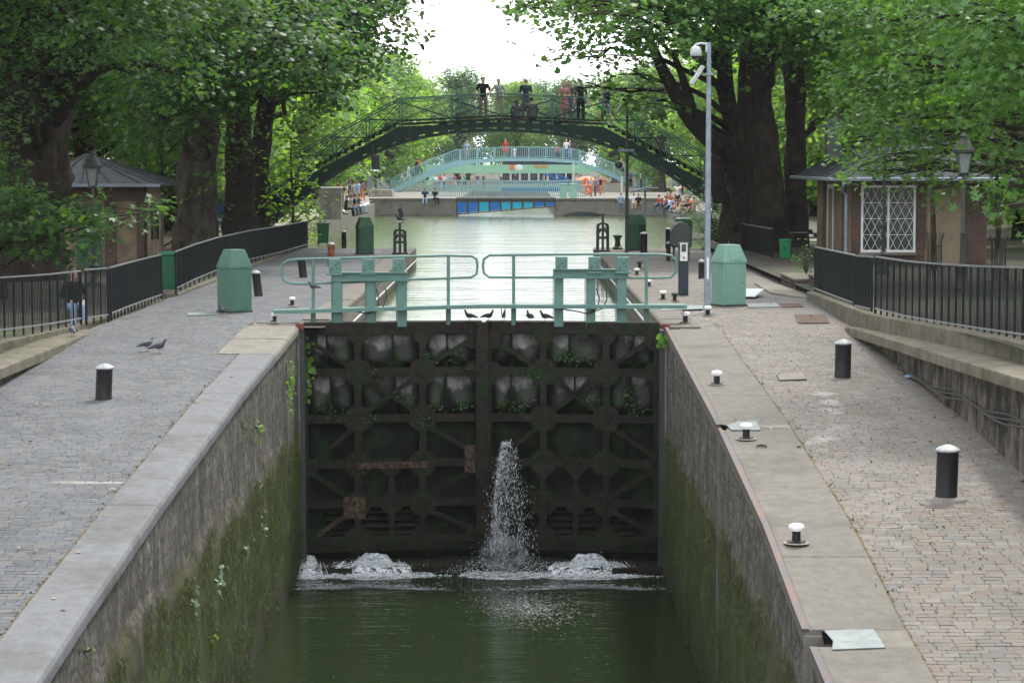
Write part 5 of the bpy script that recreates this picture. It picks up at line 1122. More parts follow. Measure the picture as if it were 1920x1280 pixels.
# second footbridge
Y2 = 240
def q2(px, py): v = at(px, py, Y2); return (v.x, v.z)
D2 = [q2(*p) for p in ((735, 355), (765, 340), (800, 322), (855, 301), (900, 298), (950, 296), (1020, 296), (1080, 300), (1120, 314), (1170, 334), (1215, 351))]
A2 = [q2(*p) for p in ((735, 363), (765, 350), (800, 333), (855, 312), (900, 305), (950, 302), (1020, 302), (1080, 306), (1120, 321), (1170, 342), (1215, 360))]
def f2(L): xs = [p[0] for p in L]; zs = [p[1] for p in L]; return lambda x: interp(x, xs, zs)
fd, fa = f2(D2), f2(A2)
t = thing('footbridge', 'pale green arched footbridge with white-green balusters far behind the dark one', 'bridge', (1, Y2, 0))
xs = np.linspace(D2[0][0], D2[-1][0], 60)
for Yf in (Y2-1.3, Y2+1.3):
    m = MB()
    for a, b in zip(xs[:-1], xs[1:]):
        k = len(m.v)
        for yy in (Yf-.05, Yf+.05): m.v += [(a, yy, fa(a)), (b, yy, fa(b)), (b, yy, fd(b)), (a, yy, fd(a))]
        m.f += [(k, k+1, k+2, k+3), (k+7, k+6, k+5, k+4), (k, k+4, k+5, k+1), (k+2, k+6, k+7, k+3)]
        m.bar((a, Yf, fa(a)), (b, Yf, fa(b)), .35, .06)
    part('arch_girder', m, 'bridgelight', t)
    m = MB()
    for a, b in zip(xs[:-1], xs[1:]): m.bar((a, Yf, fd(a)+1.1), (b, Yf, fd(b)+1.1), .09, .07)
    part('handrail', m, 'bridgelight', t)
    m = MB()
    for a, b in zip(xs[:-1], xs[1:]): m.bar((a, Yf, fd(a)+.12), (b, Yf, fd(b)+.12), .05, .05)
    x = xs[0]
    while x < xs[-1]: m.b2(x, x+.035, Yf-.02, Yf+.02, fd(x)+.1, fd(x)+1.1); x += .2
    part('balusters', m, 'bridgelight', t)
    for x in np.linspace(xs[0], xs[-1], 16): m = MB(); m.b2(x-.05, x+.05, Yf-.05, Yf+.05, fd(x), fd(x)+1.12); part('post', m, 'bridgelight', t)
m = MB()
for a, b in zip(xs[:-1], xs[1:]): m.bar((a, Y2, fd(a)-.04), (b, Y2, fd(b)-.04), 2.5, .06)
part('deck', m, 'concrete', t)
for px0, px1, pys, sd in ((700, 735, (337, 337), -1), (1215, 1258, (332, 331), 1)):
    a, b = at(px0, 356, Y2), at(px1, 356, Y2); m = MB(); 
    zt = fd(D2[0][0])+.0 if sd < 0 else at(1235, 352, Y2).z
    m.b2(a.x, b.x, Y2-1.35, Y2-1.28, zt+1.05, zt+1.12); x = a.x
    while x < b.x: m.b2(x, x+.035, Y2-1.33, Y2-1.3, zt, zt+1.06); x += .2
    part('landing_railing', m, 'bridgelight', t); m = MB(); m.b2(a.x, b.x, Y2-1.4, Y2+1.5, -.2, zt); part('abutment', m, 'rubble', t)
a, b = at(1258, 352, Y2), at(1295, 378, Y2-8); m = MB(); m.bar((a.x, Y2-1.3, a.z+1.1), (b.x, Y2-8, b.z+1.1), .09, .07)
for i in range(34): u = i/33; m.b2(a.x+(b.x-a.x)*u-.02, a.x+(b.x-a.x)*u+.02, Y2-1.3-6.7*u, Y2-1.26-6.7*u, a.z+(b.z-a.z)*u, a.z+(b.z-a.z)*u+1.1)
part('stair_railing', m, 'bridgelight', t)
m = MB(); m.prism([(a.x, -.2), (b.x, -.2), (b.x, b.z-.1), (a.x, a.z-.1)], Y2-8, Y2+1, 'y'); part('stair_wall', m, 'rubble', t)
# lower green road bridge arch behind
YB = 256
t = thing('swing_bridge_arch', 'flat leaf green bridge beam with red and white marks seen under the pale footbridge', 'bridge', (0, YB, 0))
a, b = at(800, 313, YB), at(1112, 313, YB); m = MB(); zt_, zb_ = at(950, 309, YB).z, at(950, 325, YB).z; m.b2(a.x, b.x, YB-.2, YB+.2, zb_, zt_); part('beam', m, 'bridgelight2', t)
p = at(962, 313, YB-.3); m = MB(); m.b2(p.x-.35, p.x+.1, YB-.26, YB-.21, p.z-.3, p.z+.25); part('red_mark', m, 'orangepaint', t)
p = at(973, 313, YB-.3); m = MB(); m.sph((p.x, YB-.22, p.z-.1), .45, 10, (1, .1, .8)); part('white_mark', m, 'white', t)
p = at(1015, 313, YB-.3); m = MB(); m.b2(p.x-.8, p.x+.7, YB-.25, YB-.21, p.z-.12, p.z+.22); part('ochre_mark', m, mk('ochre', (.45, .33, .12)), t)
lg = [at(816, 326, YB), at(808, 345, YB), at(802, 365, YB), at(796, 374, YB)]; m = MB(); m.tube([tuple(p) for p in lg], [.5, .42, .36, .34], 8); part('leg', m, 'bridgelight2', t)
p = at(806, 348, YB-.6); m = MB(); m.box((p.x, YB-.55, p.z), (.5, .05, .7), ry=R(14)); part('yellow_plate', m, mk('yellow', (.6, .45, .1)), t)
for px in (1075, 1166): a_ = at(px, 335, Y2-6); m = MB(); m.b2(a_.x-.1, a_.x+.1, Y2-6.1, Y2-5.9, .4, at(px, 305 if px < 1100 else 330, Y2).z); single('white_post', m, 'greylight', 'slim white pole standing %s the pale footbridge' % ('in front of' if px < 1100 else 'below the right stairs of'), 'pole')
# quay head of the far lock
YF = 181
xl, xr_ = at(855, 380, YF).x, at(1042, 380, YF).x
t = thing('quay_wall', 'long concrete quay wall closing the basin left of the blue bridge', 'wall', (xl-3, YF, -1)); t['kind'] = 'structure'
zt_ = at(800, 373, YF).z
m = MB(); m.b2(-11.6, xl, YF, YF+52, -2, zt_-.1); part('wall_face', m, 'concrete', t)
m = MB(); m.b2(-11.6, xl+.02, YF-.08, YF+.8, zt_-.1, zt_+.05); m.b2(-11.6, xl, YF-.7, YF, -2, WUP+.22); part('coping', m, 'coping', t, bevel=.02)
t = thing('quay_wall', 'long concrete quay wall with dark stain right of the blue bridge', 'wall', (xr_+3, YF, -1)); t['kind'] = 'structure'
m = MB(); m.b2(xr_, 12.3, YF, YF+52, -2, zt_-.1); part('wall_face', m, 'concrete', t)
m = MB(); m.b2(xr_-.02, 12.3, YF-.08, YF+.8, zt_-.1, zt_+.05); m.b2(xr_, 12.3, YF-.7, YF, -2, WUP+.15); part('coping', m, 'coping', t, bevel=.02)
pa = at(1092, 403, YF-.72); m = MB(); m.prism([(pa.x+1.5*math.cos(a), WUP+.01+.35*math.sin(a)) for a in np.linspace(0, math.pi, 12)], YF-.74, YF-.69, 'y'); part('culvert', m, 'glassdark', t)
t = thing('blue_bridge', 'low bridge deck with a row of bright blue panels across the far lock', 'bridge', ((xl+xr_)/2, YF+1, 0))
m = MB(); m.b2(xl, xr_, YF+.2, YF+4, zt_-.02, zt_+.1); part('deck', m, 'asphalt', t)
zt2 = at(900, 377, YF).z; zbl, zbr = at(860, 402, YF).z, at(1040, 387, YF).z
n = 9
M['blueA'] = plain('panel_blue', (.01, .16, .55), .35); M['blueB'] = plain('panel_cyan', (.01, .42, .62), .35)
for i in range(n):
    a = xl+(xr_-xl)*(i+.08)/n; b = xl+(xr_-xl)*(i+.9)/n; zb1 = zbl+(zbr-zbl)*(i+.08)/n+.08; zb2 = zbl+(zbr-zbl)*(i+.9)/n+.08; m = MB(); m.prism([(a, zb1), (b, zb2), (b, zt2-.06), (a, zt2-.06)], YF+.34, YF+.4, 'y'); part('panel', m, 'blueB' if i in (2, 4, 5, 6) else 'blueA', t)
m = MB()
for i in range(n+1): x = xl+(xr_-xl)*(i-.01)/n; m.b2(x-.06, x+.10, YF+.28, YF+.5, zbl+(zbr-zbl)*i/n, zt_)
m.bar((xl, YF+.4, zbl), (xr_, YF+.4, zbr), .2, .08); m.b2(xl, xr_, YF+.3, YF+.5, zt2-.08, zt_-.03); part('frame', m, 'greydark', t)
m = MB(); zr0 = zt_+.1
def balus(m, x0, x1, Y, z, h=.85, st=.16): 
    m.b2(x0, x1, Y-.06, Y+.06, z+h, z+h+.10); m.b2(x0, x1, Y-.03, Y+.03, z+.08, z+.12); x = x0
    while x < x1: m.b2(x, x+.07, Y-.03, Y+.03, z+.1, z+h); x += st
balus(m, at(800, 360, YF+1).x, at(1098, 360, YF+1).x, YF+1, zr0); single('quay_railing', m, 'bridgelight', 'pale green balustrade running along the deck above the blue panels', 'railing')
m = MB(); balus(m, at(735, 360, 228).x, at(1100, 360, 228).x, 228, zt_+.0, 1.0, .2); single('quay_railing', m, 'bridgelight', 'second pale balustrade further back below the pale footbridge', 'railing')
m = MB(); p0, p1 = at(940, 352, 205), at(1052, 357, 205); m.b2(p0.x, p1.x, 205, 205.4, p1.z-.1, p0.z); single('blue_hoarding', m, 'bluepaint', 'dark blue panel strip behind the middle of the balustrade', 'hoarding')
for px in (1056, 1075): p = at(px, 372, 190); m = MB(); m.b2(p.x-.3, p.x+.3, 189.8, 190.4, p.z, p.z+1.15); m.b2(p.x-.35, p.x+.35, 189.75, 190.45, p.z+1.15, p.z+1.2); single('control_box', m, 'bridgelight2', 'small leaf green box %s on the quay right of the blue panels' % ('nearer the panels' if px == 1056 else 'farther from the panels'), 'box', 'green boxes', bevel=.02)
# road level block left of bridge 2
p0, p1 = at(690, 372, 200), at(735, 372, 200); m = MB(); m.b2(p0.x, p1.x, 200, 204, .3, at(700, 356, 200).z); single('stone_plinth', m, 'rubble', 'grey stone plinth at the left foot of the pale footbridge', 'plinth', bevel=.03)
# blue stair truss and far buildings behind
m = MB(); a, b = at(1010, 310, 300), at(1068, 338, 300); m.bar(tuple(a), tuple(b), .3, .25); m.bar((a.x, a.y, a.z-.7), (b.x, b.y, b.z-.7), .3, .2)
for i in range(12): u = i/12; p = a.lerp(b, u); m.bar((p.x, p.y, p.z), (p.x+.3, p.y, p.z-.7), .12)
single('blue_truss', m, 'bluepaint', 'bright blue sloping truss far behind under the bridges', 'truss')

# ------------------------------------------------------------------ people
def voxel(o, v, sm=2):
    m = o.modifiers.new('remesh', 'REMESH'); m.mode = 'VOXEL'; m.voxel_size = v; m.use_smooth_shade = True
    if sm: s_ = o.modifiers.new('smooth', 'SMOOTH'); s_.iterations = sm; s_.factor = .5
POSES = {
 'rail': dict(pel=(0, 0, .93), ch=(0, .05, 1.36), el=[(-.31, .10, 1.14), (.31, .10, 1.14)], ha=[(-.26, .36, 1.07), (.26, .36, 1.07)], kn=[(-.11, .03, .50), (.11, .02, .50)], ft=[(-.13, -.02, .07), (.13, -.02, .07)], look=(0, .25, -.12)),
 'rail1': dict(pel=(0, 0, .93), ch=(.02, .03, 1.36), el=[(-.28, .02, 1.12), (.36, .12, 1.18)], ha=[(-.16, .24, 1.02), (.52, .33, 1.07)], kn=[(-.09, .04, .50), (.11, .0, .50)], ft=[(-.09, 0, .07), (.14, -.02, .07)], look=(-.1, .25, -.14)),
 'stand': dict(pel=(0, 0, .93), ch=(0, -.01, 1.37), el=[(-.28, -.05, 1.11), (.28, -.05, 1.11)], ha=[(-.28, .08, .88), (.28, .08, .88)], kn=[(-.10, .02, .50), (.10, .03, .50)], ft=[(-.11, -.02, .07), (.12, -.01, .07)], look=(0, .25, 0)),
 'folded': dict(pel=(0, 0, .93), ch=(0, .02, 1.37), el=[(-.27, .08, 1.13), (.27, .08, 1.13)], ha=[(.10, .28, 1.12), (-.10, .27, 1.15)], kn=[(-.10, .02, .50), (.10, .03, .50)], ft=[(-.11, -.02, .07), (.12, -.01, .07)], look=(.05, .25, -.08)),
 'walk': dict(pel=(0, 0, .91), ch=(0, .06, 1.34), el=[(-.27, -.12, 1.10), (.27, .08, 1.12)], ha=[(-.25, -.10, .86), (.26, .30, 1.02)], kn=[(-.10, .22, .50), (.10, -.06, .50)], ft=[(-.10, .28, .09), (.11, -.30, .13)], look=(0, .25, -.1)),
 'sit': dict(pel=(0, 0, .13), ch=(0, .06, .56), el=[(-.28, .10, .36), (.28, .10, .36)], ha=[(-.15, .34, .24), (.15, .34, .24)], kn=[(-.12, .44, .13), (.13, .44, .13)], ft=[(-.13, .48, -.29), (.14, .52, -.28)], look=(0, .25, -.08)),
 'sitback': dict(pel=(0, 0, .12), ch=(0, -.10, .54), el=[(-.30, -.22, .33), (.30, -.22, .33)], ha=[(-.32, -.36, .05), (.32, -.36, .05)], kn=[(-.14, .38, .36), (.12, .42, .30)], ft=[(-.15, .60, .07), (.14, .74, .07)], look=(.1, .25, -.03)),
 'sitfloor': dict(pel=(0, 0, .12), ch=(0, .05, .54), el=[(-.27, .16, .38), (.27, .16, .38)], ha=[(-.10, .42, .40), (.10, .42, .40)], kn=[(-.16, .40, .42), (.15, .42, .40)], ft=[(-.14, .56, .06), (.14, .60, .06)], look=(0, .25, -.1)),
 'bend': dict(pel=(0, -.12, .80), ch=(0, .22, 1.10), el=[(-.24, .34, .84), (.24, .36, .86)], ha=[(-.14, .50, .70), (.14, .52, .74)], kn=[(-.11, .10, .46), (.11, .02, .46)], ft=[(-.11, .02, .07), (.12, -.14, .07)], look=(0, .22, -.12)),
}
def person(label, loc, rz, pose, H=1.75, shirt='black', legs='jeans', hair='hairbrown', hi=True, group=None, female=False, sleeve=.5, shorts=False, dress=False, bag=None, lift=0, longhair=False):
    P = POSES[pose]; k = H/1.75; V = lambda p: Vector(p)*k
    t = thing('person', label, 'person', loc, rz, group)
    pel, ch = V(P['pel']), V(P['ch']); ax = (ch-pel).normalized(); sw = (.165 if female else .19)*k
    sh = [ch+ax*.05*k+Vector((s*sw, 0, 0)) for s in (-1, 1)]; neck = ch+ax*.13*k
    look = Vector(P['look']).normalized(); head = neck+ax*.135*k+Vector((look.x, look.y, 0))*.03*k; sg = 10 if hi else 7
    def torso(m, g_=0):
        m.sph(pel, (.145+g_)*k, sg, (1.12 if female else 1.05, .78, .8)); mid = pel.lerp(ch, .5); m.sph(mid, (.125+g_)*k, sg, (1, .8, 1.3)); m.sph(ch-ax*.03*k, (.15+g_)*k, sg, (1.12, .78, 1.05))
        for s in sh: m.sph(s, (.062+g_)*k, sg)
        m.tube([sh[0], sh[1]], (.058+g_)*k, sg); m.tube([pel, mid, ch], [(.12+g_)*k, (.115+g_)*k, (.13+g_)*k], sg)
    b = MB(); torso(b); b.tube([ch, neck, head], [.07*k, .052*k, .05*k], sg)
    b.sph(head+Vector((0, 0, .02*k)), .088*k, sg+4, (.86, 1.0, 1.12)); jaw = head+Vector((look.x*.03, look.y*.03, -.05))*k; b.sph(jaw, .058*k, sg)
    nose = head+Vector((look.x*.095, look.y*.095, -.012))*k; b.cone2(head+Vector((look.x*.07, look.y*.07, .02))*k, nose, .012*k, .015*k, 6)
    side = Vector((look.y, -look.x, 0))
    for s in (-1, 1): b.sph(head+side*s*.08*k, .022*k, 6, (.6, 1, 1.3))
    for i in (0, 1):
        e, h = V(P['el'][i]), V(P['ha'][i]); b.cone2(sh[i], e, .048*k, .036*k, sg); b.cone2(e, h, .036*k, .025*k, sg)
        d = (h-e).normalized(); pn = h+d*.045*k; b.cone2(h, pn, .027*k, .034*k, sg)
        if hi:
            sx = d.cross(Vector((0, 0, 1))); sx = sx.normalized() if sx.length > .1 else Vector((1, 0, 0)); up = sx.cross(d)
            for q, (o_, L) in enumerate(((-.027, .058), (-.009, .068), (.009, .064), (.027, .05))):
                a = pn+sx*o_*k+d*.02*k; m1 = a+d*L*.55*k-up*.006*k; m2 = m1+d*L*.4*k-up*.022*k; b.cone2(a, m1, .0098*k, .009*k, 6); b.cone2(m1, m2, .009*k, .008*k, 6)
            th = h+d*.015*k+sx*(-.028 if i else .028)*k; b.cone2(th, th+d*.035*k+sx*(-.03 if i else .03)*k-up*.01*k, .012*k, .010*k, 6)
        hp = pel+Vector(((-1, 1)[i]*.09*k, 0, -.03*k)); kn, ft = V(P['kn'][i]), V(P['ft'][i]); b.cone2(hp, kn, .082*k, .055*k, sg); b.cone2(kn, ft, .055*k, .036*k, sg)
        b.cone2(ft+Vector((0, -.02, -.02))*k, ft+Vector((0, .13, -.035))*k, .036*k, .03*k, sg)
    o = part('body', b, 'skin', t, world=False); voxel(o, (.0085 if hi else .022)*k)
    if hi:
        e_ = MB()
        for s in (-1, 1): e_.sph(head+look*.078*k+side*s*.032*k+Vector((0, 0, .018*k)), .0125*k, 8)
        part('eyes', e_, 'glassdark', t, world=False); e_ = MB(); e_.sph(head+look*.088*k+Vector((0, 0, -.052*k)), .016*k, 8, (1.2, .6, .35)); part('mouth', e_, 'c_pink', t, world=False)
    c = MB(); torso(c, .012)
    for i in (0, 1):
        e = V(P['el'][i]); en = sh[i].lerp(e, min(1, sleeve*1.4)); c.cone2(sh[i], en, .063*k, .052*k, sg)
        if sleeve > .8: c.cone2(e, e.lerp(V(P['ha'][i]), .9), .05*k, .036*k, sg)
    if dress:
        c.tube([pel+ax*.1*k, pel+Vector((0, .02, -.12))*k, pel+Vector((0, .03, -.38))*k], [.16*k, .20*k, .23*k], 12)
    o = part('shirt' if not dress else 'dress', c, 'c_'+shirt, t, world=False); voxel(o, (.012 if hi else .026)*k, 3)
    c = MB(); c.sph(pel+Vector((0, 0, -.02*k)), .155*k, sg, (1.1, .82, .75)); sh_ = MB()
    for i in (0, 1):
        hp = pel+Vector(((-1, 1)[i]*.09*k, 0, -.03*k)); kn, ft = V(P['kn'][i]), V(P['ft'][i])
        if shorts or dress: c.cone2(hp, hp.lerp(kn, .8 if shorts else .4), .098*k, .08*k, sg)
        else: c.cone2(hp, kn, .095*k, .072*k, sg); c.cone2(kn, kn.lerp(ft, .93), .072*k, .058*k, sg)
        f = V(P['ft'][i]); sh_.cone2(f+Vector((0, -.03, -.025))*k, f+Vector((0, .15, -.035))*k, .042*k, .036*k, sg)
    o = part('trousers' if not (shorts or dress) else 'shorts', c, 'c_'+legs, t, world=False); voxel(o, (.012 if hi else .026)*k, 2)
    part('shoes', sh_, 'c_charcoal' if not shorts else 'c_white', t, world=False, smooth=True)
    if hair:
        c = MB(); back = -Vector((look.x, look.y, 0)).normalized(); c.sph(head+Vector((0, 0, .045*k))+back*.018*k, .096*k, 12, (.9, 1, 1.0))
        if longhair: c.cone2(head+back*.06*k, neck+back*.09*k-ax*.12*k, .07*k, .045*k, 8)
        part('hair', c, hair, t, world=False, smooth=True)
    if bag:
        c = MB(); c.sph(ch-Vector((0, .17, .08))*k, .15*k, 10, (1, .6, 1.3)); part('backpack', c, 'c_'+bag, t, world=False, smooth=True)
    return t
pi = math.pi
GP = 'people on the dark footbridge'
def bp_(px, Y, up=0): x = at(px, 200, Y).x; return (x, Y, dz_(x)+up)
person('man in black T-shirt and khaki trousers leaning with both hands on the bridge rail', bp_(906, 99.75), pi, 'rail', 1.80, 'black', 'khaki', 'hairbrown', group=GP)
person('woman in grey top and beige trousers resting one arm on the bridge rail', bp_(936, 99.7), pi, 'rail1', 1.70, 'grey', 'beige', 'hairgrey', group=GP, female=True)
person('grey haired person in dark blue top standing with their back to us at bridge centre', bp_(986, 100.45), .1, 'folded', 1.76, 'navy', 'charcoal', 'hairgrey', group=GP)
person('small long haired person in grey seated on the bridge deck at the left of two', bp_(969, 99.5), .15, 'sitfloor', 1.60, 'charcoal', 'navy', 'hairbrown', group=GP, female=True, longhair=True, sleeve=1)
person('broad person in dark grey jacket seated on the bridge deck at the right of two', bp_(996, 99.5), -.1, 'sitfloor', 1.80, 'charcoal', 'navy', 'hairbrown', group=GP, sleeve=1)
person('woman with long reddish hair in pink and brown dress leaning on the bridge rail', bp_(1058, 99.75), pi+.15, 'folded', 1.68, 'pink', 'brown', mk('hair_red', (.22, .08, .04), None, 20, .6, .3), group=GP, female=True, dress=True, longhair=True)
person('person in jeans partly hidden behind the woman in the pink dress', bp_(1066, 100.5), pi-.3, 'stand', 1.78, 'charcoal', 'jeans', 'hairbrown', group=GP, sleeve=1)
person('fair haired man in black shirt and trousers half hidden by hanging leaves', bp_(1089, 99.8), pi+.1, 'stand', 1.80, 'black', 'black', 'hairblond', group=GP)
person('woman in navy top and grey shorts with backpack coming down the bridge steps', bp_(1138, 100.0), -pi/2-.9+pi, 'walk', 1.76, 'navy', 'grey', mk('hair_auburn', (.16, .06, .03), None, 20, .6, .3), group=GP, female=True, shorts=True, bag='black')
person('blond child in green shirt bending down on the top bridge steps', bp_(1131, 99.6), pi/2+.5, 'bend', 1.12, 'green', 'black', 'hairblond', group=GP)
person('person in dark top and pale blue trousers sitting behind the left railing', (at(136, 560, 50.5).x, 50.5, -.06+.30), pi+.5, 'sit', 1.72, 'black', 'paleblue', 'hairbrown', female=True, sleeve=1)
x = at(136, 560, 50.5).x; m = MB(); m.box((x, 50.62, .10), (.5, .45, .32)); single('stone_block', m, 'concrete', 'low stone block under the seated person behind the left railing', 'block', bevel=.02)
# seated people on the basin banks (far)
GS = 'people sitting along the banks of the basin'
def far(label, px, py, Y, rz, pose, H, shirt, legs, hair='hairbrown', group=GS, **k):
    p = at(px, py, Y); return person(label, p, rz, pose, H, shirt, legs, hair, hi=False, group=group, **k)
for i, (px, sh_, lg_, lab) in enumerate(((648, 'black', 'black', 'leftmost of four friends sitting on the left bank in black'), (656, 'grey', 'jeans', 'second of the friends on the left bank in grey and jeans'), (663, 'navy', 'charcoal', 'third of the friends on the left bank in navy'), (671, 'charcoal', 'paleblue', 'rightmost of the four friends on the left bank in pale jeans'))):
    far(lab, px, 395-i*1.5, 141+i*4, -pi/2+.3, 'sit', 1.75, sh_, lg_)
far('person in black reclining beside a tan bag on the left bank', 626, 402, 138, -pi/2, 'sitback', 1.7, 'black', 'beige')
far('person in navy and pale jeans sitting alone on top of the far left quay wall', 797, 375, 181, pi, 'sit', 1.75, 'navy', 'paleblue')
far('person in black and navy sitting beside the one in pale jeans on the far wall', 815, 375, 181, pi+.5, 'sit', 1.72, 'black', 'navy')
far('person in blue denim crouching on the far quay right of the white pole', 1164, 384, 178, pi, 'sit', 1.7, 'paleblue', 'jeans')
far('person in beige trousers sitting by the stairs on the far right quay', 1188, 384, 178, pi, 'sit', 1.7, 'white', 'beige')
far('person with a dark bag sitting right of the beige trousers on the far right quay', 1197, 386, 176, pi, 'sit', 1.7, 'black', 'brown')
cols_c = [('red', 'red'), ('navy', 'navy'), ('white', 'white'), ('grey', 'grey'), ('orange', 'orange'), ('paleblue', 'pale blue'), ('black', 'black'), ('pink', 'pink'), ('beige', 'beige')]
names = [('red', 'jeans'), ('orange', 'navy'), ('purple', 'charcoal'), ('white', 'jeans'), ('grey', 'black'), ('pink', 'paleblue'), ('brown', 'grey'), ('paleblue', 'beige'), ('black', 'khaki')]
for i, (a, b) in enumerate(names):
    Yc = 168-i*3.6; px = 1238+i*6.5
    far('%s wearing %s top and %s trousers on the right bank picnic edge' % (['person', 'seated person', 'picnicker', 'young person'][i % 4], {'paleblue': 'pale blue'}.get(a, a), {'paleblue': 'pale blue', 'jeans': 'blue denim'}.get(b, b)), px, 389+i*1.6, Yc, pi/2+.5+rnd.uniform(-.5, .5), ['sit', 'sitback', 'sitfloor'][i % 3], 1.72, a, b, ['hairbrown', 'hairblond', 'hairbrown'][i % 3])
for i in range(9):
    a, b = cols_c[(i*3+1) % 9], cols_c[(i*4+2) % 9]
    far('picnicker number-free %s' % i if 0 else 'person in %s with %s trousers in back row of right bank picnickers' % (a[1], b[1]), 1252+i*6, 383+i*1.8, 166-i*3.4, pi/2+.5+rnd.uniform(-.8, .8), ['sitfloor', 'sit', 'sitback'][i % 3], 1.7, a[0], b[0], ['hairblond', 'hairbrown', 'hairbrown'][i % 3])
for i in range(7):
    a, b = cols_c[(i*2+4) % 9], cols_c[(i*5+1) % 9]
    p = at(632+i*8, 380, 150+i*5); person('person in %s with %s trousers on the left bank below the dark bridge' % (a[1], b[1]), (max(p.x, -13.3) if p.x < -11.6 else -11.9, 150+i*5, .45), rnd.random()*6, 'stand' if i % 2 else 'walk', 1.7, a[0], b[0], 'hairbrown', hi=False, group=GS)
far('person in white vest standing with raised drink among the right bank picnickers', 1270, 392, 150, pi, 'walk', 1.75, 'white', 'navy', sleeve=.1)
G2 = 'people on and around the pale footbridge'
def b2(label, px, H, sh_, lg_, rz=pi, pose='stand', dy=0, **k):
    x = at(px, 300, Y2).x; return person(label, (x, Y2+dy, fd(x)), rz, pose, H*1.12, sh_, lg_, k.pop('hair', 'hairbrown'), hi=False, group=G2, **k)
b2('person in pale blue shirt standing at the left end of the pale bridge deck', 876, 1.75, 'paleblue', 'grey', hair='hairgrey', pose='rail')
b2('person in coral dress with white hat left of centre on the pale bridge', 948, 1.7, 'red', 'white', dress=True, female=True, hair='hairgrey')
b2('small child in white on the pale bridge beside the coral dress', 965, 1.0, 'white', 'white', hair='hairblond')
b2('child in red top on the pale bridge right of centre', 1046, 1.25, 'red', 'navy')
b2('man in white T-shirt and blue jeans on the pale bridge', 1062, 1.85, 'white', 'jeans', hair='hairblond')
b2('person in purple and pale top beside the man in white on the pale bridge', 1069, 1.75, 'purple', 'paleblue', hair='hairblond', dy=.6)
b2('person in black top with ochre bag climbing the left stairs of the pale bridge', 780, 1.75, 'black', 'jeans', pose='walk', rz=-pi/2, sleeve=1)
b2('person in ochre coat behind the one in black on the left stairs', 786, 1.7, 'orange', 'navy', pose='walk', rz=-pi/2, longhair=True)
b2('person in grey top and white trousers at the foot of the left stairs', 753, 1.7, 'grey', 'white', pose='walk', rz=-pi/2)
b2('person all in white at the foot of the left stairs', 765, 1.65, 'white', 'white', pose='walk', rz=-pi/2)
b2('man in pale shirt and black shorts on the right stairs of the pale bridge', 1168, 1.8, 'beige', 'black', pose='walk', rz=pi/2, shorts=True, hair='hairblond')
G3 = 'crowd on the quays behind the pale footbridge'
r = random.Random(77); cols = ['red', 'white', 'navy', 'grey', 'orange', 'paleblue', 'pink', 'black', 'green', 'beige', 'purple', 'charcoal']
spots = [(640, 200, 1), (649, 205, 1), (657, 200, 1), (667, 210, 1), (694, 236, 1), (845, 262, 0), (852, 264, 0), (861, 262, 0), (872, 266, 0), (884, 270, 0), (895, 266, 0), (906, 268, 0), (826, 258, 0), (833, 256, 0), (966, 266, 1), (1020, 268, 1), (1100, 206, 1), (1108, 200, 1), (1116, 204, 1), (1126, 210, 1), (1192, 236, 2), (1202, 237, 2), (1182, 238, 2), (1272, 215, 1), (1280, 212, 1), (818, 250, 0), (940, 262, 0), (1122, 222, 1), (1132, 224, 0)]
for i, (px, Y, k_) in enumerate(spots):
    a, b = cols[i % 12], cols[(i*5+3+(i//12)*2) % 12]; z = .5 if k_ < 2 else at(1235, 352, Y2).z
    where = 'left of the pale bridge' if px < 730 else ('under left half of pale bridge' if px < 960 else ('under right half of pale bridge' if px < 1150 else 'on right landing of pale bridge' if k_ == 2 else 'on the road behind the right bank'))
    person('figure in %s top and %s trousers %s' % (a.replace('paleblue', 'pale blue'), b.replace('paleblue', 'pale blue'), where), (at(px, 350, Y).x, Y, z+(0 if k_ else -.0)), r.random()*6.28, 'stand' if k_ else 'sit' if 0 else 'walk', 1.72, a, b, ['hairbrown', 'hairblond', 'hairgrey'][i % 3], hi=False, group=G3)
# life buoys
t = thing('lifebuoy_stand', 'cluster of orange rings on a white stand right of the far quay', 'lifebuoy', at(1100, 366, 186)); t.scale = (.62, .62, .8)
for k_, (dx, dz) in enumerate(((-.45, .5), (.35, .55), (-.1, 1.2), (.1, .35))):
    m = MB(); m.tube([(dx+.36*math.cos(a), .1*k_, dz+.1+.36*math.sin(a)) for a in np.linspace(0, 6.2832, 16)], .09, 8); part('ring', m, 'orangepaint', t, world=False, smooth=True)
m = MB(); m.b2(-.05, .05, .4, .5, 0, 1.9); part('stand', m, 'white', t, world=False)

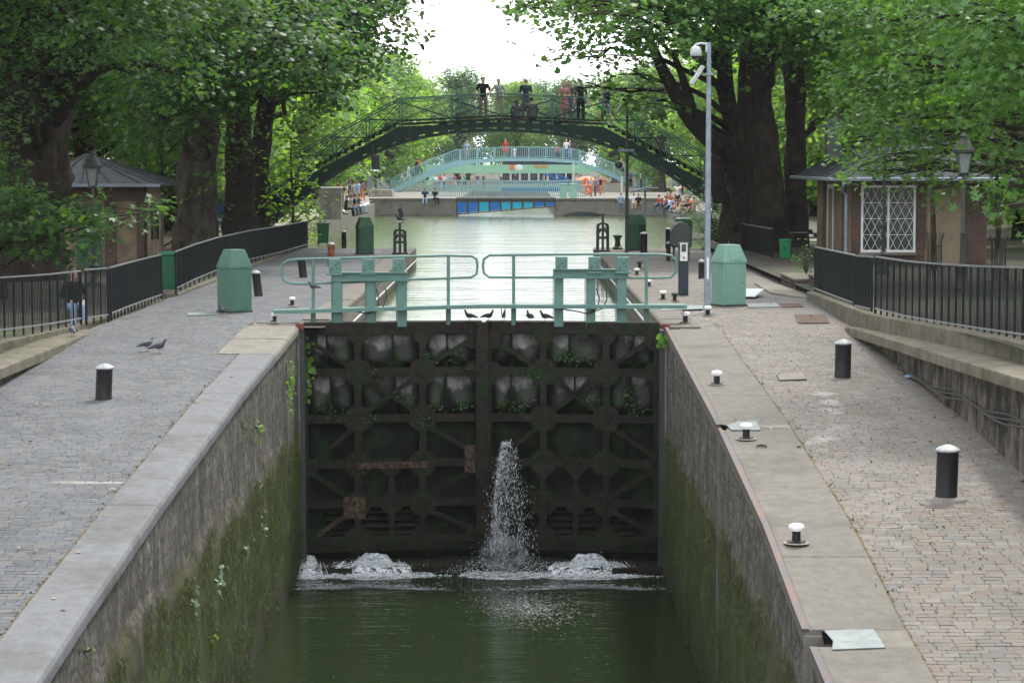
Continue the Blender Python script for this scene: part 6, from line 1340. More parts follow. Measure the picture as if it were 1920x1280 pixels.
# ------------------------------------------------------------------ birds
def bird(label, loc, rz, mat, s_=1, flap=False, group='pigeons'):
    t = thing('pigeon', label, 'pigeon', loc, rz, group); b = MB()
    b.sph((0, 0, .13*s_), .062*s_, 12, (.9, 1.7, .95)); b.cone2((0, .07*s_, .15*s_), (0, .11*s_, .225*s_), .042*s_, .024*s_, 10); b.sph((0, .12*s_, .245*s_), .028*s_, 10, (.85, 1.1, 1)); b.cone2((0, -.08*s_, .12*s_), (0, -.20*s_, .09*s_), .035*s_, .018*s_, 8)
    o = part('body', b, mat, t, world=False); voxel(o, .008*s_)
    m = MB()
    for q in (-1, 1):
        if flap: m.prism([(0, 0), (.0, .08), (.04, .26), (-.03, .30), (-.08, .2), (-.10, .02)], q*.04*s_, q*.05*s_, 'x'); 
        else: m.prism([(.08*s_, .15*s_), (.03*s_, .185*s_), (-.08*s_, .16*s_), (-.19*s_, .105*s_), (-.08*s_, .095*s_), (.04*s_, .105*s_)], q*.052*s_, q*.062*s_, 'x')
    if flap: m.v = [(x, y*s_, z*s_+.15*s_) for x, y, z in m.v]
    part('wings', m, 'pigeondark', t, world=False, bevel=.003)
    m = MB(); m.tube([(0, .145*s_, .243*s_), (0, .175*s_, .235*s_)], [.008*s_, .002*s_], 6); part('beak', m, 'greydark', t, world=False)
    m = MB()
    for q in (-1, 1): m.tube([(q*.02*s_, .0, .08*s_), (q*.022*s_, .01*s_, 0), (q*.025*s_, .05*s_, .003)], .005*s_, 5)
    part('legs', m, 'pinkfoot', t, world=False); return t
for px, py, lab, mt, rz, zf in ((275, 660, 'pale grey pigeon with raised head walking on the left quay', 'pigeon', -1.1, zl), (298, 664, 'dark pigeon pecking beside the pale one on the left quay', 'pigeondark', -1.4, zl), (419, 595, 'dark pigeon at the foot of the green cabinet', 'pigeondark', 2.4, zl)):
    bird(lab, ongr(px, py, zf)+Vector((0, 0, .03)), rz, mt)
p = at(137, 637, 46.5); bird('lone grey pigeon on the ledge below the left railing', (p.x, p.y, -.02), .5, 'pigeon')
for px, lab, mt, rz, fl in ((880, 'small dark pigeon standing on the gate top left of the middle', 'pigeondark', 1.2, 0), (915, 'dark pigeon on the gate top with back to us beside the meeting posts', 'pigeondark', -2, 0), (944, 'pale pigeon with spread wings landing on the gate top', 'pigeon', 3.3, 1), (993, 'small dark pigeon on the gate top right of the middle post', 'pigeondark', .4, 0), (1023, 'rightmost dark pigeon on the gate top', 'pigeondark', 1.3, 0)):
    v = at(px, 608, GY); bird(lab, (v.x, GY+warpY(v.x)-.05, gp(900, 613)[1]+.10), rz, mt, .9, bool(fl))
p = at(588, 546, 49.35); bird('dark bird perched low on the left gate railing post', p, 2, 'pigeondark', .8)
p = onz(750, 478, 0); bird('large dark bird with raised wing on top of the left windlass', (p.x, p.y, 1.22), 1.2, 'pigeondark', 1.25, True)

# ------------------------------------------------------------------ trees
def star():
    a = [-155, -118, -86, -58, -30, 0, 30, 58, 86, 118, 155]; r_ = [.34, .74, .42, .92, .46, 1.05, .46, .92, .42, .74, .34]
    v = [(0, .0, 0)]+[(.5*q*math.sin(math.radians(t_)), .5*q*math.cos(math.radians(t_)), -.09*q*q) for t_, q in zip(a, r_)]
    return v, [(0, i+2, i+1) for i in range(10)]
STAR = star()
HEX = ([(0, -.5, 0), (.38, -.18, -.06), (.30, .28, -.09), (0, .5, -.06), (-.30, .28, -.09), (-.38, -.18, -.06), (0, 0, .03)], [(6, 0, 1, 2), (6, 2, 3, 4), (6, 4, 5, 0)])
KITE = ([(0, -.5, -.05), (.42, 0, .0), (0, .5, -.05), (-.42, 0, .0)], [(0, 1, 2, 3)])
def leafmesh(name, P, Nn, size, tmpl, rs, mat, hang=False):
    """P positions, Nn normals, size per leaf"""
    n = len(P); tv = np.array(tmpl[0]); k = len(tv)
    Nn = Nn/np.linalg.norm(Nn, axis=1, keepdims=True); rv = rs.normal(size=(n, 3)) if not hang else rs.normal(size=(n, 3))*.25+np.array([0, 0, 1.]); T_ = np.cross(Nn, rv); T_ /= np.linalg.norm(T_, axis=1, keepdims=True); B_ = np.cross(Nn, T_)
    V = P[:, None, :]+size[:, None, None]*(tv[None, :, 0:1]*T_[:, None, :]+tv[None, :, 1:2]*B_[:, None, :]+tv[None, :, 2:3]*Nn[:, None, :])
    me = bpy.data.meshes.new(name); me.vertices.add(n*k); me.vertices.foreach_set('co', V.reshape(-1).astype(np.float32))
    fl = [len(f) for f in tmpl[1]]; flat = np.concatenate([np.array(f) for f in tmpl[1]]); nl = len(flat); nf = len(fl)
    loops = (flat[None, :]+(np.arange(n)*k)[:, None]).reshape(-1); tot = np.tile(np.array(fl), n); st = np.concatenate([[0], np.cumsum(tot)[:-1]])
    me.loops.add(n*nl); me.loops.foreach_set('vertex_index', loops.astype(np.int32)); me.polygons.add(n*nf); me.polygons.foreach_set('loop_start', st.astype(np.int32)); me.polygons.foreach_set('loop_total', tot.astype(np.int32))
    me.update(calc_edges=True); me.materials.append(M[mat]); return me
def cloud(blobs, dens, per, csz, lsize, seed, fill=.5, flat=.30, droop=.0):
    """blobs: (cx,cy,cz,rx,ry,rz[,w]); sprays of leaves gathered round twig ends"""
    rs = np.random.RandomState(seed); Ps, Ns = [], []
    for b in blobs:
        c, r_ = np.array(b[:3]), np.array(b[3:6]); w_ = b[6] if len(b) > 6 else 1
        n = max(3, int(dens*w_*r_[0]*r_[1]*r_[2]*4.19)); d = rs.normal(size=(n, 3)); d /= np.linalg.norm(d, axis=1, keepdims=True); rad = rs.uniform(0, 1, n)**(1/(3+3*(1-fill)))
        lump = 1+.22*np.sin(d[:, 0]*5+seed)*np.sin(d[:, 1]*4+b[0])+.15*np.sin(d[:, 2]*7+b[1]); cc = c+d*rad[:, None]*r_*lump[:, None]
        m_ = rs.poisson(per, n)+2; idx = np.repeat(np.arange(n), m_); off = rs.normal(size=(len(idx), 3))*csz*np.array([1, 1, flat]); tilt = rs.normal(size=(n, 3))*.45
        off[:, 2] += (off[:, 0]*tilt[idx, 0]+off[:, 1]*tilt[idx, 1])
        Ps.append(cc[idx]+off); nn = np.array([0, 0, 1.])+rs.normal(size=(len(idx), 3))*.42+d[idx]*.45; Ns.append(nn)
    P, N_ = np.concatenate(Ps), np.concatenate(Ns); s_ = lsize*rs.uniform(.5, 1.4, len(P)); return P, N_, s_, rs
def crown(parent, blobs, dens, per, csz, lsize, tmpl, seed, mat, name='crown', **k):
    P, N_, s_, rs = cloud(blobs, dens, per, csz, lsize, seed, **k); me = leafmesh(name, P, N_, s_, tmpl, rs, mat); o = obj(name, me, parent); return o
def bez(a, b, lift=0, n=7, jit=.15, r=None, sag=0):
    a, b = Vector(a), Vector(b); out = []
    for i in range(n):
        t_ = i/(n-1); p = a.lerp(b, t_); p.z += lift*math.sin(t_*pi)-sag*t_*t_
        if r and 0 < i < n-1: p += Vector((r.uniform(-1, 1), r.uniform(-1, 1), r.uniform(-.5, .5)))*jit
        out.append(p)
    return out
def tree(name, label, base, trunkpts, rad, blobs, mat, barkmat='bark', dens=1.2, per=12, csz=.42, lsize=.2, tmpl=STAR, seed=1, group='plane trees near the lock', limbs=True, amp=.22, extra=(), seg=18, **k):
    t = thing(name, label, 'tree', base, 0, group); r = random.Random(seed); m = MB(); pts = []
    T_ = [Vector(p) for p in trunkpts]; ps, rr = [], []; n = 70
    for i in range(n+1):
        u = i/n*(len(T_)-1); j = min(int(u), len(T_)-2); f = u-j; ps.append(T_[j].lerp(T_[j+1], f)); rr.append(rad[j]*(1-f)+rad[j+1]*f)
    m.tube(ps, rr, 40, amp, 1.5, seed)
    for pl, r0, r1 in extra:
        pv_ = [Vector(p) for p in pl]; q = []
        for i in range(len(pv_)-1):
            for f in (0, .25, .5, .75): q.append(pv_[i].lerp(pv_[i+1], f))
        q.append(pv_[-1]); m.tube(q, list(np.linspace(r0, r1, len(q))), 12, .14, 1.4, seed+3)
    if limbs:
        for b in blobs:
            c = Vector(b[:3]); j = min(range(len(ps)), key=lambda i: (ps[i]-c).length+abs(ps[i].z-(c.z-1.5))*.6); a = ps[j]
            L = (c-a).length; q = bez(a, c, L*.08, 8, .12+.03*L, r); r0 = min(rr[j]*.4, .03+.022*L); m.tube(q, list(np.linspace(r0, .02, 8)), 7, .08, 1, seed)
            for w_ in range(3):
                e = c+Vector((r.uniform(-1, 1)*b[3], r.uniform(-1, 1)*b[4], r.uniform(-.8, .6)*b[5]))*.6; m.tube(bez(q[4+w_ % 3], e, .1, 6, .12, r), list(np.linspace(max(.015, r0*.3), .007, 6)), 5)
    part('trunk', m, barkmat, t, smooth=True)
    crown(t, blobs, dens, per, csz, lsize, tmpl, seed, mat, **k); return t
def A(px, py, Y, rx, ry, rz, w_=1): p = at(px, py, Y); return (p.x, p.y, p.z, rx, ry, rz, w_)
def pp(px, py, Y): return tuple(at(px, py, Y))
# --- left side
tree('plane_tree', 'giant burred plane tree at the far left, trunk in front of the kiosk', pp(62, 512, 70), [pp(60, 530, 70), pp(62, 470, 70), pp(68, 380, 70), pp(75, 250, 70), pp(72, 160, 70), pp(60, 60, 70), pp(50, -120, 70), pp(40, -380, 71)], [1.25, 1.0, .92, .98, 1.15, .95, .75, .5],
     [A(40, -60, 64, 3.2, 3, 1.6), A(150, 40, 60, 2.4, 2.6, 1.2), A(260, 60, 62, 2.4, 2.6, 1.4), A(20, 180, 60, 1.2, 1.5, .9, .6), A(160, -150, 68, 4.5, 4.5, 3), A(-160, 0, 66, 3, 4, 4), A(350, -40, 66, 3, 3.5, 2.0), A(0, -350, 70, 6, 6, 4, .5), A(230, -330, 72, 5, 5, 4, .5), A(330, 130, 60, 1.5, 1.6, .9), A(90, 140, 62, 1.6, 1.5, .8, .7)],
     'leafL', 'bark', dens=2.30, per=14, lsize=.23, seed=11, amp=.3, extra=[([pp(85, 200, 70), pp(140, 130, 69), pp(190, 70, 68), pp(240, -40, 67)], .55, .3)], csz=.40)
tree('plane_tree', 'thick plane tree with knobbly grey bole right of the left kiosk', pp(370, 470, 86), [pp(368, 480, 86), pp(366, 440, 86), pp(368, 360, 86), pp(378, 250, 86), pp(385, 120, 86), pp(385, -40, 86), pp(388, -260, 86)], [.85, .78, .70, .62, .58, .5, .35],
     [A(330, 130, 82, 2.8, 3, 1.8), A(440, 110, 80, 2.6, 3, 1.5), A(380, -40, 84, 4.5, 4.5, 2.6), A(300, 225, 80, 1.8, 2, .9, .8), A(400, 230, 78, 1.2, 1.4, .7, .7), A(500, 20, 80, 3, 3.5, 2), A(370, -260, 86, 5.5, 5.5, 3.5, .5), A(540, 90, 76, 2.2, 2.5, 1.1)],
     'leafL', 'barkpale', dens=2.18, per=14, lsize=.23, seed=12, tmpl=HEX, amp=.28, csz=.42)
tree('plane_tree', 'dark upright plane tree second from the bridge on the left', pp(452, 440, 94), [pp(452, 450, 94), pp(450, 380, 94), pp(448, 260, 94), pp(440, 120, 94), pp(435, -60, 94), pp(430, -250, 94)], [.75, .60, .52, .48, .42, .3],
     [A(560, 40, 88, 3.6, 3.5, 1.8), A(640, 60, 86, 2.6, 2.8, 1.3), A(470, -80, 92, 5, 5, 3), A(450, 120, 88, 2.4, 2.5, 1.3, .8), A(600, -90, 90, 4.5, 4.5, 2.6), A(500, -300, 95, 6, 6, 3.5, .5), A(690, 25, 84, 1.8, 2.2, .9), A(655, 120, 84, 1.2, 1.4, .6, .8)],
     'leafL', 'bark', dens=2.07, per=14, lsize=.23, seed=13, tmpl=HEX, csz=.42)
tree('plane_tree', 'right leaning plane tree trunk beside the foot of the dark footbridge', pp(488, 436, 98), [pp(486, 445, 98), pp(488, 400, 98), pp(482, 330, 98), pp(492, 260, 98), pp(502, 180, 98), pp(512, 60, 98), pp(525, -120, 98)], [.62, .50, .44, .40, .40, .36, .3],
     [A(690, -60, 92, 2.6, 4, 1.8), A(600, 170, 94, 1.8, 2, 1.0, .8), A(540, 60, 96, 3.5, 3.5, 2), A(640, 130, 92, 1.4, 1.6, .8, .8), A(560, -120, 98, 5, 5, 3, .6), A(715, 50, 90, 1.0, 1.4, .7, .8)],
     'leafL', 'bark', dens=2.07, per=14, lsize=.23, seed=14, tmpl=HEX, csz=.42)
tree('plane_tree', 'slimmer plane trunk just right of the giant one on the left', pp(165, 440, 100), [pp(165, 450, 100), pp(160, 300, 100), pp(150, 200, 100), pp(146, 60, 100), pp(150, -100, 100)], [.5, .44, .42, .38, .25],
     [A(200, 170, 96, 3, 3, 2), A(120, 60, 96, 3.5, 3.5, 3), A(260, 260, 96, 2.4, 2, 1.6, .8), A(200, -100, 100, 5, 5, 3, .5)], 'leafR', 'bark', dens=1.84, per=14, lsize=.25, seed=15, csz=.45, tmpl=HEX)
tree('young_tree', 'slender young tree with bright yellow green leaves at the left foot of the footbridge', pp(548, 440, 97), [pp(548, 450, 97), pp(550, 380, 97), pp(546, 320, 97), pp(545, 260, 97)], [.07, .06, .045, .02],
     [A(545, 300, 97, .8, .8, .9), A(565, 350, 97, .8, .8, .7), A(535, 250, 97, .6, .7, .8, .8), A(528, 330, 97, .9, .8, .9), A(572, 310, 96.5, .5, .6, .6, .8), A(590, 385, 96.5, .7, .7, .5), A(520, 385, 97, .9, .8, .7), A(575, 395, 97, .9, .9, .5), A(560, 415, 96.5, 1.1, 1, .45, 1.2)], 'leafY', 'twig', dens=3.0, per=10, lsize=.19, seed=16, csz=.28, group='saplings', amp=.05, tmpl=HEX)
tree('young_tree', 'thin sapling with sparse leaves between kiosk roof and thick bole', pp(300, 470, 90), [pp(300, 480, 90), pp(302, 300, 90), pp(298, 180, 90), pp(300, 60, 90)], [.10, .09, .07, .03],
     [A(420, 330, 84, 1.2, 1, .7, .7), A(450, 280, 84, .9, .9, .5, .7), A(470, 220, 84, .8, .8, .5, .6), A(400, 395, 90, 1, 1, .5, .6), A(300, 260, 90, 2.0, 1.8, 1.2), A(270, 310, 90, 1.2, 1.4, .9), A(330, 330, 90, 1.2, 1.2, .8), A(300, 120, 90, 2.2, 2, 1.6)], 'leafR', 'twig', dens=3.0, per=12, lsize=.22, seed=17, csz=.34, group='saplings', amp=.05)
# low hanging branches in front, left
tree('young_tree', 'low leafy sapling hanging over the left railing in front of the giant trunk', pp(-40, 600, 58), [pp(-45, 625, 58), pp(-30, 470, 58), pp(-10, 400, 58), pp(30, 330, 58)], [.12, .10, .07, .03],
     [A(60, 405, 57, 1.2, .9, .45), A(165, 425, 56, 1.05, .8, .40), A(250, 405, 56, .7, .6, .26), A(20, 450, 57, .9, .8, .45), A(110, 470, 56.5, .8, .6, .3), A(10, 300, 58, .6, .6, .8), A(20, 370, 57, .8, .7, .4), A(300, 395, 56, .35, .4, .16, 1.2), A(150, 390, 57, .6, .6, .25)], 'leafL', 'twig', dens=17, per=12, lsize=.25, seed=18, csz=.22, group='saplings', amp=.05)
# --- right side
tree('plane_tree', 'many stemmed plane tree with a big limb sweeping left, behind the camera pole', pp(1383, 462, 88), [pp(1385, 470, 88), pp(1383, 420, 88), pp(1382, 330, 88), pp(1376, 260, 88), pp(1362, 180, 88), pp(1356, 60, 88), pp(1352, -140, 88)], [.80, .66, .44, .34, .30, .28, .22],
     [A(1250, 40, 80, 3.2, 3, 1.3), A(1170, 70, 78, 2.0, 1.6, .9, .45), A(1110, 25, 76, 2.2, 1.8, .7, .4), A(1050, 15, 76, 1.8, 1.2, .5, .35), A(1160, 140, 84, 1.7, 1.5, .8, .6), A(1055, 105, 78, .8, .7, .7, .35), A(1085, 165, 84, .6, .6, .4, .6), A(1220, 190, 86, 1.9, 2, 1.0, .9), A(1200, -80, 82, 4.5, 4.5, 2.2), A(1300, -60, 86, 4, 4, 2.4), A(990, 15, 76, 1.4, 1.2, .45, .3), A(1010, -30, 76, 1.8, 1.6, .6, .45), A(1380, 30, 84, 2.5, 2.5, 1.6, .8), A(960, 10, 76, .8, .9, .35, .5), A(1100, 70, 77, 1.2, 1.2, .6, .8)],
     'leafR', 'bark', dens=2.30, per=14, lsize=.21, seed=21, tmpl=HEX, csz=.38, amp=.24, extra=[([pp(1392, 440, 88.2), pp(1400, 330, 88.3), pp(1396, 200, 88.5), pp(1400, 80, 88.5), pp(1400, -100, 88.5)], .38, .22), ([pp(1375, 290, 88), pp(1335, 262, 87), pp(1300, 230, 86), pp(1268, 180, 85), pp(1240, 125, 84), pp(1210, 60, 83)], .46, .14), ([pp(1302, 235, 86), pp(1290, 180, 85.5), pp(1278, 140, 85), pp(1262, 100, 85)], .24, .1), ([pp(1348, 300, 87.8), pp(1344, 330, 87.5), pp(1350, 380, 87.6)], .36, .25)])
tree('plane_tree', 'massive straight plane trunk in the middle of the right hand group', pp(1440, 462, 86), [pp(1442, 475, 86), pp(1440, 430, 86), pp(1440, 340, 86), pp(1432, 240, 86), pp(1425, 150, 86), pp(1418, 40, 86), pp(1410, -160, 86)], [.85, .70, .54, .44, .38, .35, .28],
     [A(1450, 20, 80, 2.6, 2.5, 1.1), A(1540, -60, 82, 4, 4, 2.5), A(1400, -120, 86, 5, 5, 3), A(1460, 90, 80, 1.2, 1.2, .6, .7), A(1560, 60, 84, 2.4, 2.6, 1.6), A(1300, -200, 88, 5, 5, 3, .6)], 'leafR', 'bark', dens=2.07, per=14, lsize=.21, seed=22, tmpl=HEX, csz=.4, amp=.24)
tree('plane_tree', 'straight slimmer plane trunk next to the right kiosk', pp(1496, 452, 90), [pp(1496, 470, 90), pp(1492, 380, 90), pp(1492, 280, 90), pp(1492, 180, 90), pp(1482, 60, 90), pp(1478, -120, 90)], [.48, .44, .40, .38, .36, .3],
     [A(1560, 130, 92, 3.2, 3, 2.2), A(1620, 200, 94, 2.6, 2.4, 1.6), A(1640, 60, 92, 4, 4, 2.6), A(1500, -120, 92, 5, 5, 3, .7), A(1600, -120, 92, 5, 5, 3, .7)], 'leafF', 'bark', dens=1.61, per=14, lsize=.25, seed=23, csz=.45, tmpl=HEX)
tree('plane_tree', 'bushy plane tree with bright leaves hanging over the roof of the right kiosk', (18.5, 66, .2), [(18.5, 66, .1), (18.3, 65.5, 3), (17.5, 64, 7), (17, 63, 11), (16.5, 63, 15)], [.5, .42, .38, .3, .15],
     [A(1640, 130, 62, 1.6, 1.8, 1.2), A(1700, 220, 60, 1.7, 1.7, 1.0), A(1790, 150, 60, 2.2, 2, 1.5), A(1880, 80, 60, 2.0, 2, 1.8), A(1660, 290, 64, 1.3, 1.2, .65), A(1780, 270, 62, 1.6, 1.4, .8), A(1870, 240, 60, 1.5, 1.4, 1.1), A(1740, 40, 62, 2.6, 2.4, 1.5), A(1640, 20, 64, 2.2, 2.2, 1.2), A(1585, 268, 66, .9, .8, .5), A(1640, 305, 64, 1.1, .9, .4, 1.2), A(1690, 320, 63, 1.2, .9, .45), A(1750, 355, 63, .8, .6, .35), A(1850, 355, 60, .9, .7, .5), A(1800, 330, 60, 1.2, .9, .5), A(1640, 250, 62, 1.2, 1.1, .7), A(1600, 170, 63, 1.1, 1.1, .9, .8), A(1900, 380, 60, .8, .7, .45), A(1900, -100, 62, 4, 4, 2.4, .7), A(1720, -120, 64, 4, 4, 2.4, .7), A(1580, 235, 66, .7, .8, .6, .9), A(1600, 320, 66, .7, .8, .35, .9)],
     'leafR', 'bark', dens=3.2, per=13, lsize=.23, seed=24, csz=.34)
tree('plane_tree', 'nearest overhanging branch with large leaves at the right edge', (14, 40, .7), [(14, 40, .6), (13.8, 40, 3), (13.2, 40, 5.5), (12.5, 40, 9), (12, 40, 12)], [.35, .3, .26, .2, .1],
     [A(1890, 170, 38, .8, .9, .9, 1.1), A(1860, 60, 38, 1.0, 1.0, .8), A(1760, 30, 40, .9, 1, .55), A(1900, 330, 38, .45, .6, .5, 1.2), A(1640, 40, 42, .9, .8, .45, .8), A(1870, 390, 37, .42, .4, .22, 1.6), A(1690, 120, 41, .5, .6, .45), A(1830, 230, 39, .5, .6, .4), A(1960, 60, 38, 1.6, 1.5, 1.6), A(1760, -80, 40, 2.4, 2, 1.2, .6), A(1540, -10, 43, .6, .7, .28, .8)],
     'leafR', 'bark', dens=9, per=11, lsize=.20, seed=25, csz=.26)
tree('young_tree', 'sapling in an iron guard in front of the buff kiosk wall', pp(1752, 500, 66), [pp(1752, 505, 66), pp(1750, 430, 66), pp(1748, 360, 66), pp(1745, 300, 66)], [.09, .08, .07, .03], [A(1740, 330, 66, .9, .8, .5), A(1700, 300, 66, .6, .6, .3), A(1770, 290, 66, .7, .7, .4)], 'leafR', 'barkpale', dens=3, per=9, lsize=.2, seed=26, csz=.26, group='saplings', amp=.05)
tree('young_tree', 'second thin sapling right of the old lantern by the kiosk corner', pp(1872, 500, 64), [pp(1872, 510, 64), pp(1872, 430, 64), pp(1870, 360, 64), pp(1868, 300, 64)], [.09, .08, .07, .03], [A(1868, 330, 64, .9, .8, .5), A(1900, 300, 64, .6, .6, .4)], 'leafR', 'barkpale', dens=3, per=9, lsize=.2, seed=27, csz=.26, group='saplings', amp=.05)
for px, Y, lab in ((1752, 66, 'black iron tree guard round the sapling before the buff wall'), (1872, 64, 'black iron tree guard round the thin sapling at the kiosk corner')):
    p = at(px, 500, Y); m = MB()
    for k_ in range(8):
        a = k_*pi/4; m.tube([(p.x+.2*math.cos(a), Y+.2*math.sin(a), .15), (p.x+.2*math.cos(a), Y+.2*math.sin(a), 1.25), (p.x+.27*math.cos(a), Y+.27*math.sin(a), 1.5)], .015, 5)
    for z in (.4, 1.1): m.tube([(p.x+.2*math.cos(a), Y+.2*math.sin(a), z) for a in np.linspace(0, 6.2832, 13)], .015, 5)
    single('tree_guard', m, 'iron', lab, 'tree guard', 'iron tree guards')
# shrubs
def shrub(name, label, blobs, mat, dens, per, csz, ls, seed, base, tmpl=HEX):
    t = thing(name, label, 'shrub', base); r = random.Random(seed); m = MB()
    for k_ in range(7):
        b = blobs[k_ % len(blobs)]; m.tube(bez(base, (b[0]+r.uniform(-.5, .5)*b[3], b[1], b[2]+r.uniform(-.3, .6)*b[5]), .1, 6, .05, r), list(np.linspace(.03, .008, 6)), 5)
    part('stems', m, 'twig', t); crown(t, blobs, dens, per, csz, ls, tmpl, seed, mat, name='foliage'); return t
shrub('hedge', 'dense dark green hedge at the foot of the right tree trunks', [A(1320, 400, 93, .75, .9, 1.1), A(1345, 375, 94, .9, .9, 1.1), A(1312, 440, 92, .5, .6, .5), A(1350, 420, 93, .7, .7, .7)], 'leafF2', 16, 14, .13, .075, 31, pp(1330, 458, 93))
shrub('shrub', 'loose bright shrub beyond the end of the left railing', [A(560, 400, 104, 1.1, 1, .7), A(590, 430, 104, .7, .8, .5), A(530, 415, 103, .9, .9, .6), A(575, 445, 103, .8, .8, .4)], 'leafY', 5, 12, .2, .13, 32, pp(560, 460, 104))
shrub('shrub', 'small leafy bush in the brick planter by the right kiosk', [A(1512, 490, 61.5, .45, .4, .35), A(1505, 470, 62, .3, .35, .3)], 'leafF2', 22, 14, .1, .08, 33, pp(1512, 512, 61.5))
shrub('shrub', 'mixed low bushes behind the long left railing', [A(420, 395, 104, 1.2, 1, .7), A(530, 440, 106, 1.0, 1, .5), A(400, 430, 102, 1.2, 1, .5)], 'leafR', 4, 12, .22, .14, 34, pp(420, 440, 104))
# wall plants
def wplant(px, py, x_, label, n=14, s_=.16, mat='leafY', seed=0, sgn=1, kind='fern', ext=.16):
    Yp = None
    d = _M @ Vector(((px-960)/FPX, -(py-640)/FPX, -1)); t_ = x_/d.x; p = Vector((x_, d.y*t_, CAMZ+d.z*t_)); rs = np.random.RandomState(seed+int(px))
    P = np.array(p)[None, :]+rs.normal(size=(n, 3))*np.array([.03, ext, ext*1.3])+np.array([sgn*.09, 0, 0]); N_ = rs.normal(size=(n, 3))*.5+np.array([sgn*.8, -.5, .6])
    me = leafmesh('foliage', P, N_, s_*.62*rs.uniform(.6, 1.2, n), HEX if kind != 'star' else STAR, rs, mat); t = thing('wall_plant', label, 'plant', p, 0, 'plants growing on the lock walls'); obj('foliage', me, t)
    m = MB()
    for q in P[:6]: m.tube([p, tuple(q)], .006, 4)
    part('stem', m, 'twig', t)
M['leafPale'] = leafmat('leaf_pale', [(.10, .17, .10), (.15, .22, .15), (.08, .15, .07)], .2)
for i, (px, py, lab, n, s_, mt, ext) in enumerate(((537, 722, 'bushy fern high on the left lock wall near the gate', 60, .13, 'leafY', .22), (478, 800, 'small bright fern on the left lock wall below the coping', 14, .12, 'leafY', .08), (453, 800, 'trailing thin creeper on the left lock wall', 26, .07, 'leafR', .14), (485, 990, 'pale leafy rosette on the mossy left wall nearest the gate', 12, .14, 'leafPale', .07), (450, 1034, 'pale rosette on the mossy left wall, second from the gate', 10, .13, 'leafPale', .06), (402, 1090, 'big pale rosette in the middle of the mossy left wall', 16, .15, 'leafPale', .08), (356, 1128, 'lowest double pale rosette on the mossy left wall', 14, .14, 'leafPale', .09), (391, 1198, 'small green sprout low on the mossy left wall', 8, .1, 'leafY', .05), (156, 1222, 'tiny green sprout near the bottom left of the lock wall', 8, .06, 'leafY', .04), (478, 915, 'thin green tuft just below the moss line on the left wall', 14, .07, 'leafR', .1))):
    wplant(px, py, CXL+.02, lab, n, s_, mt, i, 1, ext=ext)
v = at(576, 700, 49.2); rs = np.random.RandomState(4); P = np.array(v)[None, :]+rs.normal(size=(50, 3))*np.array([.06, .05, .38]); me = leafmesh('foliage', P, rs.normal(size=(50, 3))*.4+np.array([.2, -1, .5]), .13*rs.uniform(.6, 1.2, 50), HEX, rs, 'leafY')
t = thing('wall_plant', 'hanging bright green plant in the corner between left wall and gate', 'plant', v, 0, 'plants growing on the lock walls'); obj('foliage', me, t)
m = MB(); m.tube([(v.x, v.y+.03, v.z-.6), (v.x+.02, v.y, v.z), (v.x, v.y+.03, v.z+.6)], .01, 5); part('stem', m, 'twig', t)
v = at(1243, 642, 48.3); P = np.array(v)[None, :]+rs.normal(size=(26, 3))*np.array([.07, .05, .09]); me = leafmesh('foliage', P, rs.normal(size=(26, 3))*.4+np.array([-.4, -1, .5]), .12*rs.uniform(.6, 1.2, 26), HEX, rs, 'leafY')
t = thing('wall_plant', 'small green tuft on the right wall corner just below the gate top', 'plant', v, 0, 'plants growing on the lock walls'); obj('foliage', me, t)
# gate moss sprigs
P = []
for cx, cy in ((615, 215), (760, 240), (325, 285), (585, 540), (590, 560), (330, 520), (825, 290), (1140, 300), (1150, 310), (1570, 400), (1410, 435), (500, 425), (650, 470), (780, 470), (120, 480), (200, 500), (1300, 235), (1600, 450), (1640, 480), (1000, 460), (1070, 470), (1240, 240), (1360, 240)):
    x, z = gp(*crop_(cx, cy)) if 0 else gp(560+cx/2.56, 580+cy/2.56); P.append((x, GY+warpY(x)-.23, z))
rs = np.random.RandomState(9); P = np.repeat(np.array(P), 26, 0); P = P+rs.normal(size=P.shape)*np.array([.13, .02, .07]); me = leafmesh('gate_moss', P, rs.normal(size=P.shape)*.5+np.array([0, -1, .8]), .055*rs.uniform(.5, 1.3, len(P)), HEX, rs, 'leafL')
tag(obj('moss_tufts', me), 'tufts of green moss and small weeds on the gate framework', 'moss', kind='stuff')
# moss tufts on the side walls
for nm, x_, sg_, ya, yb, zf, mt, n in (('left', CXL, 1, 18, 49, zl, 'mossA', 52000), ('right', CXR, -1, 22, 49, zr, 'mossA', 34000)):
    if 'mossA' not in M: M['mossA'] = leafmat('moss', [(.022, .040, .009), (.045, .065, .012), (.07, .085, .016), (.025, .026, .010)], .1)
    rs = np.random.RandomState(40+len(nm)); Y = rs.uniform(ya, yb, n)**1.0; Z = -2.25-3.0*rs.uniform(0, 1, n)**1.3+.25*np.sin(Y*1.7)*np.sin(Y*.6)
    keep = np.array([mnoise.noise(Vector((y*1.1, z*.5, 3))) > -.12 for y, z in zip(Y, Z)]); Y, Z = Y[keep], Z[keep]
    if sg_ < 0: k2 = ~(((Y > 35.4) & (Y < 35.9)) | ((Y > 24.2) & (Y < 24.95))); Y, Z = Y[k2], Z[k2]
    P = np.stack([np.full(len(Y), x_)+sg_*(.02+rs.uniform(0, .07, len(Y))), Y, Z], 1); N_ = rs.normal(size=P.shape)*.3+np.array([sg_*1., -.2, .2])
    tag(obj('wall_moss', leafmesh('moss', P, N_, .030*rs.uniform(.5, 1.6, len(P)), ([(0, -1.1, 0), (.2, 0, .05), (0, 1.1, .0), (-.2, 0, .05)], [(0, 1, 2, 3)]), rs, 'mossA', True)), 'shaggy moss hanging on the %s lock wall above the water' % nm, 'moss', kind='stuff')
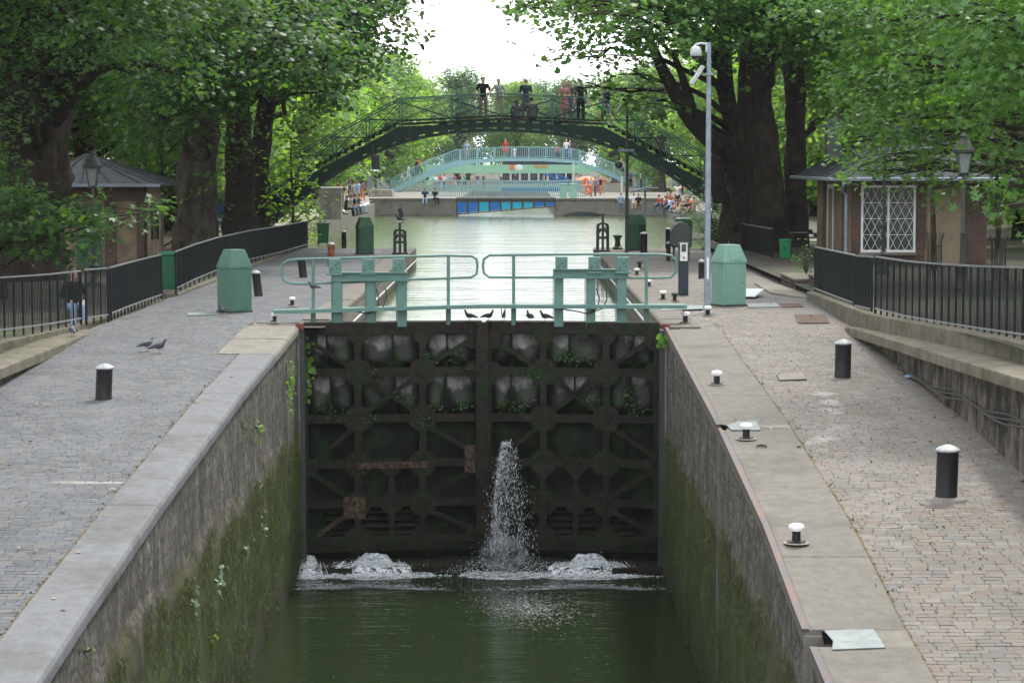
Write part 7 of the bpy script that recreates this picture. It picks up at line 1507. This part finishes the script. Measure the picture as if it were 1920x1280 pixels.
# weeds and dead leaves on quays
rs = np.random.RandomState(60); P = []
for k_ in range(420):
    y = rs.uniform(22, 50); 
    if rs.rand() < .5: P.append((CXL-CWL-.03+rs.normal()*.03 if y < 44 else CXL-1.1, y, zl(y)+.02))
    else: P.append((CXR+CWR+.03+rs.normal()*.04, y, zr(y)+.02))
for k_ in range(260): y = rs.uniform(24, 48); P.append((rs.uniform(CXR+1.2, 7.0), y, zr(y)+.02))
P = np.array(P); P = np.repeat(P, 3, 0); P = P+rs.normal(size=P.shape)*np.array([.02, .03, .004]); tag(obj('joint_weeds', leafmesh('joint_weeds', P, rs.normal(size=P.shape)*.5+np.array([0, 0, 1]), .026*rs.uniform(.5, 1.5, len(P)), HEX, rs, 'mossA')), 'tiny weeds in the joints of the quay paving', 'weeds', kind='stuff')
M['deadleaf'] = leafmat('dead_leaf', [(.22, .13, .06), (.3, .2, .09), (.16, .09, .04), (.12, .14, .04)], .1)
P = []
for k_ in range(150): y = rs.uniform(22, 50); P.append((rs.uniform(-8.8, CXL-.2), y, zl(y)+.05))
for k_ in range(60): y = rs.uniform(24, 60); P.append((rs.uniform(CXR+.3, 7.0), y, zr(y)+.05))
for k_ in range(60): y = rs.uniform(28, 46); P.append((7.05+rs.normal()*.04, y, zr(y)+.04))
P = np.array(P); tag(obj('fallen_leaves', leafmesh('fallen_leaves', P, rs.normal(size=P.shape)*.25+np.array([0, 0, 1]), .07*rs.uniform(.4, 1.2, len(P)), HEX, rs, 'deadleaf')), 'dry brown leaves scattered over both quays', 'leaves', kind='stuff')

# --- background trees: a few models, copied
def fartree(seed, mat, H=15, Wd=5.2, n=0):
    r = random.Random(seed); t = thing('plane_tree', 'x', 'tree'); bl = []
    for i in range(26):
        a = r.random()*6.28; h = r.uniform(.14, .93); rr = Wd*(.75 if .4 < h < .75 else .45)*r.uniform(.4, 1); bl.append((rr*math.cos(a), rr*math.sin(a), H*h, r.uniform(1.3, 2.3), r.uniform(1.3, 2.3), r.uniform(1.0, 1.7)))
    bl.append((0, 0, H*.85, 2.2, 2.2, 2)); bl.append((0, 0, H*.6, 2.5, 2.5, 2))
    m = MB(); m.tube([(0, 0, -.3), (.1, 0, 2), (0, .1, 5), (.1, 0, H*.6)], [.5, .38, .32, .1], 10, .12, 1, seed)
    for b in bl: m.tube(bez((0, 0, min(5.5, b[2]*.6)), b[:3], .5, 6, .25, r), list(np.linspace(.16, .03, 6)), 5)
    part('trunk', m, 'barkpale' if seed % 2 else 'bark', t, world=False, smooth=True)
    P, N_, s_, rs = cloud(bl, 1.5, 12, .5, .36, seed); obj('crown', leafmesh('crown', P, N_, s_, HEX if 0 else KITE, rs, mat), t, world=False); return t
protos = [fartree(101, 'leafF'), fartree(102, 'leafF2'), fartree(103, 'leafR'), fartree(104, 'leafY', 13)]
rows = []
Y = 104; i = 0
r = random.Random(31)
for Y in (108, 119, 131, 144, 158, 172, 188, 205, 222, 240, 262, 286, 312, 342): rows.append(('L', -16.2-r.uniform(0, 1.5)-(0.0 if Y < 240 else -3.0+r.random()), Y))
for Y in (112, 124, 137, 151, 166, 182, 199, 217, 236, 258, 282, 310, 340): rows.append(('R', 17.2+r.uniform(0, 1.5)-(0 if Y < 230 else 3.0), Y))
for Y in (112, 128, 146, 168, 195, 230, 275): rows.append(('L2', -25-r.uniform(0, 3), Y))
for Y in (96, 114, 132, 152, 176, 205, 240, 280): rows.append(('R2', 26+r.uniform(0, 3), Y))
for x in (-15, -9, -3, 3, 9): rows.append(('C', x+r.uniform(-1, 1), 385+r.uniform(-10, 15)))
for x in (-9, 0, 8, 15): rows.append(('C', x, 352))
for x, Y in ((-24, 62), (-27, 78), (-23, 92), (24, 60), (25.5, 76), (22, 100), (-21, 104), (21, 88)): rows.append(('N', x, Y))
used = set(); side_n = {'L': 'front row on the left bank', 'R': 'front row on the right bank', 'L2': 'second row behind the left bank', 'R2': 'second row behind the right bank', 'C': 'closing the far end of the canal view', 'N': 'behind the kiosks beside the lock'}
cnt = {}
allr = {}
for s_, x, Y in rows: allr.setdefault(s_, []).append(Y)
ordn = ['nearest', 'second nearest', 'third nearest', 'fourth nearest', 'fifth nearest', 'sixth nearest', 'seventh nearest', 'eighth nearest', 'ninth nearest', 'tenth nearest', 'eleventh nearest', 'twelfth nearest', 'thirteenth nearest', 'farthest']
for i, (s_, x, Y) in enumerate(rows):
    k_ = {'L': [0, 2, 0, 3], 'R': [3, 0, 2, 0], 'L2': [1, 0], 'R2': [1, 2], 'C': [0, 1], 'N': [2, 0, 3]}[s_]; pr = k_[i % len(k_)]
    c_ = cnt.get(s_, 0); cnt[s_] = c_+1
    lab = '%s tree in the %s' % (ordn[c_], side_n[s_]) if s_ in ('L', 'R', 'L2', 'R2') else ('%s tree %s' % (['leftmost', 'second', 'middle', 'fourth', 'rightmost', 'nearer left', 'nearer middle', 'nearer right', 'nearer outermost right'][c_], side_n[s_]) if s_ == 'C' else '%s tree %s, seen through the leaves' % (['left', 'far left', 'dark left', 'right', 'far right', 'bright right', 'tall left', 'slender right'][c_], side_n[s_]))
    loc = (x, Y, .2); sc = r.uniform(.92, 1.12)*(1.0 if Y < 330 else 1.05); sc = (sc, sc, sc*(1.0 if s_ != 'C' else 1.05)); rz = r.random()*6.28
    if pr not in used: used.add(pr); o = protos[pr]; o.location = loc; o.rotation_euler = (0, 0, rz); o.scale = sc; o['label'] = lab; o['group'] = 'background plane trees'
    else: dup(protos[pr], loc, rz, lab, 'background plane trees', sc)

# unseen tall trees, added so that their crowns shade the quays
def shadetree(seed):
    r = random.Random(seed); t = thing('plane_tree', 'x', 'tree'); bl = []
    for i in range(26):
        a = r.random()*6.28; rr = 6.2*r.random()**.5; bl.append((rr*math.cos(a), rr*math.sin(a), r.uniform(11.5, 17), r.uniform(1.6, 2.6), r.uniform(1.6, 2.6), r.uniform(1.0, 1.6)))
    m = MB(); m.tube([(0, 0, -.3), (.1, 0, 3), (0, .2, 7), (.1, 0, 12)], [.7, .5, .42, .2], 14, .14, 1, seed)
    for b in bl: m.tube(bez((0, .1, 7+r.random()*3), b[:3], .5, 6, .25, r), list(np.linspace(.18, .03, 6)), 5)
    part('trunk', m, 'bark', t, world=False, smooth=True)
    P, N_, s_, rs = cloud(bl, 1.3, 11, .5, .34, seed); obj('crown', leafmesh('crown', P, N_, s_, KITE, rs, 'leafL'), t, world=False); return t
st = shadetree(55); st.location = (-13.5, 46, -.1); st['label'] = 'unseen tree added to shade the left quay near the railing'; st['group'] = 'added shade trees beside the lock'
for x, y, lab in ((-13, 31, 'unseen added shade tree beside the left quay, second from the railing'), (-12.5, 16, 'unseen added shade tree beside the left quay, nearest the camera'), (-14, 60, 'unseen added shade tree just in front of the giant burred trunk'), (15.5, 48, 'unseen added shade tree on the right terrace behind the long railing'), (15, 24, 'unseen added shade tree on the right terrace, nearest the camera')):
    dup(st, (x, y, -.1 if x < 0 else .3), rnd.random()*6, lab, 'added shade trees beside the lock')

# --- buildings behind the trees
def building(label, x, y, w_, d, h, wallm, facing, name='apartment_building', cols_=6, rows_=6):
    """facade faces the canal (facing +1: towards +x, -1: towards -x, 0: towards camera)"""
    t = thing(name, label, 'building', (x, y, 0), 0, 'apartment buildings behind the trees'); m = MB(); m.b2(x-w_/2, x+w_/2, y-d/2, y+d/2, -.2, h); part('wall', m, wallm, t)
    m = MB(); m.prism([(x-w_/2-.2, h), (x+w_/2+.2, h), (x+w_/2-1.5, h+3), (x-w_/2+1.5, h+3)], y-d/2-.2, y+d/2+.2, 'y'); rf = part('roof', m, 'slate', t)
    fh = h/rows_
    for r_ in range(rows_):
        for c_ in range(cols_):
            z = r_*fh+.9
            if facing == 0: xx = x-w_/2+(c_+.5)*w_/cols_; m = MB(); m.b2(xx-.55, xx+.55, y-d/2-.03, y-d/2+.02, z, z+1.7); f = MB(); f.b2(xx-.7, xx-.55, y-d/2-.06, y-d/2, z-.1, z+1.8); f.b2(xx+.55, xx+.7, y-d/2-.06, y-d/2, z-.1, z+1.8)
            else:
                yy = y-d/2+(c_+.5)*d/cols_; X = x+facing*w_/2; m = MB(); m.b2(X-.03, X+.03, yy-.55, yy+.55, z, z+1.7); f = MB(); f.b2(X-.06, X+.06, yy-.7, yy-.55, z-.1, z+1.8); f.b2(X-.06, X+.06, yy+.55, yy+.7, z-.1, z+1.8)
            wd = part('window', m, 'glassdark', t); part('shutter', f, 'white', wd)
M['facade1'] = mk('facade_cream', (.62, .57, .48), (.52, .47, .4), 1.2, .9, .1); M['facade2'] = mk('facade_pink', (.48, .27, .2), (.42, .24, .18), 1.2, .9, .1); M['facade3'] = mk('facade_white', (.72, .70, .66), (.62, .6, .56), 1.2, .9, .1); M['facade4'] = mk('facade_blue', (.10, .16, .22), (.08, .12, .17), 1, .6, .1)
building('pinkish brick apartment block glimpsed at the left edge behind the trees', -40, 90, 12, 34, 19, 'facade2', 1)
building('cream apartment block behind the left row of trees', -40, 130, 12, 40, 20, 'facade1', 1)
building('long pale apartment block beyond the left bank trees', -38, 190, 12, 70, 20, 'facade3', 1, cols_=9)
building('white apartment block glimpsed through the leaves at the right edge', 40, 84, 12, 36, 20, 'facade3', -1)
building('cream apartment block behind the right row of trees', 40, 128, 12, 42, 20, 'facade1', -1)
building('pale apartment block beyond the right bank trees', 39, 195, 12, 80, 20, 'facade3', -1, cols_=9)
p0, p1 = at(940, 345, 330), at(1062, 318, 330)
building('low blue glazed building far behind the pale footbridge', (p0.x+p1.x)/2, 333, p1.x-p0.x, 4, at(1000, 316, 330).z, 'facade4', 0, 'glazed_building', 7, 1)
# a couple of distant market stalls, vans
def car(label, p, rz, mat, van=False):
    t = thing('parked_car' if not van else 'parked_van', label, 'van' if van else 'car', p, rz, 'vehicles parked behind the far quays'); L, W_, H = 4.3, 1.75, (1.45 if not van else 2.0)
    pr = [(-2.1, .25), (2.1, .25), (2.15, .6), (1.95, .82), (1.1, .92), (.55, H), (-1.6, H), (-2.05, .95), (-2.15, .6)] if not van else [(-2.2, .3), (2.2, .3), (2.25, .9), (1.8, 1.15), (1.3, H), (-2.2, H)]
    m = MB(); m.prism(pr, -W_/2, W_/2, 'y'); part('body', m, mat, t, world=False, bevel=.08)
    m = MB(); m.prism([(1.0, .98), (.52, H-.08), (-1.5, H-.08), (-1.9, .98)], -W_/2-.01, W_/2+.01, 'y'); part('windows', m, 'glassdark', t, world=False)
    for sx in (-1.35, 1.35):
        for sy in (-1, 1): m = MB(); m.tube([(sx, sy*W_*.40, .32), (sx, sy*W_*.505, .32)], .32, 16); part('wheel', m, 'greydark', t, world=False)
car('dark van parked on the left bank by the pale bridge stairs', (at(676, 365, 212).x, 212, .5), 1.5, 'greydark', True)
# awnings, lamps and signs far away
for i, (px, py, Y, w_, mt, lab) in enumerate(((700, 318, 236, 1.6, 'white', 'small white parasol on the left landing of the pale bridge'), (1288, 350, 226, 1.6, 'orangepaint', 'small orange awning beyond the right bank'), (1100, 335, 300, 3, 'orangepaint', 'orange red stall front far behind the right half of the bridges'))):
    p = at(px, py, Y); t = thing('market_parasol', lab, 'parasol', (p.x, Y, .5)); m = MB(); m.lathe([(w_*.5, p.z-.7), (w_*.5, p.z-.62), (w_*.25, p.z-.3), (.02, p.z-.15)], 8); part('canopy', m, mt, t, world=False); m = MB(); m.tube([(0, 0, -.2), (0, 0, p.z-.2)], .04, 6); part('pole', m, 'greylight', t, world=False)
t = thing('information_board', 'blue and white information board between the big left trunks', 'board', pp(408, 440, 99)); a = at(395, 418, 99); b = at(420, 385, 99)
m = MB(); m.b2(a.x, b.x, 98.95, 99, a.z, b.z); part('panel', m, 'bluepaint', t); m = MB(); m.b2(a.x-.05, a.x, 98.93, 99.02, -.1, b.z+.1); m.b2(b.x, b.x+.05, 98.93, 99.02, -.1, b.z+.1); m.b2(a.x, b.x, 98.93, 99.0, b.z, b.z+.25); part('frame', m, 'cabdark', t)
m = MB(); m.b2(a.x+.1, b.x-.1, 98.93, 98.948, a.z+.08, a.z+.2); part('white_strip', m, 'white', t)

# ------------------------------------------------------------------ haze
hz = MB(); hz.b2(-62, 62, -6, 460, -7.4, 27)
vm = bpy.data.materials.new('haze_air'); n = nodes(vm); ou = add(n, 'ShaderNodeOutputMaterial'); pv_ = add(n, 'ShaderNodeVolumePrincipled'); pv_.inputs['Color'].default_value = (.88, .95, 1, 1); pv_.inputs['Density'].default_value = .00010; pv_.inputs['Anisotropy'].default_value = .2
n.links.new(pv_.outputs[0], ou.inputs['Volume'])
o = single('haze', hz, vm, 'thin bright air haze', 'haze', kind='stuff')
